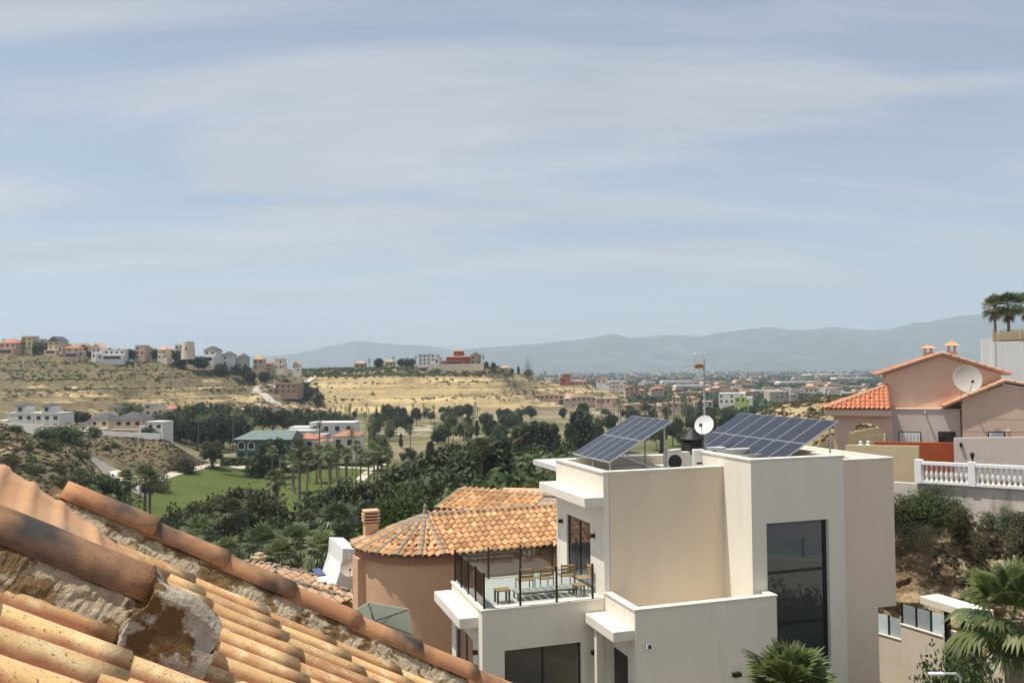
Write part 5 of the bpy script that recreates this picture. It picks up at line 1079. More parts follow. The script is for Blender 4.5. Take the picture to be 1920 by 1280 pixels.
# ================================================================= TREES AND SHRUBS
M['trunk'] = mottled('bark', (.16,.115,.08), (.26,.20,.15), 3, .95, .6, 12)
M['ptrunk'] = mottled('palm_trunk', (.20,.155,.11), (.31,.25,.19), 4, .95, .7, 14, stretch=(1,1,4))
L_palm = leafmat('fan_palm_leaf', (.095,.130,.050), (.195,.220,.100), .32, .6, .4)
L_date = leafmat('date_palm_leaf', (.075,.098,.045), (.135,.155,.075), .30, .6)
L_dead = leafmat('dead_frond', (.16,.125,.08), (.25,.20,.13), .2, .6, .9)
L_pine = leafmat('pine_needles', (.038,.054,.022), (.085,.100,.040), .25, .35)
L_broad = leafmat('broad_leaf', (.055,.082,.030), (.115,.140,.052), .32, .35)
L_tall = leafmat('casuarina_leaf', (.046,.066,.034), (.095,.112,.056), .27, .35)
L_bright = leafmat('bright_leaf', (.055,.115,.016), (.105,.18,.035), .40, .5)
L_scrub = leafmat('dry_shrub_leaf', (.085,.082,.042), (.155,.138,.078), .25, .35, .9)
L_grey = leafmat('greygreen_leaf', (.080,.082,.050), (.14,.135,.085), .25, .4, .9)
def rvec(r): 
    while True:
        v = Vector((r.uniform(-1,1), r.uniform(-1,1), r.uniform(-1,1)))
        if .05 < v.length < 1: return v.normalized()
def fan_frond(mb, base, d, L, r, nl=11, droop=.5, spread=R(78)):
    """petiole and a pleated fan of pointed leaflets"""
    d = d.normalized(); side = d.cross(Vector((0,0,1)))
    side = side.normalized() if side.length > .05 else Vector((1,0,0)); up = side.cross(d).normalized()
    hub = base + d*L*.45; w = .012*L
    mb.add([base - side*w, base + side*w, hub + side*w*.8, hub - side*w*.8], [(0,1,2,3)])
    for k in range(nl):
        a = -spread + 2*spread*k/(nl-1) + r.uniform(-.04,.04); dd = (d*math.cos(a) + side*math.sin(a)).normalized(); ll = L*(.62 - .16*abs(a)/spread)*r.uniform(.9,1.05)
        lw = side*math.cos(a) - d*math.sin(a); wd = ll*.075; mid = hub + dd*ll*.6 + up*ll*(.06 + .03*(k % 2)) - Vector((0,0,droop*.10*ll)); tip = hub + dd*ll - Vector((0,0,droop*ll*.42))
        mb.add([hub, mid - lw*wd, mid + lw*wd, tip], [(0,1,2),(1,3,2)])
def fan_crown(seed, nf=38, L=1.9, nl=11, dead=14):
    r = random.Random(seed); mb = MB()
    for k in range(nf):
        el = R(78) - R(118)*(k/nf)**.9 + r.uniform(-.12,.12); az = k*2.39996 + r.uniform(-.2,.2); d = Vector((math.cos(az)*math.cos(el), math.sin(az)*math.cos(el), math.sin(el)))
        fan_frond(mb, Vector((0,0,.1*r.random())), d, L*r.uniform(.85,1.1), r, nl, .4 + .5*(el < .2))
    mb.mi = 1
    for k in range(dead):
        az = k*2.39996; el = R(-52) - R(30)*r.random(); d = Vector((math.cos(az)*math.cos(el), math.sin(az)*math.cos(el), math.sin(el))); fan_frond(mb, Vector((0,0,-.15 - .5*r.random())), d, L*r.uniform(.6,.85), r, max(5, nl//2), .3, R(45))
    return mb.mesh('crown', [L_palm, L_dead])
def date_crown(seed, nf=46, L=3.0):
    r = random.Random(seed); mb = MB()
    for k in range(nf):
        el = R(80) - R(112)*(k/nf); az = k*2.39996 + r.uniform(-.2,.2); p = Vector((0,0,0)); d = Vector((math.cos(az)*math.cos(el), math.sin(az)*math.cos(el), math.sin(el))); n = 9; s = L/n; l_ = L*r.uniform(.85,1.1)/L
        pts = [p.copy()]
        for i in range(n): p = p + d*s*l_; d = (d + Vector((0,0,-.13))).normalized(); pts.append(p.copy())
        for i in range(n):
            a, b = pts[i], pts[i+1]; dd = (b-a).normalized(); side = dd.cross(Vector((0,0,1))); side = side.normalized() if side.length > .05 else Vector((1,0,0)); ll = .55*math.sin(math.pi*min(.97, (i+1.2)/(n+1)))+.06
            for sg in (-1, 1):
                for q in (.0, .5):
                    o = a + (b-a)*q; tip = o + (side*sg*.8 + dd*.6 + Vector((0,0,-.25))).normalized()*ll*r.uniform(.8,1.1); mb.add([o, o + dd*.07, tip], [(0,1,2)])
    return mb.mesh('crown', L_date)
def leaf_crown(seed, mat, shape, n_cl=60, per=46, leaf=.30, clump=.55, wid=.9):
    """shape(r) -> a clump centre; leaves scattered on every clump"""
    r = random.Random(seed); vs = []; fs = []
    for c in range(n_cl):
        cc, cr_ = shape(r); cr_ *= clump
        for k in range(per):
            v = rvec(r); p = cc + Vector((v.x, v.y, v.z*.8))*cr_*r.uniform(.55,1.08); nrm_ = (v*.7 + rvec(r)*.9 + Vector((0,0,.35))).normalized(); t_ = nrm_.cross(rvec(r)).normalized(); b_ = nrm_.cross(t_); s = leaf*r.uniform(.6,1.25); o = len(vs)
            vs += [p - t_*s*.5, p + b_*s*.28, p + t_*s*.5, p - b_*s*.28]; fs.append((o, o+1, o+2, o+3))
    zt = sorted(v.z for v in vs)[int(len(vs)*.995)]; rad = sorted(math.hypot(v.x, v.y) for v in vs)[int(len(vs)*.99)]
    vs = [Vector((v.x*wid/2/rad, v.y*wid/2/rad, v.z/zt)) for v in vs]
    return MB().add(vs, fs).mesh('crown', mat)
def sh_round(w=1.0, h=1.0, z0=.0, flat=False):      # unit tree: crown between z0 and 1, width w
    def f(r):
        v = rvec(r)
        if flat: v.z = abs(v.z)*.9 - .15
        q = r.uniform(.45,.92); c = Vector((v.x*w/2*q, v.y*w/2*q, (z0+1)/2 + v.z*(1-z0)/2*q)); return c, r.uniform(.16,.30)*w
    return f
def sh_column(w=.32):
    def f(r):
        t = r.random()**.8; z = .12 + .84*t; rad = w/2*(math.sin(math.pi*min(1, .18 + .80*t))**.8); a = r.random()*6.283; q = r.uniform(.35,.95); return Vector((math.cos(a)*rad*q, math.sin(a)*rad*q, z)), r.uniform(.08,.15)
    return f
def sh_pine(w=.95):
    lob = []
    rr_ = random.Random(5)
    def f(r):
        a = r.random()*6.283; q = math.sqrt(r.random())*.95; top = 1 - .30*q*q; z = r.uniform(.50, top - .04); return Vector((math.cos(a)*q*w/2, math.sin(a)*q*w/2, z)), r.uniform(.13,.24)*w
    return f
KINDS = {}
def reg(kind, crowns, trunkm, hunit): KINDS[kind] = (crowns, trunkm, hunit)
def limb_trunk(seed, top=.62, r0=.030, n=6, mat=None):
    r = random.Random(seed); mb = MB(); pts = [(r.uniform(-.015,.015)*i, r.uniform(-.015,.015)*i, top*i/4) for i in range(5)]; mb.tube(pts, [r0*(1 - .16*i) for i in range(5)], 7)
    for k in range(n): a = k*2.4 + r.random(); z = top*r.uniform(.45,.95); mb.tube([(0,0,z), (.13*math.cos(a), .13*math.sin(a), z+.12), (.21*math.cos(a), .21*math.sin(a), z+.18)], [r0*.45, r0*.3, r0*.12], 5)
    return mb.mesh('trunk', mat or M['trunk'], True)
trunkm = [limb_trunk(s) for s in range(3)]; tallt = [limb_trunk(20, .9, .018, 4)]
reg('broad', [leaf_crown(100+s, L_broad, sh_round(.95, 1, .12), 58, 52, .085, .72) for s in range(4)], trunkm, 1)
reg('dark', [leaf_crown(120+s, L_pine, sh_round(.95, 1, .16), 64, 52, .080, .70) for s in range(4)], trunkm, 1)
reg('pine', [leaf_crown(140+s, L_pine, sh_pine(1.05), 52, 50, .075, .75, .95) for s in range(4)], trunkm, 1)
reg('tall', [leaf_crown(160+s, L_tall, sh_column(.46), 90, 34, .060, 1.0, .42) for s in range(4)], tallt, 1)
reg('bright', [leaf_crown(180, L_bright, sh_round(1.1, 1, .1), 90, 46, .080, .95)], trunkm, 1)
reg('bush', [leaf_crown(200+s, L_broad, sh_round(1.35, 1, -.35), 46, 40, .12, .95, 1.5) for s in range(3)], [limb_trunk(33, .4, .03, 5)], 1)
reg('finebush', [leaf_crown(260+s, L_broad, sh_round(1.35, 1, -.35), 90, 80, .050, .75, 1.45) for s in range(3)], [limb_trunk(36, .4, .025, 6)], 1)
reg('finegrey', [leaf_crown(280+s, L_grey, sh_round(1.35, 1, -.35), 70, 70, .045, .7, 1.4) for s in range(2)], [limb_trunk(37, .4, .02, 6)], 1)
reg('drybush', [leaf_crown(220+s, L_scrub, sh_round(1.4, 1, -.35), 46, 40, .11, .95, 1.5) for s in range(3)], [limb_trunk(34, .4, .025, 6)], 1)
reg('greybush', [leaf_crown(240+s, L_grey, sh_round(1.3, 1, -.3), 46, 40, .11, .95, 1.4) for s in range(2)], [limb_trunk(35, .4, .025, 6)], 1)
fcrowns = [fan_crown(300+s) for s in range(4)]; dcrowns = [date_crown(320+s) for s in range(2)]; fcrown_far = [fan_crown(340+s, 26, 1.7, 7, 8) for s in range(3)]
pt_ = MB(); pt_.tube([(0,0,0),(0,0,.05),(.01,.005,.3),(.0,.01,.65),(0,0,1.0)], [.34,.24,.19,.165,.155], 9); ptm = pt_.mesh('trunk', M['ptrunk'], True)
tr_ = random.Random(99)
def place_tree(kind, px, py_top, d, label, cat='tree', group=None, wscale=1.0, name=None, base_z=None, min_h=0.6, xy=None, max_h=99):
    top = atd(px, py_top, d) if xy is None else Vector(xy); gz = height(top.x, top.y) if base_z is None else base_z; H = min(max_h, max(min_h, top.z - gz))
    nm = name or {'palm': 'fan_palm', 'palmfar': 'fan_palm', 'date': 'date_palm', 'pine': 'pine_tree', 'tall': 'casuarina_tree', 'bush': 'bush', 'finebush': 'bush', 'finegrey': 'grey_shrub', 'drybush': 'dry_shrub', 'greybush': 'grey_shrub'}.get(kind, 'leafy_tree')
    t = thing(nm, label, cat, (top.x, top.y, gz - .05), tr_.uniform(0, 6.28), group)
    if kind in ('palm', 'palmfar', 'date'):
        cr_ = {'palm': fcrowns, 'palmfar': fcrown_far, 'date': dcrowns}[kind]; s = wscale*tr_.uniform(.9,1.12); th_ = max(.4, H - 1.35*s); lean = tr_.uniform(-.03,.03)
        a = link('trunk', ptm, t); a.scale = (s, s, th_); a.rotation_euler.y = lean
        b = link('crown', cr_[tr_.randrange(len(cr_))], t, (math.sin(lean)*th_, 0, th_)); b.scale = (s, s, s)
    else:
        cr_, tk, _ = KINDS[kind]; w = H*wscale*tr_.uniform(.9,1.1)
        a = link('trunk', tk[tr_.randrange(len(tk))], t); a.scale = (w, w, H)
        b = link('crown', cr_[tr_.randrange(len(cr_))], t); b.scale = (w, w, H)
    return t
def cluster(kind, items, label, group, cat='tree', wscale=1.0, jit=0.0):
    for it in items:
        px, py, d = it[:3]; ws = it[3] if len(it) > 3 else wscale
        place_tree(kind, px, py, d, label, cat, group, ws)
G = tr_
# --- near belt of palms and dark trees below the houses
for px, py, d, ws, lab in ((372,970,86,1.25,'large fan palm left in the dark tree belt'), (432,935,98,1.25,'fan palm rising from the dark pines under the fairway'), (352,1004,78,1.1,'fan palm just above the verge tiles at the left'), (492,988,84,1.2,'fan palm in the middle of the near palm row'), (555,985,82,1.2,'fan palm left of the white villa in the near row'), (632,942,92,1.35,'tall fan palm right in the near belt, before the chimney'), (600,1000,74,1.1,'low fan palm beside the white villa'), (425,1010,76,1.0,'low fan palm above the beige villa roof'), (523,1015,76,1.0,'low fan palm behind the small tiled roof'), (462,1000,90,1.0,'half hidden fan palm behind the near palm row'), (578,960,100,1.0,'fan palm behind the row near the white villa')):
    place_tree('palm', px, py, d, lab, 'palm tree', 'near fan palms', ws)
cluster('pine', [(345,944,122,.8),(382,942,116,.75),(412,928,124,.8),(450,916,126,.85),(488,920,124,.75),(325,975,112,.7)], 'dark pine in the belt between fairway and near palms', 'dark pines left of the grey palm', 'pine tree')
cluster('dark', [(592,926,124,.75),(622,914,128,.75),(655,903,130,.8),(700,908,122,.9),(605,950,108,.8),(680,945,104,.9),(465,955,104,.8),(345,990,100,.7),(405,968,102,.8),(515,968,105,.75)], 'dark leafy tree in the belt below the fairway', 'dark trees right of the grey palm')
cluster('dark', [(735,880,135,1.0),(775,862,140,1.0),(815,850,142,1.05),(850,838,146,1.0),(760,925,112,1.1),(800,905,118,1.0),(840,880,126,1.1),(905,860,138,1.0)], 'tall dark tree in the dense clump behind the round peach house', 'dense dark clump in the centre')
cluster('tall', [(930,820,140,1.3),(890,828,145,1.2),(865,850,130,1.2)], 'tall dark conifer at the right of the dense clump', 'dense dark clump in the centre')
cluster('palm', [(905,822,136,1.1),(880,835,132,1.0)], 'fan palm crown sticking out of the dense dark clump', 'dense dark clump in the centre', 'palm tree')
place_tree('bright', 748, 925, 84, 'bright green round tree left of the round peach house')
place_tree('broad', 800, 900, 98, 'mid green tree behind the peach house finial')
cluster('broad', [(945,905,78,1.1),(985,890,72,1.1),(905,915,80,1.1),(1015,885,70,.9),(970,930,62,1.1)], 'green tree between the peach roof and the white house', 'trees left of the white house')
place_tree('palm', 520, 880, 150, 'greyish fan palm standing before the striped fairway', 'palm tree', None, 1.35)
place_tree('greybush', 500, 915, 140, 'grey bush at the foot of the greyish fan palm', 'bush')
# --- left edge
for px, py, d, ws, lab in ((236,882,165,1.2,'slim fan palm, left of the pair on the fairway edge'), (243,890,167,1.0,'thin fan palm directly behind the slim one'), (272,874,160,1.5,'stout fan palm, right of the pair on the fairway edge'), (281,882,163,1.2,'fan palm close behind the stout one'), (150,880,148,1.3,'fan palm rising behind the verge tiles'), (168,915,136,1.2,'low fan palm behind the verge tiles'), (60,872,150,1.0,'small palm on the dry slope at the left'), (203,930,128,1.2,'dark fan palm just above the verge tiles, left of the fairway')):
    place_tree('palm', px, py, d, lab, 'palm tree', 'palms left of the fairway', ws)
for px, py, d, ws, k, lab in ((190,888,150,1.0,'broad','dark round tree left of the paired palms'), (397,826,246,1.0,'broad','big blue green tree at the left end of the fairway'), (350,854,236,.9,'greybush','grey brown tree beside the big blue green one'), (310,846,256,1.2,'broad','dark green tree at the foot of the bank'), (320,862,240,1.2,'bush','green bush at the foot of the bank'), (148,905,140,.9,'bush','dark bush below the palm behind the verge'), (300,888,206,1.0,'drybush','brown bush above the cart path')):
    place_tree(k, px, py, d, lab, 'bush' if 'bush' in k else 'tree', None, ws)
for px, py, d, ws, k in ((90,822,176,1.6,'bush'),(30,800,184,1.4,'bush'),(85,800,205,1.2,'bush'),(125,795,240,1.4,'bush'),(105,798,238,1.2,'bush'),(215,835,245,1.3,'drybush'),(200,838,240,1.2,'bush'),(150,842,195,1.3,'drybush'),(177,798,262,1.0,'bush'),(280,797,268,.9,'bush'),(20,862,150,1.3,'drybush'),(50,845,165,1.3,'drybush'),(110,868,150,1.4,'drybush'),(130,888,140,1.4,'drybush'),(60,880,142,1.3,'drybush'),(340,850,235,1.2,'drybush'),(160,845,205,1.4,'bush')):
    place_tree(k, px, py, d, 'rounded green bush on the dry left slope' if k == 'bush' else 'brownish dry shrub on the dry left slope', 'bush', 'bushes on the dry left slope', ws, min_h=1.6)
# --- palms along the fairway
fp = [(545,838,205),(556,845,198),(563,850,195),(573,838,203),(582,846,196),(590,835,205),(598,846,200),(606,840,208),(614,834,210),(622,846,198),(630,838,205),(640,834,210),(647,846,200),(655,838,206),(560,830,216),(665,832,214),(535,848,204),(703,832,214),(712,836,210),(722,842,206),(690,838,206),(672,842,202)]
fpr = random.Random(6)
cluster('palm', [(a + fpr.uniform(-5,5), b + fpr.uniform(-7,7), fpr.uniform(186,238), fpr.uniform(.95,1.3)) for a, b, c in fp], 'fan palm with bare trunk in the grove on the fairway', 'palm grove on the fairway', 'palm tree')
for px, py, d, ws, lab in ((598,790,238,1.2,'large feathery date palm in front of the red roofed clubhouse'), (690,795,250,1.1,'date palm right of the red roofs'), (725,790,262,1.1,'date palm before the cliff trees'), (660,805,246,.9,'shaggy date palm beside the white wall')):
    place_tree('date', px, py, d, lab, 'palm tree', 'date palms round the clubhouse', ws)
place_tree('dark', 512, 822, 240, 'dark conifer at the corner of the green clubhouse'); place_tree('palm', 510, 838, 226, 'single palm on the clubhouse lawn', 'palm tree'); place_tree('dark', 528, 810, 262, 'dark tree between the green and the red roofs'); place_tree('bush', 485, 848, 244, 'round hedge bush beside the green clubhouse', 'bush')
# --- pines in rows beyond the clubhouse
cluster('pine', [(px, 757 + 6*math.sin(px*.13) + (px-340)*.055, 400 - (px % 37), 1.05) for px in range(342, 650, 19)], 'rounded dark pine in the long row below the white terraces', 'pine row beyond the clubhouse', 'pine tree')
cluster('dark', [(px, 782 + 7*math.sin(px*.31), 345 - (px % 29), .9) for px in range(318, 470, 17)], 'small dark tree on the lawn behind the clubhouse', 'trees on the lawn behind the clubhouse')
cluster('palmfar', [(px, 775 + 9*math.sin(px*.7), 320 + (px % 31), 1.0) for px in (372,381,395,408,416,431,437,448,462,470)], 'slender palm on the lawn behind the clubhouse', 'palms behind the clubhouse', 'palm tree')
place_tree('broad', 248, 758, 345, 'round dark tree behind the white villas', 'tree', None, 1.3)
cluster('dark', [(120,772,325,1.2),(130,768,330,1.2),(145,770,330,1.1),(158,772,322,1.0),(297,775,335,1.2),(312,778,330,1.2),(325,772,340,1.2),(340,776,345,1.2)], 'dark garden tree among the white villas', 'garden trees of the white villas')
# --- centre and right of the valley
rg = random.Random(41)
def scatter(n, x0, x1, d0, d1, kinds, h0, h1, label, group, avoid=None, ws=(.8,1.1)):
    k = 0; tries = 0
    while k < n and tries < n*20:
        tries += 1; px = rg.uniform(x0, x1); d = rg.uniform(d0**.5, d1**.5)**2; x = (px-960)/F*d
        if avoid and avoid(px, d): continue
        gz = height(x, d); kd = kinds[rg.randrange(len(kinds))]
        h = rg.uniform(h0, h1)*(1.25 if kd in ('palmfar',) else 1)
        nm = {'palmfar': 'palm', 'tall': 'tall conifer', 'pine': 'rounded pine', 'dark': 'dark tree', 'broad': 'leafy tree'}[kd]
        place_tree(kd, 0, 0, 0, nm + ' ' + label, 'palm tree' if kd == 'palmfar' else 'tree', group + ', ' + nm, rg.uniform(*ws), xy=(x, d, gz + h)); k += 1
clear = lambda px, d: (440 < px < 680 and d < 330) or (770 < px < 800) or (d < 235 and px < 740) or (1085 < px < 1190 and d < 300) or (845 < px < 870 and d > 400)
cluster('tall', [(985,796,235,1.1),(1002,790,240,1.1),(1022,792,236,1.2),(968,800,245,1.0),(1038,795,245,1.0),(1082,770,255,1.0),(1100,772,262,1.0),(1092,780,250,1.2)], 'tall dark conifer in the group left of the solar array', 'conifers left of the solar array')
cluster('dark', [(1062,828,212,.9),(1005,835,205,1.0),(978,845,200,1.0)], 'small round tree before the tall conifers', 'round trees before the conifers'); cluster('bush', [(1015,848,190,1.6),(1040,850,188,1.5)], 'low round hedge bush beside the asphalt apron', 'bushes by the apron', 'bush')
scatter(46, 690, 960, 250, 430, ['dark','tall','pine','palmfar','dark'], 5.5, 9.5, 'in the park between the clubhouse and the cliff', 'park trees left', clear)
scatter(40, 950, 1330, 270, 520, ['dark','tall','pine','dark','broad'], 5.5, 10, 'in the park behind the left solar array', 'park trees right', clear)
scatter(26, 660, 1000, 470, 545, ['dark','pine','palmfar','dark'], 5, 8.5, 'along the foot of the cliff', 'trees at the foot of the cliff')
scatter(30, 1120, 1320, 400, 560, ['palmfar'], 8.5, 12.0, 'in the long avenue before the pink terraces', 'palm avenue', ws=(.8,1.0))
scatter(34, 640, 1010, 430, 545, ['dark','palmfar','pine','tall'], 5, 9, 'on the lawns in front of the cliff', 'trees before the cliff')
scatter(16, 600, 720, 480, 540, ['palmfar'], 6, 8.5, 'at the left foot of the cliff', 'palms at the left foot of the cliff', ws=(.7,.9))
scatter(46, 1200, 1640, 240, 560, ['dark','broad','pine','tall'], 6, 10, 'in the wood behind the right solar array', 'wood on the right')
# --- skyline trees
sky_l = [(7,614,'palmfar'),(16,619,'palmfar'),(42,621,'palmfar'),(70,627,'broad'),(82,629,'broad'),(128,645,'broad'),(155,646,'dark'),(198,640,'dark'),(225,646,'pine'),(238,641,'pine'),(248,645,'dark'),(270,643,'tall'),(280,645,'palmfar'),(293,645,'dark'),(318,640,'dark'),(330,650,'dark'),(365,647,'pine'),(372,650,'dark'),(412,660,'dark'),(442,662,'dark'),(470,664,'dark'),(505,668,'palmfar'),(512,668,'palmfar'),(530,669,'palmfar'),(547,676,'palmfar'),(578,678,'dark'),(588,682,'pine'),(598,684,'dark'),(565,682,'dark')]
for px, py, k in sky_l + [(60,640,'dark'),(90,648,'dark'),(112,652,'dark'),(142,656,'dark'),(168,660,'dark'),(205,648,'dark'),(258,656,'dark'),(310,655,'broad'),(342,655,'dark'),(380,664,'dark'),(418,672,'dark'),(462,676,'dark'),(495,680,'dark'),(538,684,'dark'),(570,688,'dark'),(30,632,'palmfar'),(190,636,'palmfar')]:
    nm = {'palmfar': 'palm', 'pine': 'pine', 'dark': 'dark tree', 'broad': 'leafy tree', 'tall': 'slim tree'}[k]; place_tree(k, px, py, 562 + (px % 13), nm + ' among the villas on the left skyline', 'palm tree' if k == 'palmfar' else 'tree', 'skyline trees left, ' + nm, 1.0, min_h=4.5, max_h=9 if k != 'palmfar' else 11)
hill_t = [(692,672,'palmfar'),(708,667,'dark'),(712,665,'dark'),(738,667,'palmfar'),(752,672,'dark'),(763,670,'dark'),(772,672,'dark'),(780,663,'palmfar'),(792,660,'palmfar'),(803,658,'palmfar'),(815,661,'palmfar'),(823,657,'palmfar'),(900,659,'palmfar'),(906,660,'palmfar'),(912,677,'dark'),(925,679,'dark'),(960,690,'dark'),(972,686,'tall'),(1022,696,'palmfar'),(1045,700,'palmfar'),(1075,698,'palmfar'),(1100,706,'palmfar'),(1110,710,'palmfar')]
for px, py, k in hill_t:
    nm = {'palmfar': 'palm', 'dark': 'dark tree', 'tall': 'cypress'}[k]; place_tree(k, px, py, 655 if px < 930 else 700, nm + ' on top of the cliff hill', 'palm tree' if k == 'palmfar' else 'tree', 'trees on the cliff hill, ' + nm, 1.0, min_h=4.0, max_h=8 if k != 'palmfar' else 10)
# araucaria
na = thing('norfolk_pine', 'pointed tiered conifer standing alone right of the cliff hill', 'tree', Vector((*atd(990, 700, 700)[:2], height(*atd(990, 700, 700)[:2])))); hN = atd(990, 664, 700).z - na.location.z
mb = MB(); r_ = random.Random(8)
for tier in range(13):
    z = hN*(.16 + .80*tier/13); L = hN*.24*(1 - tier/13.5)
    for k in range(7):
        a = k*.897 + tier*.5; d = Vector((math.cos(a), math.sin(a), .12)); 
        for i in range(9):
            p = Vector((0,0,z)) + d*L*(i+1)/9; s = L*.16; v = rvec(r_); mb.add([p - v*s, p + Vector((-v.y, v.x, .2))*s*.7, p + v*s, p - Vector((-v.y, v.x, .2))*s*.7], [(0,1,2,3)])
mb.build('crown', L_tall, na); MB().tube([(0,0,-.5),(0,0,hN)], [.35,.05], 6).build('trunk', M['trunk'], na)
# palms on the roof garden top right
for px, py, ws, lab in ((1866,556,.72,'left fan palm above the white wall at the right edge'), (1890,551,.78,'middle fan palm above the white wall at the right edge'), (1924,548,.85,'rightmost fan palm cut by the picture edge')):
    place_tree('palm', px, py, 76, lab, 'palm tree', 'palms above the white wall', ws, base_z=28.0)
cluster('bright', [(1885,616,72,1.3),(1900,615,72,1.3),(1915,614,72,1.3)], 'green hedge bush on top of the white wall', 'hedge above the white wall', 'bush')
for o in [o for o in col.objects if o.get('label') == 'green hedge bush on top of the white wall']:
    o.location.z = 31.2
    for c in o.children: c.scale = (1.6, 1.6, 1.7)
# --- cliff shrubs at the right
cs = [(1730,912,36.2,'bush',1.3),(1760,905,36.0,'bush',1.2),(1700,925,36.2,'bush',1.2),(1790,935,35.0,'bush',.7),(1705,975,35.2,'greybush',1.1),(1735,980,34.6,'greybush',.8),(1850,955,32.8,'drybush',.9),(1890,948,31.8,'bush',.8),(1915,955,31.0,'drybush',.9),(1840,1005,32.0,'drybush',.9),(1800,945,34.4,'drybush',1.1),(1900,985,30.8,'drybush',1.0)]
for k, (px, py, d, kd, ws) in enumerate(cs):
    top = atd(px, py, d); kd = {'bush': 'finebush', 'greybush': 'finegrey'}.get(kd, kd); hh = {'finebush': .95, 'finegrey': .85, 'bush': .95, 'greybush': .85, 'drybush': .6}[kd]*(1.5 if k in (0, 1, 2) else 1)
    nm = {'finebush': 'green shrub', 'finegrey': 'grey shrub', 'drybush': 'dry shrub'}[kd]
    place_tree(kd, px, py, d, ('large dark shrub at the top of the cliff below the tan wall' if k == 0 else nm + ' growing on the brown cliff face'), 'shrub', None if k == 0 else 'shrubs on the cliff, ' + nm, ws, base_z=top.z - hh)
cluster('finebush', [(1800,1222,24.0,.55),(1778,1236,24.4,.5),(1826,1228,23.5,.55)], 'dense green hedge bush below the gate canopy', 'hedge below the gate canopy', 'bush')
# --- two near palms, full detail
def near_palm(label, px, py, d, L, nf, seed, nl=26, lo=R(-40), base=None, green=L_bright):
    c = atd(px, py, d); t = thing('fan_palm', label, 'palm tree', (c.x, c.y, 18.4), 0); hz_ = c.z - 18.4; r = random.Random(seed)
    MB().tube([(0,0,-.1),(0,0,.3),(.03,0,hz_*.5),(0,0,hz_)], [.30,.22,.18,.17], 12).build('trunk', M['ptrunk'], t, True)
    for k in range(nf):
        el = R(80) - (R(80)-lo)*(k/nf); az = k*2.39996 + r.uniform(-.15,.15); dd = Vector((math.cos(az)*math.cos(el), math.sin(az)*math.cos(el), math.sin(el))); mb = MB(); fan_frond(mb, Vector((0,0,0)), dd, L*r.uniform(.9,1.1), r, nl, .35 + .5*(el < .3), R(95)); o = mb.build('frond', L_near, t); o.location = (0, 0, hz_)
L_near = leafmat('near_palm_leaf', (.095,.135,.040), (.185,.215,.085), .40, 1.2, .45)
near_palm('large fan palm spreading over the bottom right corner', 1900, 1160, 15.5, 1.14, 22, 5, 24, R(-48))
near_palm('top of a fan palm rising at the bottom edge before the white house', 1482, 1316, 15.0, 1.15, 26, 9, 24, R(-10))
# ================================================================= HOUSES ON THE HILLS AND IN THE VALLEY
def fm(name, c, d=.05): return mottled(name, tuple(max(0, q-d) for q in c), c, .5, .9)
FW = {'white': fm('far_white', (.72,.70,.66)), 'cream': fm('far_cream', (.68,.60,.48)), 'yellow': fm('far_yellow', (.62,.52,.34)), 'pink': fm('far_pink', (.60,.43,.34)), 'red': fm('far_red', (.40,.14,.09)), 'beige': fm('far_beige', (.56,.46,.36)), 'brown': fm('far_brown', (.36,.25,.18)), 'green': fm('far_green', (.10,.17,.13)), 'grey': fm('far_grey', (.50,.49,.47)), 'lime': fm('far_lime', (.42,.50,.16))}
FR = {'red': fm('far_roof_red', (.44,.22,.14)), 'dark': fm('far_roof_dark', (.10,.10,.11), .02), 'tan': fm('far_roof_tan', (.52,.34,.22)), 'green': fm('far_roof_green', (.17,.22,.20), .03), 'pink': fm('far_roof_pink', (.52,.35,.27))}
winm = MB().box(-.5, .5, -.06, .02, 0, 1).mesh('window', M['farglass'])
hr = random.Random(17)
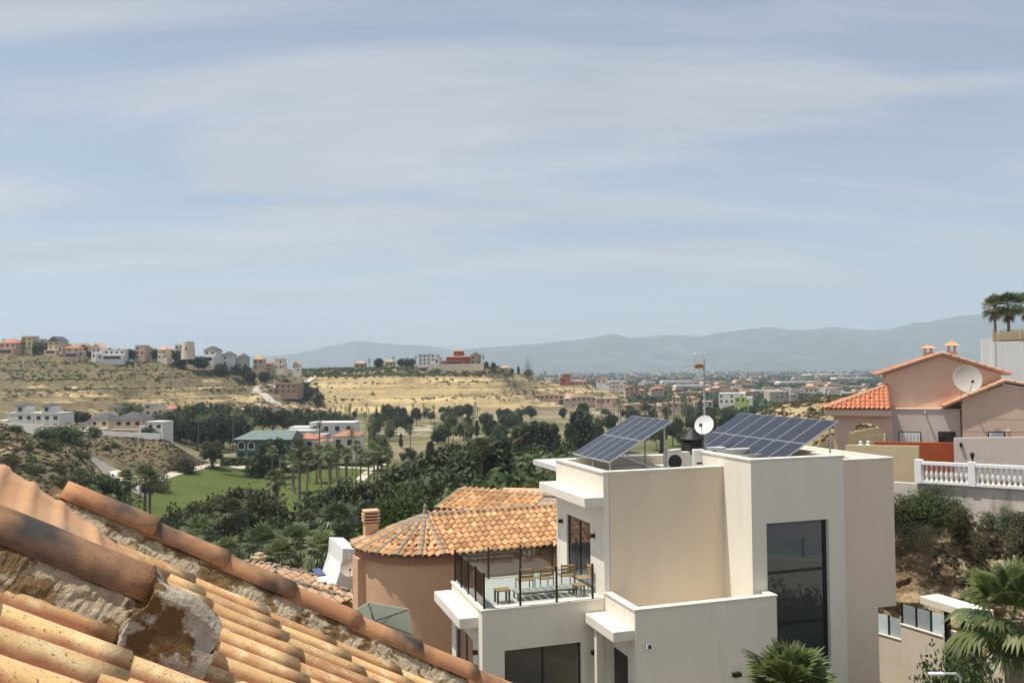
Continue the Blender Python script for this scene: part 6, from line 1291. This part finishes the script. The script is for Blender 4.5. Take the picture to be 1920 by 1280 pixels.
def far_house(label, px, py_base, py_top, wpx, d, wall='white', roof='red', kind='hip', group=None, extra=(), depth=None, rz=None, floors=None, name='villa', cat='house', zbase=None):
    s = d / F; b = atd(px, py_base, d); w = wpx*s*(.76 if d > 500 else 1); h = (py_base-py_top)*s; dp = depth or w*.8
    t = thing(name, label, cat, (b.x, b.y, b.z - .3), rz if rz is not None else R(hr.uniform(-22, 10)), group); wm = FW[wall]; eh = h*(.72 if kind != 'flat' else .92)
    MB().box(-w/2, w/2, 0, dp, -3.5, eh).build('wall', wm, t)
    if kind == 'hip':
        o = w*.06; rl = max(.05, w/2 - dp/2)
        MB().add([(-w/2-o,-o,eh),(w/2+o,-o,eh),(w/2+o,dp+o,eh),(-w/2-o,dp+o,eh),(-rl,dp/2,h*1.02),(rl,dp/2,h*1.02)], [(0,1,5,4),(1,2,5),(2,3,4,5),(3,0,4),(3,2,1,0)]).build('roof', FR[roof], t)
    elif kind == 'gable':
        o = w*.05; MB().prism([(-w/2-o, eh), (w/2+o, eh), (0, h*1.02)], -o, dp+o, 'y').build('roof', FR[roof], t)
    else:
        MB().box(-w/2-.1, w/2+.1, -.1, dp+.1, eh+.001, h).build('parapet', wm, t)
    fl = floors or max(1, int(round(eh/3.0))); fh = eh/fl; n = max(2, int(w/3.2))
    for f in range(fl):
        for k in range(n):
            if hr.random() < .12: continue
            o = link('window', winm, t, (-w/2 + (k+.5)*w/n, 0, f*fh + fh*.30)); o.scale = (min(1.5, w/n*.45), 1, fh*.42)
    if 'terrace' in extra:
        MB().box(-w/2-.2, w/2+.2, -w*.28, -.002, -3.5, fh*.9).build('terrace_block', wm, t); MB().box(-w*.4, w*.4, -w*.28-.05, -w*.28-.002, fh*.1, fh*.68).build('porch_shade_panel', M['farglass'], t)  # flat dark panel, a porch's shade put into its colour
    if 'tower' in extra:
        MB().box(-w*.15, w*.22, dp*.1, dp*.6, eh, h*1.28).build('tower', wm, t); MB().add([(-w*.2,dp*.05,h*1.28),(w*.27,dp*.05,h*1.28),(w*.27,dp*.65,h*1.28),(-w*.2,dp*.65,h*1.28),(w*.035,dp*.35,h*1.5)], [(0,1,4),(1,2,4),(2,3,4),(3,0,4),(3,2,1,0)]).build('tower_roof', FR[roof], t)
    if 'upper' in extra:
        MB().box(-w*.28, w*.12, dp*.1, dp*.7, eh, h*1.42).build('upper_block', wm, t); MB().add([(-w*.34,0,h*1.42),(w*.18,0,h*1.42),(w*.18,dp*.8,h*1.42),(-w*.34,dp*.8,h*1.42),(-w*.08,dp*.4,h*1.62)], [(0,1,4),(1,2,4),(2,3,4),(3,0,4),(3,2,1,0)]).build('upper_roof', FR[roof], t)
        o = link('window', winm, t, (-w*.08, dp*.1-.01, h*1.08)); o.scale = (1.4, 1, 1.3)
    if hr.random() < .75 and w > 6:
        sd_ = hr.choice((-1, 1)); w2 = w*hr.uniform(.28,.5); h2 = eh*hr.uniform(.55,.8); x_ = sd_*(w/2 + w2/2 - .3); wg = MB().box(x_-w2/2, x_+w2/2, -dp*.12, dp*.7, -3.5, h2).build('side_wing', wm, t)
        if kind != 'flat': MB().add([(x_-w2/2-.3,-dp*.15,h2),(x_+w2/2+.3,-dp*.15,h2),(x_+w2/2+.3,dp*.73,h2),(x_-w2/2-.3,dp*.73,h2),(x_,dp*.3,h2+w2*.28)], [(0,1,4),(1,2,4),(2,3,4),(3,0,4),(3,2,1,0)]).build('wing_roof', FR[roof], t)
        o = link('window', winm, t, (x_, -dp*.12-.01, h2*.3)); o.scale = (min(1.4, w2*.4), 1, h2*.4)
    if 'chimney' in extra: MB().box(w*.2, w*.28, dp*.4, dp*.5, eh, h*1.15).build('chimney', wm, t)
    return t
for a in [
 ('red roofed villa at the left end of the skyline', 14, 662, 634, 44, 560, 'pink', 'red', 'hip'), ('ochre villa beside the skyline palms', 50, 655, 629, 30, 566, 'yellow', 'tan', 'flat'), ('yellow villa with dark gable on the skyline', 100, 662, 630, 36, 560, 'yellow', 'dark', 'gable'),
 ('long orange roofed villa with dark windows on the skyline', 136, 668, 645, 34, 556, 'beige', 'red', 'hip'), ('white villa with pink gable on the skyline', 180, 671, 643, 30, 556, 'white', 'pink', 'gable'), ('long white flat villa with dark glazed ground floor', 214, 673, 654, 50, 552, 'white', 'red', 'flat'),
 ('pale pink block behind the skyline palms', 262, 672, 646, 26, 562, 'pink', 'tan', 'flat'), ('cream block among the skyline trees', 303, 672, 648, 26, 562, 'cream', 'tan', 'hip'), ('low white villa left of the round stone tower', 336, 669, 645, 22, 566, 'cream', 'red', 'flat'),
 ('white villa with dark hipped roof and wide windows', 393, 676, 648, 34, 572, 'white', 'dark', 'hip'), ('white villa under a wide dark roof, right of it', 428, 684, 658, 32, 578, 'white', 'dark', 'hip'), ('grey villa with a small pointed roof', 455, 688, 662, 26, 582, 'grey', 'dark', 'hip'),
 ('ochre domed villa on the right of the skyline', 484, 692, 665, 26, 586, 'beige', 'tan', 'hip'), ('beige villa between slender palms', 522, 692, 671, 22, 592, 'cream', 'tan', 'flat'), ('small white villa at the right end of the skyline', 555, 696, 677, 18, 600, 'white', 'tan', 'gable'), ('low beige house behind dark trees on the skyline', 505, 694, 676, 16, 592, 'beige', 'red', 'hip'), ('white house with flat roof behind the ochre villa', 75, 650, 634, 22, 585, 'white', 'red', 'flat'), ('cream house peeping over the orange roof', 158, 662, 642, 20, 580, 'cream', 'red', 'hip'), ('pale house on the ridge behind the pines', 232, 668, 650, 18, 585, 'grey', 'tan', 'hip'), ('small cream house left of the tower tree', 283, 670, 650, 18, 580, 'cream', 'pink', 'gable')]:
    far_house(*a, group='villas on the left skyline', extra=('terrace',) if a[4] > 33 else (), zbase=1)
tw_ = thing('stone_tower', 'round pale stone tower on the left skyline', 'tower', atd(353, 668, 562) - Vector((0,0,2))); MB().lathe([(4.6,0),(4.0,8),(3.7,11.6),(3.7,11.8),(.001,11.8)], 24).build('tower_wall', FW['cream'], tw_, True); MB().box(-.5,.5,-4.15,-3.6,6,8).build('window', M['farglass'], tw_)
for a in [('beige villa at the left end of the cliff top', 674, 691, 676, 26, 648, 'beige', 'tan', 'hip'), ('small yellow villa on the cliff top', 729, 688, 673, 20, 652, 'yellow', 'tan', 'hip'), ('white villa under palms on the cliff top', 800, 683, 662, 42, 648, 'white', 'red', 'flat'), ('beige villa with pink roof right of the red one', 892, 682, 659, 26, 656, 'beige', 'pink', 'gable'), ('pinkish house on the slope below the cliff top', 946, 698, 685, 24, 690, 'pink', 'pink', 'hip'), ('orange roofed house beside the pointed conifer', 990, 706, 692, 22, 700, 'beige', 'red', 'hip')]:
    far_house(*a, group='villas on the cliff hill')
rv = far_house('large terracotta red villa with domed tower on the cliff top', 855, 682, 663, 52, 650, 'red', 'red', 'hip', extra=('tower', 'terrace'))
MB().box(-30, 26, -9, -8.4, -5, .2).build('terrace_wall', FW['beige'], rv)
far_house('slim red tower house right of the cliff hill', 1061, 716, 700, 18, 740, 'red', 'red', 'flat', group='houses right of the cliff hill'); far_house('low orange roofed house under the red tower house', 1085, 722, 711, 40, 745, 'beige', 'red', 'hip', group='houses right of the cliff hill'); far_house('white house with steep wedge roof beyond the cliff hill', 1128, 724, 706, 26, 760, 'white', 'tan', 'gable', group='houses right of the cliff hill'); far_house('long white modern house right of the wedge roof', 1158, 728, 713, 46, 770, 'white', 'tan', 'flat', group='houses right of the cliff hill'); far_house('peach gabled house in the middle of the plain edge', 1185, 738, 722, 34, 700, 'pink', 'red', 'gable', group='houses right of the cliff hill'); far_house('orange roofed house left of the antenna mast', 1236, 734, 724, 26, 690, 'pink', 'red', 'hip', group='houses right of the cliff hill'); far_house('beige house behind the palm avenue, left of the mast', 1268, 752, 740, 20, 620, 'beige', 'tan', 'hip', group='houses right of the cliff hill'); far_house('beige house directly behind the antenna mast', 1298, 754, 741, 22, 620, 'pink', 'red', 'hip', group='houses right of the cliff hill')
# rows of pink terraced houses
for k, (px, py, w, d, lab) in enumerate([(960,748,60,640,'leftmost pale terrace row under the cliff hill'), (1030,748,70,632,'second pale terrace row under the cliff hill'), (1095,752,60,610,'cream terrace row behind the conifers'), (1140,756,60,590,'pink terrace row left of the palm avenue'), (1200,766,70,560,'pink terrace row behind the palm avenue'), (1262,764,56,560,'pink terrace row left of the antenna mast'), (1320,762,44,575,'pink terrace row right of the antenna mast')]):
    far_house(lab, px, py, py-11, w, d, 'pink' if k % 2 else 'beige', 'pink', 'gable' if k % 3 else 'flat', 'terraced houses in the valley', depth=9, name='terraced_house', rz=R(-4))
far_house('white and green shop building right of the antenna mast', 1372, 756, 736, 62, 590, 'white', 'tan', 'flat', name='shop_building', cat='building'); far_house('lime green walled house beside the shop building', 1388, 754, 743, 26, 575, 'lime', 'tan', 'flat'); far_house('blue grey roofed hall left of the dry knoll', 1462, 746, 733, 50, 640, 'beige', 'dark', 'flat', name='hall', cat='building')
# white villas on the bank, left
for a in [('white villa with raised upper room, left of the twin pair', 38, 802, 772, 52, 300, 'white', 'dark', 'flat'), ('white villa with raised upper room, right of the twin pair', 88, 803, 772, 52, 298, 'white', 'dark', 'flat')]: far_house(*a, group='twin white villas', extra=('upper',), rz=R(-8))
far_house('beige two storey villa with dark hipped roof on the bank', 186, 814, 774, 46, 300, 'cream', 'dark', 'hip', extra=('terrace',)); far_house('pale two storey villa with balconies right of the beige one', 240, 816, 772, 54, 292, 'beige', 'dark', 'hip', extra=('terrace',), rz=R(-5)); far_house('white cubic house at the right end of the bank', 290, 818, 788, 36, 280, 'white', 'tan', 'flat', rz=R(-18)); far_house('cream house with flat roof above the villas', 284, 778, 754, 28, 390, 'cream', 'tan', 'flat', extra=('chimney',)); far_house('white house with red roof above the villas', 322, 780, 760, 22, 390, 'white', 'red', 'hip'); far_house('pale house behind the dark round tree', 212, 772, 758, 24, 380, 'beige', 'dark', 'hip'); far_house('low tan roofed house left of the pine row', 366, 770, 758, 26, 430, 'cream', 'tan', 'hip')
def gwall(label, pts, d, h, mat):
    a, b = atd(*pts[0], d[0]), atd(*pts[1], d[1]); dd = b-a; t = thing('garden_wall', label, 'wall', a, math.atan2(dd.y, dd.x), 'white garden walls on the bank'); L = math.hypot(dd.x, dd.y); MB().prism([(0,-3),(L,dd.z-3),(L,dd.z+h),(0,h)], 0, .3, 'y').build('wall_panel', mat, t)
gwall('long white garden wall below the twin villas', ((10,806),(135,812)), (284,272), 2.4, FW['white']); gwall('white garden wall below the beige villas', ((165,820),(300,826)), (272,262), 2.2, FW['white'])
# white terraced villas beyond the pines
for k, (px, py, w, lab) in enumerate([(477,776,32,'white gabled house at the left of the hillside terrace'), (515,778,30,'white house with pink roof, second in the hillside terrace'), (545,780,26,'white house with curved gable, third in the hillside terrace'), (572,782,26,'white house with arched window, fourth in the hillside terrace'), (597,784,20,'small white house at the right end of the hillside terrace')]): far_house(lab, px, py, py-20, w, 468, 'white', 'pink', 'gable', 'hillside terrace of white houses', rz=R(-10))
far_house('unfinished brown brick house beside the dirt road', 536, 737, 717, 56, 552, 'brown', 'pink', 'flat', floors=2)
# clubhouse
cb = atd(487, 862, 252); ch_ = thing('clubhouse', 'green walled clubhouse with grey green roof and white arched windows', 'clubhouse', (cb.x, cb.y, cb.z-.2), R(-6)); s_ = 252/F
MB().box(-7.2, 9.5, 0, 10, 0, 6.2).build('wall', FW['green'], ch_)
MB().add([(-8,-.8,6.2),(10,-.8,6.2),(10,10.8,6.2),(-8,10.8,6.2),(-4,5,8.6),(9.5,5,8.6)], [(0,1,5,4),(1,2,5),(2,3,4,5),(3,0,4),(3,2,1,0)]).build('roof', FR['green'], ch_)
def archwin(x, w, z0_, z1_, y=-.08):
    a = [(x-w/2, z0_), (x+w/2, z0_)] + [(x + w/2*math.cos(R(q)), z1_ - w/2 + w/2*math.sin(R(q))) for q in range(0, 181, 20)]; f_ = MB().prism(a, y, -.002, 'y').build('arched_window', FW['white'], ch_)
    b_ = [(x-w*.38, z0_+.25), (x+w*.38, z0_+.25)] + [(x + w*.38*math.cos(R(q)), z1_ - w/2 + w*.38*math.sin(R(q))) for q in range(0, 181, 20)]; MB().prism(b_, y-.03, y-.002, 'y').build('pane', M['farglass'], f_)
for x in (-5.6, -2.6): archwin(x, 2.2, 3.2, 5.7)
archwin(3.6, 4.2, 3.0, 5.9)
for x in (-5.6, -2.6, 3.6): MB().box(x-1.0, x+1.0, -.06, -.002, .2, 2.5).build('glass_door', M['farglass'], ch_)
MB().box(-8.2, 4, -2.5, -.5, -.3, .9).build('terrace', FW['white'], ch_)
far_house('white clubhouse wing with red roof behind the date palm', 568, 842, 812, 48, 262, 'white', 'red', 'hip', depth=10, rz=R(-4)); far_house('white round fronted wing with red roof right of the date palm', 645, 840, 806, 44, 268, 'white', 'red', 'hip', depth=10, rz=R(-6)); far_house('long white flat building behind the red roofs', 622, 812, 790, 84, 300, 'white', 'tan', 'flat', depth=9, rz=R(-3)); far_house('grey flat annex between the green and red roofs', 560, 822, 806, 60, 290, 'grey', 'tan', 'flat', depth=10, rz=R(-3))
hg = MB().box(-6, 6, -.8, .8, 0, 2.2).build('hedge', L_broad); p_ = atd(455, 868, 240); hg.location = (p_.x, p_.y, p_.z - .6); tag(hg, 'clipped dark hedge in front of the clubhouse terrace', 'hedge')
hb = bmesh.new(); hb.from_mesh(hg.data); bmesh.ops.subdivide_edges(hb, edges=list(hb.edges), cuts=14, use_grid_fill=True)
for v in hb.verts: v.co += Vector((mnoise.noise(v.co*1.3), mnoise.noise(v.co*1.3 + Vector((5,0,0))), mnoise.noise(v.co*1.7)))*.35
hb.to_mesh(hg.data); hb.free()
for k, (px, py) in enumerate(((150,812),(163,814))):
    c = atd(px, py, 268); t = thing('parked_car', 'white parked car %s in front of the villas' % ('left' if k == 0 else 'right'), 'car', (c.x, c.y, c.z-.5), R(10)); MB().prism([(-2.1,.35),(2.1,.35),(2.1,.85),(1.3,.95),(.7,1.45),(-1.2,1.45),(-2.0,.95)], -.85, .85, 'y').build('body', M['acwhite'], t)
    MB().prism([(-1.05,.98),(1.1,.98),(.62,1.40),(-.95,1.40)], -.87, .87, 'y').build('side_windows', M['farglass'], t)
    for x in (-1.3, 1.35):
        for y in (-.8, .8): MB().tube([(x, y-.1, .33), (x, y+.1, .33)], .33, 12).build('wheel', M['blackmatte'], t)
# ================================================================= TOWN ON THE PLAIN
tm = []
for k in range(6):
    wm = [FW['white'], FW['cream'], FW['beige'], FW['pink'], FW['white'], FW['grey']][k]; mb = MB(); mb.box(-.5,.5,-.3,.3,-.1,.72); mb.mi = 1; mb.prism([(-.54,.72),(.54,.72),(.35,1.0),(-.35,1.0)], -.33, .33, 'y') if k not in (0, 5) else mb.box(-.51,.51,-.31,.31,.721,.78)
    mb.mi = 2
    for q in range(4): mb.box(-.42+.24*q, -.30+.24*q, -.305, -.301, .2, .5)
    tm.append(mb.mesh('town_house', [wm, FR['tan'] if k in (1, 2, 3) else FR['pink'] if k == 4 else FW['white'], M['farglass']]))
pr = random.Random(23); npl = 0
while npl < 230:
    px = pr.uniform(880, 1720); d = 1.0/pr.uniform(1/3800., 1/760.)
    if d < 1000 and px < 1170: continue
    x = (px-960)/F*d; ki = pr.randrange(6); o = link('town_house', tm[ki]); w = pr.uniform(7, 17)*(1 + d/4500); o.location = (x, d, 0); o.scale = (w, w*.8, pr.uniform(4.5, 8)*(1 + d/7000)); o.rotation_euler.z = pr.uniform(-.5,.5)
    tag(o, '%s, %s, %s' % (('white flat house','cream tan roofed house','beige tan roofed house','pink tan roofed house','white pink roofed house','grey flat house')[ki], 'near on the plain' if d < 1300 else 'mid plain' if d < 2100 else 'far on the plain', 'left of the mast' if px < 1319 else 'right of the mast'), 'house', 'town houses on the plain'); npl += 1
for px, py, d, w, lab in ((1560,664,2500,90,'long pale warehouse far out on the plain'), (1300,720,1100,70,'long cream hall on the plain behind the antenna'), (1270,708,1500,60,'low pale hall left of the antenna on the plain'), (1500,712,1300,80,'long white hall in the middle of the plain'), (1600,690,1700,70,'pale farm hall left of the pink gable'), (1440,735,820,60,'flat white roofed hall before the wood')):
    b = Vector(((px-960)/F*d, d, 0)); t = thing('warehouse', lab, 'warehouse', b, R(pr.uniform(-4,4)), 'halls on the plain'); W_ = w*d/F; MB().box(-W_/2, W_/2, 0, W_*.4, -.5, 6).build('wall', FW['cream'], t); MB().prism([(-W_/2-.3,6.01),(W_/2+.3,6.01),(W_/2*.9,7.6),(-W_/2*.9,7.6)], -.4, W_*.4+.4, 'y').build('roof', FW['white'], t)
# trees of the plain and scrub of the hills: nobody could count them
def tufts(name, pts, mat, label, cat, per=12, seed=1, flat=.7):
    r = random.Random(seed); n = len(pts); P = np.array(pts, dtype=np.float32); nprng = np.random.default_rng(seed)
    c = np.repeat(P[:, :3], per, axis=0); s = np.repeat(P[:, 3], per)[:, None]; v = nprng.normal(size=(n*per, 3)); v /= np.linalg.norm(v, axis=1)[:, None]; v[:, 2] = np.abs(v[:, 2])*flat
    p = c + v*s*nprng.uniform(.45, 1.0, (n*per, 1)); a = nprng.normal(size=(n*per, 3)); a /= np.linalg.norm(a, axis=1)[:, None]; b = np.cross(a, v + 1e-3); b /= (np.linalg.norm(b, axis=1)[:, None] + 1e-6); q = s*nprng.uniform(.30, .62, (n*per, 1))
    V = np.stack([p - a*q, p + b*q*.7, p + a*q, p - b*q*.7], axis=1).reshape(-1, 3); me_ = bpy.data.meshes.new(name); me_.vertices.add(len(V)); me_.vertices.foreach_set('co', V.ravel()); nf = n*per
    me_.loops.add(nf*4); me_.loops.foreach_set('vertex_index', np.arange(nf*4)); me_.polygons.add(nf); me_.polygons.foreach_set('loop_start', np.arange(0, nf*4, 4)); me_.polygons.foreach_set('loop_total', np.full(nf, 4)); me_.update(); me_.validate(); me_.materials.append(mat); o = link(name, me_); tag(o, label, cat, kind='stuff')
ar = random.Random(77)
pts = []
while len(pts) < 7500:
    px = ar.uniform(560, 1800); d = 1.0/ar.uniform(1/5200., 1/620.)
    x = (px-960)/F*d
    if mnoise.noise((x/220, d/220, 0)) + .45*mnoise.noise((x/60, d/60, 4)) < -.12: continue
    z = height(x, d) if d < 1600 else 0
    if z > 4: continue
    s = ar.uniform(2.0, 4.6)*(1 + d/3500); pts.append((x, d, z, s))
tufts('plain_trees', pts, L_tall, 'dark orchards and trees covering the plain', 'trees', 16, 3, 1.0)
# dense wood on the right and valley floor filler
pts = []
while len(pts) < 900:
    px = ar.uniform(1290, 1700); d = ar.uniform(330, 800); x = (px-960)/F*d
    if mnoise.noise((x/60, d/60, 9)) < -.15: continue
    pts.append((x, d, height(x, d), ar.uniform(1.8, 3.6)))
tufts('wood', pts, L_broad, 'dark wood between the knoll and the plain', 'trees', 22, 5, 1.2)
pts = []; grey = []; dry = []
while len(pts) + len(grey) + len(dry) < 9500:
    px = ar.uniform(-60, 1130) if ar.random() < .75 else ar.uniform(560, 960); d = ar.uniform(430, 720); x = (px-960)/F*d; z = height(x, d)
    if z < 3: continue
    cl = 570 < px < 1000 and 545 < d < 622 and z < 25.5
    den = .42 + .30*math.sin(z/1.35 + 2.5*mnoise.noise((x/60, d/60, 8.0))) + .42*mnoise.noise((x/45, d/45, 2.0)) + .25*mnoise.noise((x/14, d/14, 6.0)) + (.30 if z > 25 else 0) + (.9 if 560 < px < 960 and z > 25.5 else 0)
    if ar.random() > (max(0.0, den)**1.7*(.34 if cl else 1.0)): continue
    s = ar.uniform(.5, 1.4)*(1.7 if ar.random() < .12 or (560 < px < 960 and z > 25.5) else 1); (pts if ar.random() < .42 + (.3 if z > 26 else 0) else grey if ar.random() < .4 else dry).append((x, d, z - .15, s))
tufts('hillside_scrub', pts, L_broad, 'dark green scrub dotted over the far hills', 'shrubs', 11, 11); tufts('hillside_scrub', grey, L_grey, 'grey green scrub dotted over the far hills', 'shrubs', 11, 12); tufts('hillside_scrub', dry, L_scrub, 'brown dry scrub dotted over the far hills', 'shrubs', 11, 13)
pts = []; dry = []
while len(pts) + len(dry) < 5200:
    px = ar.uniform(-40, 400); d = ar.uniform(110, 275); x = (px-960)/F*d; z = height(x, d)
    if z < 2.2 or (155 < px < 300 and 196 < d < 226): continue
    if ar.random() > .55 + .5*mnoise.noise((x/16, d/16, 1.0)): continue
    (pts if ar.random() < .22 else dry).append((x, d, z - .08, ar.uniform(.18, .62)))
tufts('slope_scrub', pts, L_broad, 'low green scrub on the near left slope', 'shrubs', 13, 21); tufts('slope_scrub', dry, L_scrub, 'dry grass tufts on the near left slope', 'grass', 13, 22)
pts = []; dry = []
while len(pts) + len(dry) < 2200:
    px = ar.uniform(1370, 1720); d = ar.uniform(68, 150); x = (px-960)/F*d; z = height(x, d)
    if z < 15 or ar.random() > .45 + .6*mnoise.noise((x/7, d/7, 1.0)): continue
    (pts if ar.random() < .3 else dry).append((x, d, z - .06, ar.uniform(.12, .42)))
tufts('knoll_scrub', pts, L_grey, 'grey green scrub on the dry knoll', 'shrubs', 14, 31); tufts('knoll_scrub', dry, L_scrub, 'dry tufts on the yellow knoll', 'grass', 14, 32)
# boundary wall over the street, mirrored in the tall window
t = thing('street_wall', 'white street wall with glass panels mirrored in the tall window', 'wall', (17.0, 11.0, 18.4), R(54)); MB().box(0, 14, 0, .25, 0, 2.4).build('wall_panel', M['white'], t)
for k in range(8): MB().box(2*k-.04, 2*k+.04, .08, .16, 2.4, 3.4).build('post', M['black'], t)
for k in range(7): MB().box(2*k+.08, 2*k+1.92, .11, .13, 2.45, 3.3).build('glass_panel', M['frost'], t)
pts = []; dry = []
ca, cb_ = Vector((14.2, 38.6, 0)), Vector((23.5, 31.8, 0)); cdv = cb_ - ca; cn_ = Vector((cdv.y, -cdv.x, 0)).normalized()
while len(pts) + len(dry) < 900:
    s_ = ar.uniform(0, 1.4); t_ = ar.random(); q = ca + cdv*s_; z = 16.9 + 7.1*t_; out = 2.6*(1-t_)**1.2 + .25 + .85*mnoise.noise((q.x*.45, z*.55, 2.0)) + .5*mnoise.noise((q.x*1.2, z*1.5, 7.0))
    if mnoise.noise((q.x*.5, z*.5, 3.0)) < .05 + (.38 if t_ < .6 else -.25): continue
    w = q + cn_*(out + .05); (pts if ar.random() < .35 else dry).append((w.x, w.y, z, ar.uniform(.07, .24)))
tufts('cliff_scrub', pts, L_grey, 'grey green weeds clinging to the brown cliff', 'shrubs', 16, 41); tufts('cliff_scrub', dry, L_scrub, 'dry grass hanging on the brown cliff', 'grass', 16, 42)

# ================================================================= LABELS: tell look-alikes of one group apart by their order in the view
ORD = ['leftmost', 'second', 'third', 'fourth', 'fifth', 'sixth', 'seventh', 'eighth', 'ninth', 'tenth', 'eleventh', 'twelfth', 'thirteenth', 'fourteenth', 'fifteenth', 'sixteenth', 'seventeenth', 'eighteenth', 'nineteenth', 'twentieth', 'twenty-first', 'twenty-second', 'twenty-third', 'twenty-fourth', 'twenty-fifth', 'twenty-sixth', 'twenty-seventh', 'twenty-eighth', 'twenty-ninth', 'thirtieth']
same = {}
for o in col.objects:
    if o.parent is None and o.get('label') and o.get('category') and o.get('kind') is None: same.setdefault(o['label'], []).append(o)
for lab, os_ in same.items():
    if 1 < len(os_) <= 30:
        os_.sort(key=lambda o: o.location.x / max(o.location.y, 1))
        for k, o in enumerate(os_): o['label'] = lab + (', leftmost' if k == 0 else ', rightmost' if k == len(os_) - 1 else ', %s from left' % ORD[k])
